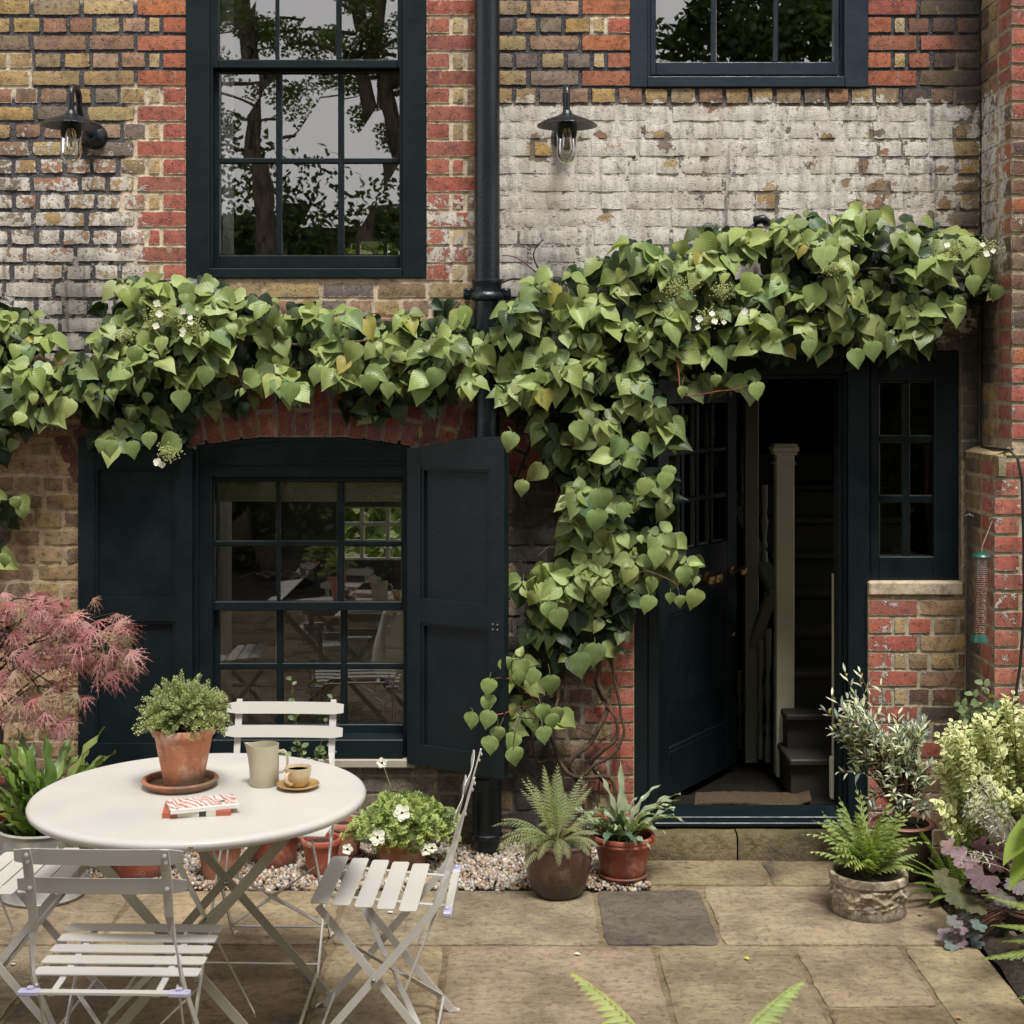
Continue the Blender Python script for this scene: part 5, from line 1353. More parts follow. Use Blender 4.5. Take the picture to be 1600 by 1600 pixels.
# training wires and black cable on the pier
m = MB()
for (xa, ya, xb, yb) in ((1510, 806, 1508, 1110), (1547, 812, 1548, 1075)): m.tube([P(xa, ya, -.43), P(xb, yb, -.43)], .0009, 4)
for (xa, ya) in ((1515, 806), (1553, 811)): m.tube([P(xa-8, ya, -.43), P(xa, ya-3, -.435), P(xa+6, ya+1, -.43)], .0014, 5); m.tube([P(xa, ya-1, -.435), P(xa+3, ya, YF if xa > 1530 else 0)], .0016, 5)
tag(part('training_wire', m, M['steel'], None), 'thin vertical steel training wires hooked beside the bird feeder', 'wire')
m = MB(); pts = [P(1534, 420, -.03), P(1532, 560, -.03), P(1531, 640, -.03), P(1530, 690, -.035)]+[P(1536, 699, -.1), P(1556, 701, -.30), P(1577, 703, -.42), P(1590, 716, -.45), P(1597, 750, -.44), P(1600, 860, -.43), P(1600, 960, -.43), P(1594, 1040, -.43), P(1588, 1080, -.43), P(1586, 1180, -.43)]
m.tube(pts, .006, 8); tag(part('cable', m, paint('black_rubber', (.012, .012, .012), .5), None, True), 'black cable running down the pier and bent over its mossy ledge', 'cable')
m = MB(); m.tube([P(1180, 345, -.05), P(1192, 342, -.07), P(1200, 350, -.04)], .02, 10); m.tube([P(1168, 372, -.03), P(1172, 360, -.06), P(1180, 352, -.05)], .012, 8); tag(part('pipe_bend', m, M['iron'], None, True), 'black pipe bend poking above the creeper on the whitewashed wall', 'pipe')
# ---------------------------------------------------------------- leaves and plants
def leaf_t(rows, cols=(-1, -.5, 0, .5, 1), fold=.22, curl=.25, rip=.02, back=.0, seed=0):
    """leaf template, stem at the origin, length 1 along +y, upper side +z. rows: (v, half width)"""
    V, U, Fc = [], [], []; R = random.Random(seed); tip = rows[-1][1] == 0; idx = []
    ph = R.random()*6; tw = R.uniform(-.12, .12)
    for k, (v, w) in enumerate(rows):
        r = []
        cs = (0,) if (tip and k == len(rows)-1) else cols
        for u in cs:
            x = u*w; y = v-(back*(1-abs(abs(u)-.55)*1.8) if k == 0 else 0)
            z = fold*abs(x)-curl*v*v+rip*sin(v*15+ph+u)*abs(u)+tw*x*v*2
            y = y*(1-.1*curl*v)
            V.append(Vector((x+.03*sin(v*4+ph), y, z))); U.append((u, v)); r.append(len(V)-1)
        idx.append(r)
    for a, b in zip(idx, idx[1:]):
        if len(b) == 1:
            for i in range(len(a)-1): Fc.append((a[i], a[i+1], b[0]))
        else:
            for i in range(len(a)-1): Fc.append((a[i], a[i+1], b[i+1], b[i]))
    return V, Fc, U
HEART = [(0, .20), (.06, .36), (.18, .44), (.34, .45), (.52, .37), (.70, .23), (.86, .09), (1, 0)]
OVAL = [(0, .04), (.15, .22), (.38, .34), (.62, .32), (.84, .18), (1, 0)]
LANCE = [(0, .015), (.2, .10), (.5, .135), (.8, .07), (1, 0)]
def frame_m(p, d, n, s, sx=1):
    """matrix placing a leaf at p, tip along d, upper side near n, size s"""
    y = Vector(d).normalized(); z = Vector(n); z = (z-y*z.dot(y)).normalized(); x = y.cross(z)
    return Matrix(((x[0]*s*sx, y[0]*s, z[0]*s, p[0]), (x[1]*s*sx, y[1]*s, z[1]*s, p[1]), (x[2]*s*sx, y[2]*s, z[2]*s, p[2]), (0, 0, 0, 1)))
M['leaf'] = leafy('hydrangea_leaf', rough=.41); M['leaf_o'] = leafy('hydrangea_leaf_single', True, rough=.41)
M['fern'] = leafy('fern_leaf', veins=False, trans=.35); M['gloss_leaf'] = leafy('glossy_leaf', rough=.28, trans=.22, side=12)
M['small_leaf'] = leafy('small_leaf', veins=False, trans=.3, rough=.5)
t = NT('bark'); p = t.pos(); n1 = t.noi(t.scl(p, 20, 20, 6), 1, 7, .7); c = t.attr('col'); t.set(Base_Color=t.mix(t.rmp(n1, .35, .65), t.mix(1, c, (.4, .38, .36), 'MULTIPLY'), t.mix(1, c, (1.4, 1.3, 1.2), 'MULTIPLY')), Roughness=.9, Normal=t.bump(n1, 1, .01)); M['bark'] = t.m
def wig(pts, a=.01, n=4, sd=0):
    """subdivide a path and make it wander"""
    pts = [Vector(p) for p in pts]; o = []
    for i in range(len(pts)-1):
        p0, p1, p2, p3 = pts[max(i-1, 0)], pts[i], pts[i+1], pts[min(i+2, len(pts)-1)]
        for k in range(n):
            t_ = k/n; q = .5*((2*p1)+(p2-p0)*t_+(2*p0-5*p1+4*p2-p3)*t_*t_+(3*p1-p0-3*p2+p3)*t_**3)
            o.append(q+a*noise.noise_vector(q*9+Vector((sd, 0, 0))))
    o.append(pts[-1]); return o
def inpoly(x, y, P_):
    c = False; j = len(P_)-1
    for i in range(len(P_)):
        if (P_[i][1] > y) != (P_[j][1] > y) and x < (P_[j][0]-P_[i][0])*(y-P_[i][1])/(P_[j][1]-P_[i][1])+P_[i][0]: c = not c
        j = i
    return c

# --- climbing hydrangea over the wall
random.seed(11)
hy = thing('climbing_hydrangea', 'climbing hydrangea with heart-shaped green leaves trained across the brick wall', 'climbing plant', (wx(930), -.1, 0))
POLY = [  # polygon in photo pixels, depth of the mass, leaves per 1000 px2, brightness with the creeper's shade painted in
 ([(-420,470),(-200,490),(-40,475),(30,482),(70,500),(78,535),(45,560),(-40,560),(-420,570)], .20, 12, .9),
 ([(-420,600),(-40,585),(40,572),(105,565),(150,560),(160,500),(165,455),(210,440),(255,448),(300,440),(352,440),(385,470),(470,475),(490,480),(560,490),(640,497),(690,470),(722,478),(735,500),(762,520),(775,560),(768,590),(740,612),(700,618),(650,600),(600,610),(560,600),(470,615),(430,600),(400,625),(340,605),(300,600),(262,590),(235,640),(190,610),(110,640),(90,650),(20,655),(-40,670),(-420,690)], .30, 10, 1),
 ([(120,560),(260,590),(330,620),(420,620),(300,668),(280,700),(210,640),(150,690),(125,650)], .09, 6.5, .40),
 ([(420,600),(560,600),(690,610),(700,640),(560,650),(460,640)], .07, 4, .35),
 ([(170,640),(270,640),(280,690),(215,712),(165,705)], .24, 9, .9),
 ([(-40,640),(45,640),(40,700),(-40,715)], .22, 9, .9),
 ([(768,520),(800,470),(820,440),(840,425),(900,425),(960,400),(985,382),(1050,380),(1100,360),(1180,352),(1240,345),(1300,340),(1360,335),(1430,340),(1480,352),(1530,380),(1560,395),(1600,440),(1560,470),(1500,480),(1470,500),(1450,520),(1400,545),(1350,535),(1300,525),(1260,540),(1200,555),(1150,550),(1090,565),(1050,590),(1010,600),(960,620),(900,620),(860,630),(800,620),(775,590)], .31, 10.5, 1),
 ([(760,590),(1040,590),(1035,640),(1060,660),(1050,700),(1000,720),(960,740),(900,715),(850,690),(812,655),(800,630)], .28, 8, .84),
 ([(820,690),(1000,690),(1050,740),(1030,765),(960,770),(950,800),(890,790),(840,740),(800,765)], .22, 5.2, .8),
 ([(880,750),(1050,745),(1062,790),(1000,835),(930,850),(890,820)], .20, 6.5, .9),
 ([(1050,590),(1110,585),(1190,600),(1185,618),(1120,605),(1065,612)], .30, 12, 1.25),
 ([(995,640),(1070,655),(1068,680),(1010,700),(985,680)], .28, 7, 1.2),
 ([(880,720),(1000,740),(1040,760),(1000,780),(930,800),(890,780)], .14, 5, .8),
 ([(868,870),(905,840),(960,835),(1045,832),(1060,850),(1092,880),(1090,915),(1050,905),(1010,915),(985,930),(960,905),(900,920),(860,940),(830,930),(835,890)], .26, 13, 1.22),
 ([(850,900),(960,880),(990,930),(985,990),(960,1030),(900,1050),(860,1020),(820,1000),(830,950)], .12, 8, .55),
 ([(770,1040),(820,1020),(850,1050),(845,1080),(800,1070),(765,1068)], .22, 10, 1.1),
 ([(760,1100),(850,1105),(878,1110),(870,1140),(800,1155),(760,1120)], .22, 8, 1.1),
 ([(-40,765),(30,768),(35,800),(10,830),(-40,830)], .22, 5, .9),
 ([(-40,850),(10,850),(15,880),(-40,890)], .22, 5, .9),
 ([(800,880),(860,880),(840,930),(820,930)], .22, 5, 1.2),
 ([(1270,520),(1480,470),(1475,530),(1400,565),(1330,560),(1290,548)], .27, 5, .9),
]
HT = [leaf_t(HEART, fold=f_, curl=c_, rip=.03, back=.07, seed=s_) for f_, c_, s_ in ((.30, .25, 1), (.12, .42, 2), (.50, .20, 3), (.22, .58, 4), (.40, .36, 5), (.05, .2, 6), (.62, .5, 7))]
L = []; node_n = 0; node_p = Vector((0, 0, 0)); node_a = 0; node_x = Vector((0, -1, 0))
for (pl, dep, dens, br) in POLY:
    xs_, ys_ = [q[0] for q in pl], [q[1] for q in pl]; area = (max(xs_)-min(xs_))*(max(ys_)-min(ys_)); 
    for i in range(int(area*dens*.92/1000)):
        x, y = rnd(min(xs_), max(xs_)), rnd(min(ys_), max(ys_))
        if not inpoly(x, y, pl) or x < -400 or x > 1640: continue
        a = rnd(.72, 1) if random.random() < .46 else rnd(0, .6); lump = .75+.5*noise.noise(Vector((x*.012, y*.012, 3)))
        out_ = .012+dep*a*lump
        p = P(x, y-6, -out_)
        top_ = sm(max(ys_), min(ys_), y); up = .42+.75*top_*sm(.3, .9, a)+.50*random.gauss(0, 1)
        n_ = Vector((random.gauss(0, .60), -1, up)).normalized()
        d = Vector((random.gauss(0, .75), -.7*random.random(), -.8+random.gauss(0, .35)))
        if node_n > 0 and a > .5 and (p-node_p).length < 9:      # leaves of one shoot radiate from its tip
            node_n -= 1; ang = node_a+(4-node_n)*1.32+rnd(-.25, .25); u_ = node_x.orthogonal().normalized(); v_ = node_x.cross(u_)
            rd = u_*cos(ang)+v_*sin(ang); d = rd+node_x*.15+Vector((0, -.05, -.42)); n_ = (node_x+rd*.35+Vector((random.gauss(0, .2), 0, random.gauss(0, .2)))).normalized(); p = node_p+rd*.016
        elif a > .5 and random.random() < .32:
            node_n = 4; node_p = Vector(p); node_a = rnd(0, 6); node_x = Vector((random.gauss(0, .3), -1, .75+random.gauss(0, .3))).normalized()
        s = (.042+.066*random.random()**.8)*(1.0 if a > .3 else 1.1)
        if random.random() < .22: s *= rnd(.45, .75)
        if br > 1.1: s *= .93
        young = random.random() < .18+.25*(br > 1.1)
        c = mixc((.018, .036, .014), (.250, .302, .094), sm(.30, .95, a*br+random.gauss(0, .18)))  # inner leaves near black, outer ones bright: shade painted into leaf colour
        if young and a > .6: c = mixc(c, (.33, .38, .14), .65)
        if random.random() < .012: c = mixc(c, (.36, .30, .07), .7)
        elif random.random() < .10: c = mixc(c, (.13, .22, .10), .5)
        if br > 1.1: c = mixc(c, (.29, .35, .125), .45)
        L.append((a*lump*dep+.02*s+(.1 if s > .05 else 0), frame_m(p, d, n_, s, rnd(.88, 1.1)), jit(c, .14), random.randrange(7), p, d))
# singled-out hanging leaves seen against the dark joinery
for (x, y, s, br) in ((765,1075,.075,1.3),(788,1042,.07,1.3),(815,1045,.07,1.2),(778,1150,.07,1.2),(803,1182,.085,1.4),(848,1150,.075,1.1),(868,1120,.07,1.1),(768,1165,.08,1.3),(835,1060,.075,1.1),(760,1100,.075,1.3),(930,810,.10,.9),(975,800,.075,1),(212,556,.078,1),(283,625,.088,1),(325,588,.085,1),(453,612,.092,1),(498,588,.08,1),(580,600,.085,1),(607,612,.07,1),(683,590,.092,1),(555,580,.075,1),(205,704,.075,1),(172,702,.075,1),(232,690,.07,1),(160,700,.06,.8),
      (800,690,.085,1.2),(902,672,.09,1.1),(935,778,.11,.8),(1010,762,.08,1.2),(1040,752,.08,1.2),(818,765,.07,1.3),(1000,690,.08,1.3),(1045,742,.07,1.3),(845,1115,.075,1),(812,1062,.07,1.3),(803,1160,.082,1.3),(765,1125,.08,1.3),(862,1130,.07,1),(1030,870,.085,1.4),(1065,900,.08,1.4),(1085,935,.09,1.5),(1015,945,.08,1.4),(855,955,.08,1.3),(870,965,.09,.8),(940,930,.08,1.2),(930,1020,.1,.6),(905,1035,.1,.6),(860,1070,.09,.6),(1048,940,.05,1),(1062,945,.055,1),(1362,548,.085,1),(1262,545,.075,.8),(1180,612,.075,1.3),(1120,600,.05,1.3),(1065,618,.05,1.3),(1518,445,.085,1.1),(1560,460,.07,1.1),(1335,560,.085,1),(35,805,.06,1),(10,880,.06,1),(25,790,.06,1),(740,1128,.07,1.1)):
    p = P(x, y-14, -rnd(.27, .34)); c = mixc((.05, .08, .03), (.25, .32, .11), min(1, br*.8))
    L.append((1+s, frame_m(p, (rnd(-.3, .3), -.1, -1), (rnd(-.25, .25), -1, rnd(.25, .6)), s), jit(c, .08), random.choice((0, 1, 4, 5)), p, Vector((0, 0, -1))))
L.sort(key=lambda q: -q[0])
hmesh = []
for k in range(7):
    mb = MB(); mb.add(HT[k][0], HT[k][1], Matrix.Identity(4), tuv=HT[k][2]); hmesh.append(mb.mesh('leaf', M['leaf_o'], True))
inv = Matrix.Translation(-Vector(hy.location))
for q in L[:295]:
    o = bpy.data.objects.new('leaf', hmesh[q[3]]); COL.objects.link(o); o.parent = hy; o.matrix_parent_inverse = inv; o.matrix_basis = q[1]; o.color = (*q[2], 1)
def joined(name, items, temps, parent, mat, inv=None, smooth=True, label=None, kind='stuff'):
    """items: (matrix, colour, template index) joined into one mesh part"""
    mb = MB(); off = 0; vs, fs, cs_, us = [], [], [], []
    for (Mx, c, k) in items:
        V, Fc, U = temps[k]; A = np.array(Mx); T = np.array([tuple(v) for v in V]); W_ = T @ A[:3, :3].T+A[:3, 3]
        vs.append(W_); cs_.append(np.tile(c, (len(V), 1))); us.append(np.array(U)); fs += [tuple(i+off for i in f) for f in Fc]; off += len(V)
    V = np.concatenate(vs); C = np.concatenate(cs_); U = np.concatenate(us)
    me = bpy.data.meshes.new(name); me.from_pydata(V.tolist(), [], fs)
    at = me.color_attributes.new('col', 'FLOAT_COLOR', 'POINT'); A = np.ones((len(V), 4), np.float32); A[:, :3] = C; at.data.foreach_set('color', A.ravel())
    ul = me.uv_layers.new(name='uv'); li = np.empty(len(me.loops), np.int32); me.loops.foreach_get('vertex_index', li); ul.data.foreach_set('uv', U.astype(np.float32)[li].ravel())
    if smooth: me.polygons.foreach_set('use_smooth', np.ones(len(me.polygons), bool))
    me.materials.append(mat); me.update(); o = link(name, me, parent, kind)
    if label: o['label'] = label
    return o
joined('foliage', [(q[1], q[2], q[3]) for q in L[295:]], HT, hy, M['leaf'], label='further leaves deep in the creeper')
# stems
m = MB()
for (pts, r) in (
    ([P(935,1345,-.03),P(905,1225,-.05),P(890,1190,-.06),P(930,1150,-.05),P(948,1110,-.05),P(935,1060,-.05),P(950,980,-.05),P(948,900,-.05),P(930,820,-.05),P(915,740,-.06),P(930,650,-.08),P(960,560,-.1),P(1050,480,-.1),P(1200,440,-.1),P(1400,420,-.1),P(1540,430,-.1)], .014),
    ([P(945,1340,-.02),P(960,1220,-.04),P(900,1215,-.07),P(870,1180,-.05),P(862,1120,-.04),P(880,1050,-.04),P(870,960,-.05),P(885,850,-.05),P(870,760,-.05),P(850,640,-.08),P(780,570,-.1),P(650,530,-.12),P(500,540,-.12),P(300,530,-.12),P(100,600,-.12),P(-40,620,-.12)], .012),
    ([P(900,1215,-.07),P(935,1195,-.08),P(975,1150,-.06),P(965,1100,-.05),P(955,1000,-.04),P(975,920,-.05),P(985,850,-.06)], .009),
    ([P(955,1230,-.03),P(925,1190,-.05),P(960,1160,-.07),P(962,1130,-.07),P(945,1095,-.05),P(930,1060,-.04)], .012),
    ([P(870,1180,-.05),P(840,1190,-.04),P(830,1140,-.06),P(800,1105,-.12),P(790,1070,-.18)], .005), ([P(862,1120,-.05),P(835,1095,-.16),P(800,1062,-.26),P(768,1062,-.29)], .003), ([P(850,1130,-.06),P(820,1105,-.2),P(790,1112,-.28),P(762,1118,-.3)], .003), ([P(820,1105,-.2),P(806,1140,-.28),P(802,1170,-.3)], .0028), ([P(800,1062,-.26),P(800,1035,-.28),P(818,1030,-.29)], .0028), ([P(790,1112,-.28),P(775,1140,-.3)], .0026), ([P(885,860,-.05),P(865,850,-.08),P(840,870,-.12)], .004),
    ([P(960,560,-.1),P(900,480,-.08),P(850,440,-.05),P(790,440,-.03),P(740,460,-.03)], .008), ([P(850,440,-.05),P(835,400,-.04),P(850,375,-.05)], .004), ([P(840,425,-.05),P(810,405,-.05),P(785,400,-.04)], .003), ([P(830,450,-.04),P(800,470,-.04),P(770,455,-.03)],.004),
    ([P(1060,560,-.2),P(1065,615,-.28),P(1100,615,-.3),P(1150,608,-.31),P(1185,598,-.3)], .003), ([P(560,500,-.1),P(600,490,-.1),P(625,512,-.14)],.003), ([P(700,490,-.06),P(740,455,-.05),P(760,430,-.04)],.003),
    ([P(950,900,-.05),P(1000,890,-.15),P(1060,915,-.24)], .004), ([P(930,1150,-.05),P(880,1130,-.1),P(810,1120,-.18)], .004)):
    m.cur = (.22, .07, .04) if r == .003 else (.075, .048, .032); r = r*.82 if r > .006 else r; w_ = wig(pts, .02 if r > .006 else .01, 5, r*999); R_ = [r*(1-.45*i/len(w_)) for i in range(len(w_))]; m.tube(w_, R_, 7)
for k in range(60):      # aerial rootlets and side twigs
    p = P(rnd(820, 975), rnd(860, 1240), -.03); pts = [p+Vector((.03*i*rnd(.4, 1)*(1 if k % 2 else -1), rnd(-.01, .01), rnd(-.02, .035)*i)) for i in range(4)]; m.cur = (.09, .06, .04); m.tube(wig(pts, .006, 3, k), .0017, 4)
part('stem', m, M['bark'], hy, True)
m = MB(); m.cur = (.16, .17, .07)
for q in L[:900]:
    p, d = q[4], q[5]; e = p+Vector((rnd(-.02, .02), .05, rnd(.0, .04))); m.tube([p, (p+e)/2+Vector((0, 0, .006)), e], .0013, 3, False)
part('petioles', m, M['small_leaf'], hy, kind='stuff')
# lacecap flowers: fuzzy green centre, a few white sepals
def petal_fl(mb, c, n_, r, k=4, col=(.75, .72, .62), rot=0., cup=.1, wide=.55):
    n_ = Vector(n_).normalized(); u = n_.orthogonal().normalized(); w = n_.cross(u); mb.cur = col
    for i in range(k):
        a = rot+2*pi*i/k; d = u*cos(a)+w*sin(a); s = n_.cross(d)
        C_0 = Vector(c); q_ = [mb.vert(C_0+d*r*u+s*r*w_*wide+n_*r*cup*u*(1+.8*abs(w_))*rnd(.7, 1.4)) for u, w_ in ((.0, 0), (.3, .55), (.65, 1), (.92, .65), (1.02, 0), (.92, -.65), (.65, -1), (.3, -.55))]; m_ = mb.vert(C_0+d*r*.6+n_*r*cup*.3)
        for z_ in range(8): mb.face(q_[z_], q_[(z_+1) % 8], m_)
for (x, y, r, nw_) in ((255,490,.07,3),(300,510,.05,4),(195,525,.035,0),(262,708,.05,0),(1110,495,.06,6),(1060,450,.07,0),(1130,455,.05,0),(1540,388,.06,3),(1490,390,.05,1),(1300,420,.04,0),(245,505,.04,1)):
    f_ = MB(); c = P(x, y, -.40 if y < 600 else -.36); f_.cur = (.26, .28, .11)
    for k in range(170):
        q = c+Vector((random.gauss(0, r*.45), rnd(-.02, .02), random.gauss(0, r*.28))); f_.cur = jit((.42, .44, .20), .25); s = .0034
        i = [f_.vert(q+Vector(v)*s) for v in ((1, 0, 0), (0, 1, 0), (0, 0, 1), (-1, 0, 0), (0, -1, 0), (0, 0, -1))]
        for t3 in ((0, 1, 2), (1, 3, 2), (3, 4, 2), (4, 0, 2), (1, 0, 5), (3, 1, 5), (4, 3, 5), (0, 4, 5)): f_.face(*[i[z_] for z_ in t3])
        if k % 5 == 0: f_.tube([q, c+Vector((0, .03, -.03))], .0006, 3, False)
    for k in range(nw_): petal_fl(f_, c+Vector((random.gauss(0, r*.6), -.03, random.gauss(0, r*.5))), (rnd(-.4, .4), -1, rnd(0, .6)), rnd(.010, .015), rot=rnd(0, 3))
    part('flower_head', f_, M['small_leaf'], hy, kind='stuff')
f_ = MB(); petal_fl(f_, P(246, 722, -.33), (0, -1, .3), .017, rot=.3); petal_fl(f_, P(253, 726, -.335), (.3, -1, .1), .014, rot=1); part('flower', f_, M['small_leaf'], hy)

# --- ferns ----------------------------------------------------------
def path3(base, az, el, Ln, droop, n=12, side=0):
    p = Vector(base); out_ = [p.copy()]; e = el; a = az
    for i in range(n):
        d = Vector((cos(a)*cos(e), sin(a)*cos(e), sin(e))); p = p+d*(Ln/n); out_.append(p.copy()); e -= droop/n*(.4+1.2*i/n); a += side/n
    return out_
def along(pts, t_):
    f_ = t_*(len(pts)-1); i = min(int(f_), len(pts)-2); return pts[i].lerp(pts[i+1], f_-i), (pts[i+1]-pts[i]).normalized()
def frond_mb(pts, npin, ml, wd, col, s0=.12, prof=None, sweep=.45, bip=0, rach=.0012, up=Vector((0, 0, 1)), sag=.25, ser=0):
    """a fern frond: rachis and pinnae; bip > 0 gives each pinna its own small lobes"""
    m = MB(); m.cur = mixc(col, (.16, .13, .05), .4); m.tube(pts, [rach*(1-.7*i/len(pts)) for i in range(len(pts))], 4)
    prof = prof or (lambda s: min(1, s*4.5)**.6*(1-s)**.75*1.25+.04)
    for k in range(npin):
        s = k/(npin-1); t_ = s0+(1-s0)*s*.985; p, tg = along(pts, t_); b = tg.cross(up)
        if b.length < .05: b = Vector((1, 0, 0))
        b.normalize(); nn = b.cross(tg).normalized(); ll = ml*prof(s)
        if ll < .0015: continue
        for sg in (-1, 1):
            l2 = ll*rnd(.9, 1.08); d = (b*sg*(1-sweep*.5)+tg*(sweep+.3*s)-nn*sag*rnd(.6, 1.2)).normalized(); w = tg*(wd*.5); c = jit(col, .12); m.cur = c
            q0 = p+tg*(.5*ll*.08*sg)
            if bip:
                nb = bip; m.cur = c; last = None
                for i in range(nb):
                    u = (i+.5)/nb; pc = q0+d*l2*u-nn*l2*.12*u*u; lw = wd*(1-.75*u)*.62+.0006
                    for s2 in (-1, 1):
                        e = (tg*s2+d*.55).normalized()*lw*1.25; h = d*(l2/nb*.46)
                        a_, b_, c_ = m.vert(pc-h*.7), m.vert(pc+h*.8), m.vert(pc+e+h*.3-nn*lw*.2); d_ = m.vert(pc+e*.7-h*.6)
                        m.face(a_, b_, c_, d_)
            else:
                ps = [(0, .35), (.25, 1), (.6, .8), (.85, .4)]
                A_, B_, C0 = [], [], []
                for (u, ww) in ps:
                    pc = q0+d*l2*u-nn*l2*.18*u*u; zz_ = nn*wd*.12
                    A_.append(m.vert(pc+w*ww+zz_+(tg*ser*wd*(.3) if ser else Vector())+d*0)); C0.append(m.vert(pc)); B_.append(m.vert(pc-w*ww+zz_))
                tp_ = m.vert(q0+d*l2-nn*l2*.2)
                for i in range(3): m.face(A_[i], A_[i+1], C0[i+1], C0[i]); m.face(C0[i], C0[i+1], B_[i+1], B_[i])
                m.face(A_[3], tp_, C0[3]); m.face(C0[3], tp_, B_[3])
    return m
def fern(name, label, base, specs_, col, npin, ml, wd, cat='fern', **k):
    f_ = thing(name, label, cat, base)
    for (az, el, Ln, dr, *r) in specs_:
        c = jit(mixc(col, (.3, .33, .13), random.random()*.25), .12)
        m = frond_mb(path3(Vector(base)+Vector((rnd(-.01, .01), rnd(-.01, .01), 0)), az, el, Ln, dr, side=r[0] if r else rnd(-.3, .3)), npin, ml*rnd(.85, 1.1), wd, c, **k)
        part('frond', m, M['fern'], f_, False)
    return f_
R_ = radians
random.seed(3)
sp1 = [(R_(95), R_(80), .30, .3), (R_(110), R_(72), .30, .5), (R_(60), R_(62), .30, .6), (R_(45), R_(55), .27, .7), (R_(150), R_(70), .28, .6), (R_(200), R_(40), .25, 1.5), (R_(225), R_(35), .24, 1.7), (R_(250), R_(40), .20, 2.3), (R_(285), R_(42), .20, 2.4), (R_(320), R_(38), .20, 2.0), (R_(345), R_(35), .19, 1.6), (R_(10), R_(50), .22, 1.2), (R_(175), R_(50), .24, 1.2), (R_(265), R_(60), .22, 1.8), (R_(300), R_(62), .2, 1.6), (R_(130), R_(58), .27, .8), (R_(80), R_(75), .26, .3), (R_(185), R_(28), .24, 1.5), (R_(215), R_(20), .2, 1.6), (R_(240), R_(70), .26, 1.0), (R_(120), R_(82), .28, .3), (R_(165), R_(75), .25, .5), (R_(30), R_(72), .24, .6)]
sp1 = sp1+[(a_+rnd(-.5, .5), min(1.5, e_+rnd(-.1, .2)), l_*rnd(.8, 1.12), d_) for a_, e_, l_, d_ in sp1]
fern('lacy_fern', 'feathery pale green fern spilling over the rounded dark brown pot', (.165, -.575, .185), sp1, (.30, .34, .16), 17, .036, .0065, bip=5, sag=.4, s0=.2, prof=lambda s: min(1, s*2.4)*(1-s)**.6*1.25+.05)
sp2 = []
for i in range(62): sp2.append((rnd(0, 2*pi), R_(rnd(42, 88)), rnd(.17, .34), rnd(.4, 1.5)))
sp2 += [(R_(100), R_(84), .34, .4), (R_(130), R_(74), .30, .5), (R_(160), R_(60), .27, .8), (R_(180), R_(45), .24, 1.2), (R_(35), R_(55), .26, .8), (R_(10), R_(40), .22, 1.0), (R_(-30), R_(45), .2, 1.4)]
fern('holly_fern', 'arching fern with glossy curved leaflets in the carved stone planter', (1.30, -.76, .12), sp2, (.27, .33, .11), 11, .050, .017, sweep=.6, sag=.3, rach=.0014)
sp3 = []
for i in range(10): sp3.append((R_(rnd(70, 290)), R_(rnd(25, 75)), rnd(.14, .22), rnd(.8, 1.6)))
fern('sword_fern', 'small sword fern with narrow fronds right of the stone planter', (1.66, -.66, .01), sp3, (.17, .23, .06), 34, .024, .0075, prof=lambda s: min(1, s*6)**.5*(1-s)**.4)
# lady ferns by the right edge
SWF = [o for o in COL.objects if o.name == 'sword_fern'][0]
def fern_px(name, label, base, tips, col, npin, ml, wd, **k):
    f_ = thing(name, label, 'fern', base)
    for (tx, ty, tyy, lift) in tips:
        b = Vector(base); e = P(tx, ty, tyy); mid = (b+e)/2+Vector((0, 0, lift)); pts = [b*(1-u)**2+mid*2*u*(1-u)+e*u*u for u in [i/14 for i in range(15)]]
        part('frond', frond_mb(pts, npin, ml, wd, jit(col, .1), **k), M['fern'], f_)
    return f_
for (tx, ty) in ((1430, 1287), (1436, 1300), (1466, 1306), (1494, 1300), (1512, 1288), (1418, 1340), (1405, 1346), (1424, 1362), (1440, 1396), (1452, 1412), (1426, 1380), (1478, 1330), (1450, 1340), (1500, 1330), (1520, 1340)):
    b = Vector((1.66+rnd(-.015, .015), -.68, .02)); e = P(tx, ty, -.68-rnd(.02, .12)); mid = (b+e)/2+Vector((0, 0, .05)); pts = [b*(1-u)**2+mid*2*u*(1-u)+e*u*u for u in [i/12 for i in range(13)]]
    part('frond', frond_mb(pts, 26, rnd(.020, .027), .0085, jit((.23, .31, .08), .12), prof=lambda s: min(1, s*6)**.5*(1-s)**.4, sweep=.15), M['fern'], SWF)
LADY = lambda s: min(1, s*3)**.7*(1-s)**.85*1.35+.03
fern_px('lady_fern', 'light green lady fern leaning in from the right edge over the bed', (1.95, -1.95, .20), [(1528, 1499, -1.85, .12), (1538, 1398, -1.75, .08), (1552, 1445, -1.80, .10), (1640, 1380, -1.8, .2), (1590, 1560, -1.9, .1), (1650, 1480, -1.9, .2), (1570, 1470, -1.7, .1)], (.32, .38, .13), 26, .10, .024, bip=7, prof=LADY, sag=.15)
fern_px('foreground_fern', 'tall fern in the near foreground, only two frond tips showing', (.32, -3.62, .66), [(889, 1517, -3.55, .05), (1257, 1532, -3.60, .05), (1050, 1720, -3.4, .1), (1150, 1760, -3.9, .1), (940, 1760, -3.9, .1), (1300, 1740, -3.7, .1)], (.60, .70, .28), 20, .066, .013, prof=lambda s: min(1, s*3)**.7*(1-s)**.8*1.3+.03, sag=.15, s0=.15, sweep=.35)
m = MB(); m.cur = (.05, .035, .02); m.tube(wig([(.32, -3.62, -.02), (.33, -3.63, .3), (.32, -3.62, .67)], .01, 4), [.05]*9, 9); part('trunk', m, M['bark'], [o for o in COL.objects if o.name == 'foreground_fern'][0], True)
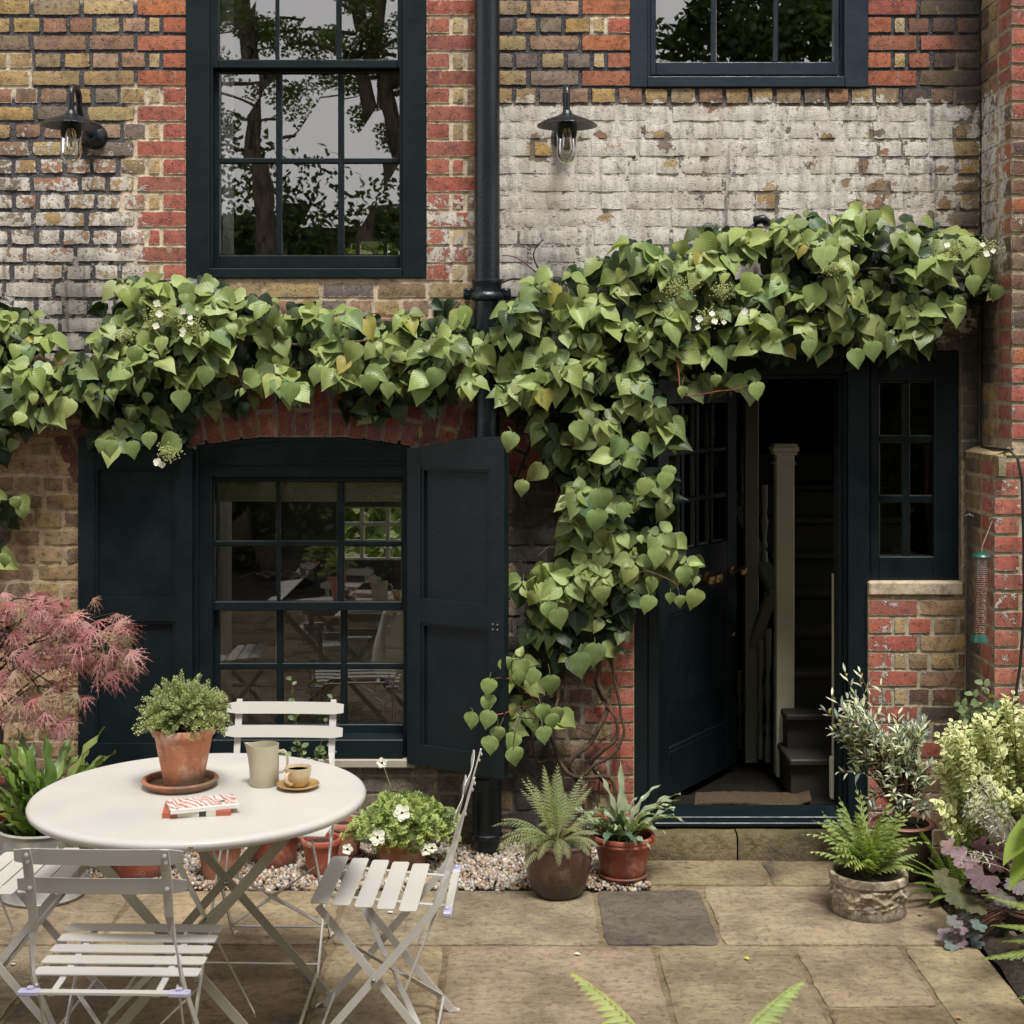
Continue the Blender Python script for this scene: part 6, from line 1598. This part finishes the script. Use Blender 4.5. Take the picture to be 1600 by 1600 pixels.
# hart's tongue in the zinc tub
ht = thing('strap_fern', 'glossy strap-leaved hart\'s tongue fern growing in the zinc tub', 'fern', (-1.77, -.585, .22))
random.seed(17)
def strap(base, az, el, Ln, dr, w0, col, side=0., wav=.012, mat='gloss_leaf', par=None, prof=None, nm='frond'):
    pts = path3(base, az, el, Ln, dr, 14, side); m = MB(); m.cur = col; prev = None; ph_ = rnd(0, 6)
    for i, p in enumerate(pts):
        s = i/14; tg = (pts[min(i+1, 14)]-pts[max(i-1, 0)]).normalized(); b = tg.cross(Vector((0, 0, 1)))
        b = b.normalized() if b.length > .05 else Vector((1, 0, 0)); nn = b.cross(tg); w = (prof or (lambda s: min(1, .25+s*2.5)*(1-s**5)**.8+.02))(s)*w0
        row_ = [m.vert(p+b*u*w+nn*(abs(u)*w*.35+wav*abs(u)*sin(s*26+ph_+u)), (u, s)) for u in (-1, -.5, 0, .5, 1)]
        if prev:
            for k in range(4): m.face(prev[k], prev[k+1], row_[k+1], row_[k])
        prev = row_
    return part(nm, m, M[mat], par, True)
for i in range(58):
    az = R_(rnd(0, 360)); el = R_(rnd(38, 85)); Ln = rnd(.28, .47)*(1 if el > .9 else .85)
    if sin(az) < -.3: Ln *= .75
    strap((-1.78+rnd(-.06, .06), -.57+rnd(-.05, .05), .21), az, el, Ln, rnd(.1, .9), rnd(.019, .028), jit(random.choice([(.13, .20, .045), (.17, .25, .06), (.09, .15, .035), (.24, .30, .10)]), .12), rnd(-.3, .3), par=ht)
for (az, el, Ln, dr) in ((R_(250), .2, .22, 1.2), (R_(275), .1, .2, 1.6), (R_(300), .3, .22, 1.7), (R_(200), .5, .3, 1.2), (R_(330), .2, .22, 1.5), (R_(190), .8, .36, 1.2)): strap((-1.76, -.60, .22), az, el, Ln, dr, .016, jit((.15, .20, .07), .1), par=ht)
# grey-green polypody on the terracotta pot
bf = thing('grey_green_fern', 'grey-green fern with lobed strap leaves in the dark red terracotta pot', 'fern', (.433, -.405, .16)); random.seed(12)
for i in range(36):
    az = R_(rnd(0, 360)); el = R_(rnd(20, 80)); Ln = rnd(.12, .24)*(1.15 if cos(az) > .3 else 1)
    sp_ = lambda s: (.35+.65*min(1, s*3))*(1-s**3)*(1+.45*sin(s*20))+.02
    strap((.433+rnd(-.05, .05), -.405+rnd(-.04, .04), .155), az, el, Ln, rnd(.4, 1.6), rnd(.011, .019), jit(random.choice([(.23, .28, .18), (.30, .35, .22), (.10, .15, .105), (.38, .42, .28)]), .12), rnd(-.5, .5), .006, par=bf, prof=sp_)
for (az, el, Ln, dr, w) in ((R_(105), R_(84), .30, .25, .018), (R_(135), R_(70), .27, .3, .018), (R_(95), R_(78), .27, .2, .016), (R_(25), R_(48), .30, .9, .018), (R_(10), R_(55), .28, 1.2, .018), (R_(-10), R_(45), .27, 1.5, .018), (R_(40), R_(60), .27, .8, .017), (R_(170), R_(35), .2, .8, .017), (R_(200), R_(20), .2, .5, .017), (R_(0), R_(62), .25, 1.7, .015)):
    strap((.433, -.405, .16), az, el, Ln, dr, w, jit((.27, .30, .19), .1), rnd(-.3, .3), .006, par=bf, prof=lambda s: (.35+.65*min(1, s*3))*(1-s**3)*(1+.35*sin(s*18))+.02)
# --- japanese maple
random.seed(29)
mp = thing('japanese_maple', 'pink-leaved Japanese maple with finely cut leaves at the left edge', 'tree', (-2.06, -.30, .30))
def dissect(seed):
    R = random.Random(seed); V, Fc, U = [], [], []
    for k in range(7):
        a = (k-3)*.42+R.uniform(-.08, .08); Ln = (1-.13*abs(k-3))*R.uniform(.9, 1.05); dx, dy = sin(a), cos(a); nx_, ny_ = cos(a), -sin(a)
        def pt(s, w): s2 = s*Ln; return Vector((dx*s2+nx_*w, dy*s2+ny_*w, .12*s-.42*s*s*Ln+abs(w)*.3))
        prev = None
        for s in (0, .22, .45, .7, 1):
            w = .030*(1-s)+.003; i = (len(V), len(V)+1); V += [pt(s, -w), pt(s, w)]; U += [(-.5, s), (.5, s)]
            if prev: Fc.append((prev[0], prev[1], i[1], i[0]))
            prev = i
        for s in (.35, .6):
            for sg in (-1, 1):
                b = len(V); tl_ = .13*(1-s*.6); V += [pt(s, 0), pt(s+.07, 0), pt(s+.16, sg*tl_)]; U += [(0, s)]*3; Fc.append((b, b+1, b+2))
    return V, Fc, U
DT = [dissect(k) for k in range(5)]; M['maple'] = leafy('maple_leaf', True, veins=False, rough=.5, trans=.35, tcol=(1.4, 1.1, .9)); M['maple_s'] = leafy('maple_leaf_mass', False, veins=False, rough=.5, trans=.35, tcol=(1.4, 1.1, .9))
dm = []
for k in range(5): mb = MB(); mb.add(DT[k][0], DT[k][1], Matrix.Identity(4), tuv=DT[k][2]); dm.append(mb.mesh('leaf', M['maple'], False))
inv = Matrix.Translation(-Vector(mp.location)); ML = []
CL = [(205,1000,14,7),(165,1035,30,9),(185,965,14,6),(55,945,40,16),(95,945,40,14),(30,985,40,16),(105,965,45,16),(145,970,30,10),(195,992,18,8),(175,980,20,7),(130,985,40,12),(60,1000,50,16),(100,1000,40,12),(20,1025,40,12),(150,1028,40,16),(190,1040,25,9),(120,1040,30,10),(75,1030,40,12),(60,1075,50,12),(15,1060,30,10),(100,1085,25,9),(40,1100,40,12),(70,1105,40,10),(115,1105,22,8),(10,1110,25,9),(0,950,20,8),(10,920,15,4),(55,1135,25,5),(90,1130,20,6)]
for (x, y, r, n) in CL:
    for i in range(int(n*.58)):
        q = Vector((x+random.gauss(0, r*.5), y+random.gauss(0, 12), 0)); Yd_ = -.30-rnd(0, .22)
        p = P(q.x, q.y, Yd_); d = Vector((random.gauss(.2, .65), random.gauss(-.35, .3), -.60+random.gauss(0, .25))); n_ = Vector((random.gauss(0, .35), -.75, .8))
        red = random.random(); c = mixc((.36, .135, .135), (.27, .22, .11), sm(.60, 1, red)) if red > .5 else mixc((.30, .095, .10), (.48, .27, .235), red*2)
        ML.append((-Yd_, frame_m(p, d, n_, rnd(.082, .125)), jit(c, .2), random.randrange(5)))
ML.sort(key=lambda q: -q[0])
for q in ML[:250]:
    o = bpy.data.objects.new('leaf', dm[q[3]]); COL.objects.link(o); o.parent = mp; o.matrix_parent_inverse = inv; o.matrix_basis = q[1]; o.color = (*q[2], 1)
if len(ML) > 250: joined('foliage', [(q[1], q[2], q[3]) for q in ML[250:]], DT, mp, M['maple_s'], smooth=False)
m = MB(); m.cur = (.035, .025, .02)
tr0 = wig([(-2.06, -.30, .28), (-2.03, -.31, .55), (-2.08, -.32, .8), (-2.04, -.33, 1.0)], .012, 5); m.tube(tr0, [.018-.0005*i for i in range(len(tr0))], 8)
part('trunk', m, M['bark'], mp, True)
m = MB(); m.cur = (.045, .028, .022)
for (x, y, r, n) in CL: e = P(x, y-8, -.38); b = along(tr0, rnd(.4, 1))[0]; m.tube(wig([b, (b+e)/2+Vector((0, -.03, .06)), e], .008, 4, x), [.0045, .004, .004, .0035, .003, .003, .002, .002, .0015], 5)
part('branches', m, M['bark'], mp, True)

# --- shrubs and small plants
def bush(name, label, base, tips, temps, size, cols, per, cat='shrub', mat='small_leaf', stem=(.08, .06, .04), sr=.0025, start=.35, spread=1.0, nrm=None, partname='foliage', lift=.0, arch=.05):
    b = thing(name, label, cat, base); items = []; m = MB(); m.cur = stem
    for e in tips:
        e = Vector(e); p0 = Vector(base); mid = (p0+e)/2+Vector((rnd(-.02, .02), rnd(-.02, .02), arch)); pts = wig([p0, mid, e], .006, 4, e.x*50); m.tube(pts, [sr*(1-.6*i/len(pts)) for i in range(len(pts))], 4)
        for k in range(per):
            s = start+(1-start)*(k+rnd(0, 1))/per; p, tg = along(pts, min(.999, s)); a = k*2.4+rnd(-.4, .4)
            u = tg.orthogonal().normalized(); v = tg.cross(u); d = (u*cos(a)+v*sin(a))*spread+tg*.7+Vector((0, 0, lift)); nn = Vector((0, -.3, 1)) if nrm is None else Vector(nrm)+Vector((rnd(-.5, .5), rnd(-.5, .5), rnd(-.4, .4)))
            sz = rnd(*size)*(1 if s < .9 else .75); items.append((frame_m(p+d*.002, d, nn+tg*.2, sz), jit(random.choice(cols), .15), random.randrange(len(temps))))
    part('stem', m, M['bark'], b, True); joined(partname, items, temps, b, M[mat]); return b
OV = [leaf_t(OVAL, (-1, 0, 1), .25, c_, .02, 0, s_) for c_, s_ in ((.2, 1), (.4, 2), (.1, 3))]
LN = [leaf_t(LANCE, (-1, 0, 1), .3, c_, 0, 0, s_) for c_, s_ in ((.15, 1), (.4, 2), (-.1, 3))]
# thyme
random.seed(40); tips = []; tb0 = Vector((TPX, TPY, TZ+.165))
for i in range(330):
    a, e = rnd(0, 2*pi), math.asin(rnd(-.12, 1)); r = rnd(.72, 1.16); tips.append(tb0+Vector((cos(a)*cos(e)*.128*r, sin(a)*cos(e)*.115*r, .012+sin(e)*.135*r+.01*rnd(-1, 1))))
tiny = [([Vector((-.3, .5, 0)), Vector((0, 0, 0)), Vector((.3, .5, 0)), Vector((0, 1, .1))], [(0, 1, 2, 3)], [(0, 0)]*4)]
bush('thyme_plant', 'bushy thyme with tiny grey-green leaves in the pot on the table', tb0, tips, tiny, (.0075, .0115), [(.38, .42, .20), (.28, .32, .14), (.50, .53, .27), (.17, .21, .10)], 34, 'herb', start=.42, sr=.0010, stem=(.13, .12, .06), lift=.5, arch=.02)
# shoots of a leafy climber against the kitchen window
random.seed(41); wb_ = Vector((P(480, 1230, -.14).x, -.14, .03))
tips = [P(x, y, -.13) for x, y in ((455, 1055), (460, 1110), (520, 1090), (525, 1140), (445, 1175), (500, 1170), (470, 1160), (430, 1180))]
bush('window_shoots', 'upright shoots with round paired leaves in front of the kitchen window', wb_, tips, OV, (.024, .038), [(.14, .20, .09), (.20, .25, .11), (.10, .15, .07)], 15, 'plant', stem=(.12, .10, .05), start=.1, nrm=(0, -1, .7))
# anemones
random.seed(42); ab = Vector((-.44, -.27, .18)); tips = []
for i in range(170):
    a, e = rnd(0, 2*pi), rnd(-.6, 1.3); r = rnd(.45, 1.22); tips.append(ab+Vector((cos(a)*cos(e)*.205*r, sin(a)*cos(e)*.17*r-.02, sin(e)*.10*r-.02)))
AN = []
for k in range(3):
    V, Fc, U = [], [], []; R = random.Random(k)
    for j in range(5):
        a = (j-2)*.5; b = len(V); dx, dy = sin(a), cos(a); V += [Vector((0, 0, 0)), Vector((dx*.45-dy*.03, dy*.45+dx*.03, .04)), Vector((dx, dy, -.15)), Vector((dx*.45+dy*.03, dy*.45-dx*.03, .04)), Vector((dx*.75-dy*.18, dy*.75+dx*.18, -.1)), Vector((dx*.75+dy*.18, dy*.75-dx*.18, -.1))]; U += [(0, 0)]*6; Fc += [(b, b+3, b+2, b+1), (b+1, b+2, b+4), (b+3, b+5, b+2)]
    AN.append((V, Fc, U))
an = bush('anemone_plant', 'mound of ferny foliage with white anemone flowers by the wall', ab, tips, AN, (.018, .033), [(.28, .34, .09), (.36, .42, .13), (.10, .14, .04)], 15, 'plant', start=.45, sr=.0012, stem=(.13, .15, .05), nrm=(0, -.6, 1))
for (x, y, r, st_) in ((628, 1270, .034, 1), (590, 1308, .034, 1), (543, 1327, .022, 1), (665, 1328, .024, 1), (675, 1325, .02, 1), (597, 1192, .022, 0)):
    Yf_ = -.42 if st_ else -.2; f_ = MB(); c = P(x, y, Yf_); n_ = Vector((rnd(-.2, .2), -1, .45)); petal_fl(f_, c, n_, r, 5, (.80, .78, .72), rnd(0, 2), .12, .42); petal_fl(f_, c+n_*.002, n_, r*.85, 3, (.74, .72, .66), rnd(0, 2), .2, .42)
    f_.cur = (.03, .03, .035); f_.lathe([(0, -.006), (.005, -.005), (.0055, 0)], c, 8, axis='Y'); f_.cur = (.13, .15, .06); f_.tube([c+Vector((0, .004, 0)), (c+ab)/2+Vector((0, -.03, .03)), ab], .0015, 4); part('flower', f_, M['small_leaf'], an)
# dry grass
random.seed(43); dg = thing('dry_grass', 'tuft of dry straw-coloured grass under the table', 'grass tuft', (-1.14, -.40, .15)); m = MB()
for i in range(320):
    az = rnd(0, 2*pi); m.cur = jit((.42, .33, .17), .25); b = Vector((-1.14+rnd(-.07, .07), -.4+rnd(-.06, .06), .145)); m.strip(path3(b, az, R_(rnd(30, 85)), rnd(.05, .13), rnd(1, 3.2), 5), (0, 0, 1), [.0022, .002, .0018, .0015, .001, .0006], .0004)
part('blades', m, M['small_leaf'], dg, kind='stuff')
# silvery willow-leaved shrub
random.seed(44); ob = Vector((1.535, -.37, .19)); tips = []
for (x, y, rr, n) in ((1325, 1110, 26, 22), (1318, 1140, 22, 14), (1372, 1150, 40, 22), (1410, 1150, 35, 22), (1440, 1140, 20, 8), (1345, 1180, 35, 16), (1400, 1200, 40, 20), (1430, 1200, 25, 12), (1385, 1235, 40, 12), (1440, 1265, 15, 5)):
    for i in range(n): tips.append(P(x+random.gauss(0, rr*.55), y+random.gauss(0, rr*.5), -.38+rnd(-.10, .08)))
for (x, y) in ((1320, 1050), (1342, 1048), (1375, 1068), (1343, 1062)): tips.append(P(x, y, -.4))
bush('silver_shrub', 'slender shrub with narrow silvery grey-green leaves behind the stone planter', ob, tips, LN, (.030, .052), [(.60, .62, .46), (.46, .50, .38), (.26, .31, .25), (.70, .71, .52), (.15, .19, .16)], 9, stem=(.13, .07, .05), start=.55, sr=.0028, lift=.5, arch=.08)
# variegated shrub
random.seed(45); vb = Vector((1.93, -.62, .02)); tips = []
for i in range(330):
    x, y = rnd(1455, 1640), rnd(1085, 1350)
    lim = 1478-20*sin((y-1085)/265*pi)+(60*sm(1150, 1085, y))+(70*sm(1290, 1350, y))
    if x < lim: continue
    tips.append(P(x, y, -.62+rnd(-.18, .22)))
M['varieg'] = leafy('variegated_leaf', veins=True, side=4, rough=.45, trans=.3, tcol=(1.3, 1.35, .8), vein_c=1.0, edge=(.74, .73, .42))
bush('variegated_shrub', 'dense shrub with small cream-edged variegated leaves beside the pier', vb, tips, OV, (.026, .040), [(.42, .46, .18), (.60, .62, .32), (.26, .32, .11)], 17, mat='varieg', start=.72, spread=1.2, nrm=(0, -.6, 1), arch=.03)
# a greener climber shoot above it
random.seed(46); tips = [P(x, y, -.60) for x, y in ((1500, 1098), (1535, 1065), (1505, 1110), (1555, 1100), (1575, 1115), (1545, 1130), (1520, 1085))]
bush('round_leaf_shoots', 'plain green oval-leaved shoots rising above the variegated shrub', Vector((1.92, -.5, .3)), tips, OV, (.035, .05), [(.16, .22, .10), (.12, .17, .07)], 7, 'plant', start=.65, nrm=(0, -1, .6))
# purple-leaved heuchera
def lobed(seed):
    V, Fc, U = [Vector((0, 0, 0))], [], [(0, 0)]; n = 44; R = random.Random(seed)
    for ring, f_ in ((1, .5), (2, 1.)):
        for k in range(n+1):
            a = -pi*.86+2*pi*.86*k/n; r = f_*(.62+.30*abs(cos(a*2.6))**.7+.05*sin(a*19)); r = r if ring == 2 else f_*.75
            V.append(Vector((sin(a)*r, cos(a)*r+.1, -.25*r*r+.06*cos(a*5.2)*r))); U.append((a/pi, f_))
    for k in range(n): Fc.append((0, 2+k, 1+k)); Fc.append((1+k, 2+k, 2+n+1+k, 1+n+1+k))
    return V, Fc, U
LB = [lobed(k) for k in range(3)]
t = NT('heuchera_leaf'); c0 = t.n('ShaderNodeObjectInfo', o=1); p = t.pos(); sp_ = t.n('ShaderNodeSeparateXYZ', {0: t.n('ShaderNodeUVMap')}).node.outputs
ve = t.rmp(t.mth('ABSOLUTE', t.mth('SUBTRACT', t.mth('FRACT', t.mth('MULTIPLY', sp_[0], 6.5)), .5)), .0, .14, 1, 0)
t.set(Base_Color=t.mix(t.mth('MULTIPLY', ve, .75), t.mix(t.rmp(t.noi(p, 60, 4), .35, .7, 0, .6), c0, t.mix(1, c0, (1.5, 1.4, 1.5), 'MULTIPLY')), (.09, .02, .03)), Roughness=.6, Normal=t.bump(t.noi(p, 70, 3), .6, .006)); t.b.inputs['Specular IOR Level'].default_value = .2; M['heuch'] = t.m
lbm = []
for k in range(3): mb = MB(); mb.add(LB[k][0], LB[k][1], Matrix.Identity(4), tuv=LB[k][2]); lbm.append(mb.mesh('leaf', M['heuch'], True))
def heuchera(label, base, leaves, stem=(.12, .05, .03)):
    h = thing('heuchera', label, 'plant', base); inv = Matrix.Translation(-Vector(base)); m = MB(); m.cur = stem
    for (x, y, Y, s, c) in leaves:
        p = P(x, y, Y); d = (p-Vector(base)); d = Vector((d.x*1.2+rnd(-.05, .05), d.y-.05, -abs(d.z)*.4-.03)); o = bpy.data.objects.new('leaf', lbm[random.randrange(3)]); COL.objects.link(o); o.parent = h; o.matrix_parent_inverse = inv
        o.matrix_basis = frame_m(p, d, Vector((rnd(-.3, .3), -.75, 1)), s*.75); o.color = (*jit(c, .1), 1); m.tube([base, (Vector(base)+p)/2+Vector((0, 0, .03)), p], .0018, 4)
    part('stem', m, M['bark'], h, True); return h
random.seed(47); mv, gnp, dkp = (.075, .053, .054), (.055, .065, .026), (.032, .012, .014)
heuchera('plant with large mauve-pink scalloped leaves with dark veins beside the fern', (1.83, -.86, .05), [(1538, 1368, -1.08, .092, mv), (1510, 1338, -.98, .075, (.15, .10, .10)), (1488, 1322, -.9, .06, (.15, .11, .10)), (1500, 1395, -1.05, .085, gnp), (1480, 1370, -1.0, .07, gnp), (1525, 1410, -1.08, .075, gnp), (1555, 1345, -.95, .06, dkp), (1540, 1320, -.9, .065, dkp), (1575, 1330, -.95, .06, dkp), (1560, 1295, -.8, .075, (.09, .095, .065)), (1595, 1290, -.8, .08, (.09, .095, .065)), (1590, 1380, -1.1, .07, (.09, .09, .08)), (1570, 1400, -1.0, .07, (.08, .07, .06)), (1600, 1350, -1.0, .07, mv)])
heuchera('small dark silvery-purple plant at the flagstone edge, lowest at right', (1.80, -1.02, .08), [(1503+dx, 1455+dy, -1.10+rnd(-.05, .05), rnd(.038, .052), c) for dx, dy, c in ((0, 0, (.17, .13, .15)), (-22, 5, (.13, .12, .13)), (20, 2, (.09, .12, .11)), (-10, -18, (.10, .12, .11)), (12, -20, (.13, .16, .14)), (28, -12, (.08, .12, .11)), (-15, 20, (.10, .13, .13)), (10, 20, (.08, .11, .11)), (25, 15, (.07, .10, .10)), (-2, 12, (.15, .11, .13)), (0, -8, (.16, .13, .14)))])
# silvery artemisia
random.seed(48); tips = [P(x+random.gauss(0, 8), y+random.gauss(0, 8), -1.0) for x, y in ((1520, 1228), (1505, 1262), (1530, 1255), (1540, 1215), (1515, 1245)) for _ in range(5)]+[P(x, y, -1.0) for x, y in ((1508, 1330), (1515, 1335), (1502, 1345), (1540, 1290))]
bush('silver_foliage_plant', 'wispy silver-white stems threading in front of the variegated shrub', Vector((1.86, -.92, .1)), tips, LN, (.014, .024), [(.50, .50, .44), (.42, .43, .36)], 9, 'plant', stem=(.45, .45, .38), start=.6, sr=.0016)
# large shiny leaves coming in from the right
random.seed(49); bl = thing('glossy_leaf_shrub', 'shrub with big long yellow-green leaves entering from the right edge', 'shrub', (2.06, -1.45, .05)); BLT = leaf_t([(0, .03), (.1, .10), (.3, .165), (.55, .17), (.78, .11), (.92, .045), (1, 0)], (-1, -.5, 0, .5, 1), .35, .12, .01, 0, 4)
m = MB(); m.cur = (.12, .12, .04); m.tube(wig([(2.06, -1.45, -.02), (2.08, -1.45, .3), (2.05, -1.45, .62)], .01, 4), .010, 7)
mb = MB(); M['big_leaf'] = leafy('big_leaf', True, rough=.3, trans=.35, side=10); mb.add(BLT[0], BLT[1], Matrix.Identity(4), tuv=BLT[2]); blm = mb.mesh('leaf', M['big_leaf'], True)
for (x, y, tx, ty, s, c) in ((1640, 1275, 1553, 1343, .24, (.22, .29, .06)), (1650, 1300, 1562, 1382, .25, (.20, .27, .055)), (1660, 1262, 1582, 1282, .2, (.16, .22, .05)), (1670, 1300, 1700, 1380, .22, (.2, .27, .055)), (1650, 1270, 1640, 1210, .2, (.2, .27, .055))):
    a, b = P(x, y, -1.42), P(tx, ty, -1.62); o = bpy.data.objects.new('leaf', blm); COL.objects.link(o); o.parent = bl; o.matrix_parent_inverse = Matrix.Translation(-Vector(bl.location)); o.matrix_basis = frame_m(a, b-a, (-.3, -.25, 1), (b-a).length*.92); o.color = (*c, 1); m.tube([Vector((2.05, -1.45, .55)), a], .004, 5)
part('stem', m, M['bark'], bl, True)
# undergrowth at the foot of the bed, seen between the plants
random.seed(50); tips = [Vector((rnd(1.63, 2.5), rnd(-2.3, -.5), rnd(.02, .13))) for _ in range(230)]
ug = bush('low_undergrowth', 'dark low leaves and stems covering the bed between the plants', Vector((2.05, -1.1, -.02)), tips, OV, (.025, .045), [(.05, .08, .03), (.075, .11, .04), (.12, .075, .04)], 8, 'undergrowth', start=.5, arch=.06); ug['kind'] = 'stuff'

# ---------------------------------------------------------------- garden behind the camera, mirrored in the windows
random.seed(60)
def mass(name, label, cat, boxes, n, s, cols, base, seed_trunk=None, kind=None):
    """a leafy mass: leaf-sized faces through the volume of several ellipsoids"""
    o = thing(name, label, cat, base); ms, cs = [], []
    for k in range(n):
        c, r = random.choice(boxes); u = Vector((random.gauss(0, 1), random.gauss(0, 1), random.gauss(0, 1))).normalized()*random.random()**.45
        p = Vector(c)+Vector((u.x*r[0], u.y*r[1], u.z*r[2])); q = Euler((rnd(0, 6), rnd(0, 6), rnd(0, 6))).to_matrix().to_4x4(); ms.append(Matrix.Translation(p) @ q @ Matrix.Diagonal((s, s*rnd(.8, 1.8), s, 1)) ); cs.append(jit(random.choice(cols), .25))
    f_ = bulk('crown' if seed_trunk else 'leaves', [(-.5, .0, 0), (0, -.6, .1), (.5, 0, 0), (0, .8, .1)], [(0, 1, 2, 3)], ms, cs, o, mat=M['small_leaf']); return o
gcol = [(.07, .11, .035), (.10, .15, .045), (.05, .08, .03), (.14, .19, .06)]
hb = []
for i in range(26): x = -9+18*i/25; hb.append(((x, -10.3+rnd(-.4, .4), rnd(2.2, 2.7)), (1.0, .9, rnd(1.8, 2.5)))) ; hb.append(((x, -9.6+rnd(-.2, .2), .8), (.9, .8, 1.1)))
mass('garden_hedge', 'tall mixed hedge on the far side of the yard', 'hedge', hb, 170000, .052, gcol, (0, -10, 0))
m = MB(); m.cur = (.03, .035, .02); m.bbox((-9.5, -11.6, -.1), (9.5, -11.0, 3.9), .1); tag(part('garden_wall', m, M['bark'], None), 'dark wall behind the hedge on the far side of the yard', 'wall')
def tree(label, trunks, clumps, n, s, base, cols=gcol):
    t_ = mass('garden_tree', label, 'tree', clumps, n, s, cols, base, True); m = MB(); m.cur = (.13, .11, .085)
    for (pts, r0, r1) in trunks: w_ = wig(pts, .07, 5, r0*100); m.tube(w_, [.8*r0+.8*(r1-r0)*i/len(w_) for i in range(len(w_))], 10)
    part('trunk', m, M['bark'], t_, True); return t_
def cl(cx_, cy_, cz_, rx, ry, rz_, n, rr): return [((cx_+rnd(-rx, rx), cy_+rnd(-ry, ry), cz_+rnd(-rz_, rz_)), (rr*rnd(.6, 1.3), rr, rr*rnd(.4, .8))) for _ in range(n)]
br = [([(-1.33, -9.3, 4.3), (-1.75, -9.3, 6.2), (-2.0, -9.2, 8)], .12, .05), ([(-1.3, -9.3, 4.3), (-1.05, -9.3, 6.3), (-.6, -9.1, 8.3)], .11, .05), ([(-1.2, -9.3, 0), (-1.28, -9.3, 2.5), (-1.33, -9.3, 4.4)], .17, .14)]
for i in range(14): z = rnd(4.6, 7); a = rnd(0, 2*pi); br.append(([(-1.4, -9.3, z), (-1.4+cos(a)*.9, -9.3+sin(a)*.6, z+rnd(0, .4)), (-1.4+cos(a)*2.1, -9.3+sin(a)*1.2, z+rnd(-.4, .8))], .03, .006))
tree('forked garden tree with airy foliage opposite the house', br, cl(-1.4, -9.2, 6.6, 2.4, 1, 1.9, 80, .30), 26000, .029, (-1.2, -9.3, 0), [(.16, .22, .07), (.22, .28, .10), (.11, .16, .05)])
br = [([(-2.62, -9.0, 0), (-2.65, -9.0, 3), (-2.72, -9, 5), (-2.8, -9, 8)], .15, .09)]
for i in range(12): z = rnd(4.2, 7); a = rnd(0, 2*pi); br.append(([(-2.7, -9.0, z), (-2.7+cos(a)*.8, -9+sin(a)*.6, z+rnd(-.1, .5)), (-2.7+cos(a)*1.9, -9+sin(a)*1.2, z+rnd(-.6, .6))], .025, .005))
tree('straight-trunked garden tree with sparse leaves opposite the house', br, cl(-2.7, -9, 6.6, 1.6, 1, 1.8, 46, .27), 15000, .029, (-2.62, -9.0, 0), [(.16, .22, .07), (.22, .28, .10)])
tree('dense broad evergreen opposite the upper right window', [([(3.2, -10, 0), (3.2, -10, 7)], .2, .08)], cl(3.3, -9.8, 4.6, 1.5, .8, 2.2, 44, .75), 30000, .065, (3.2, -10, 0))
tree('dense shrubby tree at the far left of the yard', [([(-5.4, -9.5, 0), (-5.4, -9.5, 4)], .15, .08)], cl(-5.4, -9.5, 3.3, 1.4, .8, 1.6, 24, .7), 8000, .10, (-5.4, -9.5, 0))
# high crown added out of view behind the camera to block low sky light
mass('garden_tree', 'high spreading crown added behind the camera to shade the house from low sky', 'tree', [((rnd(-8, 8), rnd(-13, -8.2), rnd(7.6, 13)), (1.3, 1.2, .8)) for _ in range(90)], 42000, .17, gcol, (0, -12.6, 0), True)
m = MB(); m.cur = (.13, .11, .085); m.tube(wig([(.4, -12.6, -.1), (.2, -12.6, 4), (0, -12.2, 9)], .1, 5), [.3]*6+[.22]*5, 10); part('trunk', m, M['bark'], [o for o in COL.objects if o.get('label', '').startswith('high spreading')][0], True)
# planting beyond the back windows
mass('rear_shrubs', 'sunlit shrubs beyond the back windows of the house', 'shrub', [((-1.5+rnd(-1.2, .8), 7.6, rnd(.4, 4)), (.6, .5, .6)) for _ in range(26)], 9000, .09, [(.14, .20, .05), (.20, .26, .08)], (-1, 7.6, 0))
for o in list(bpy.data.objects):
    if '_w' in o: del o['_w']
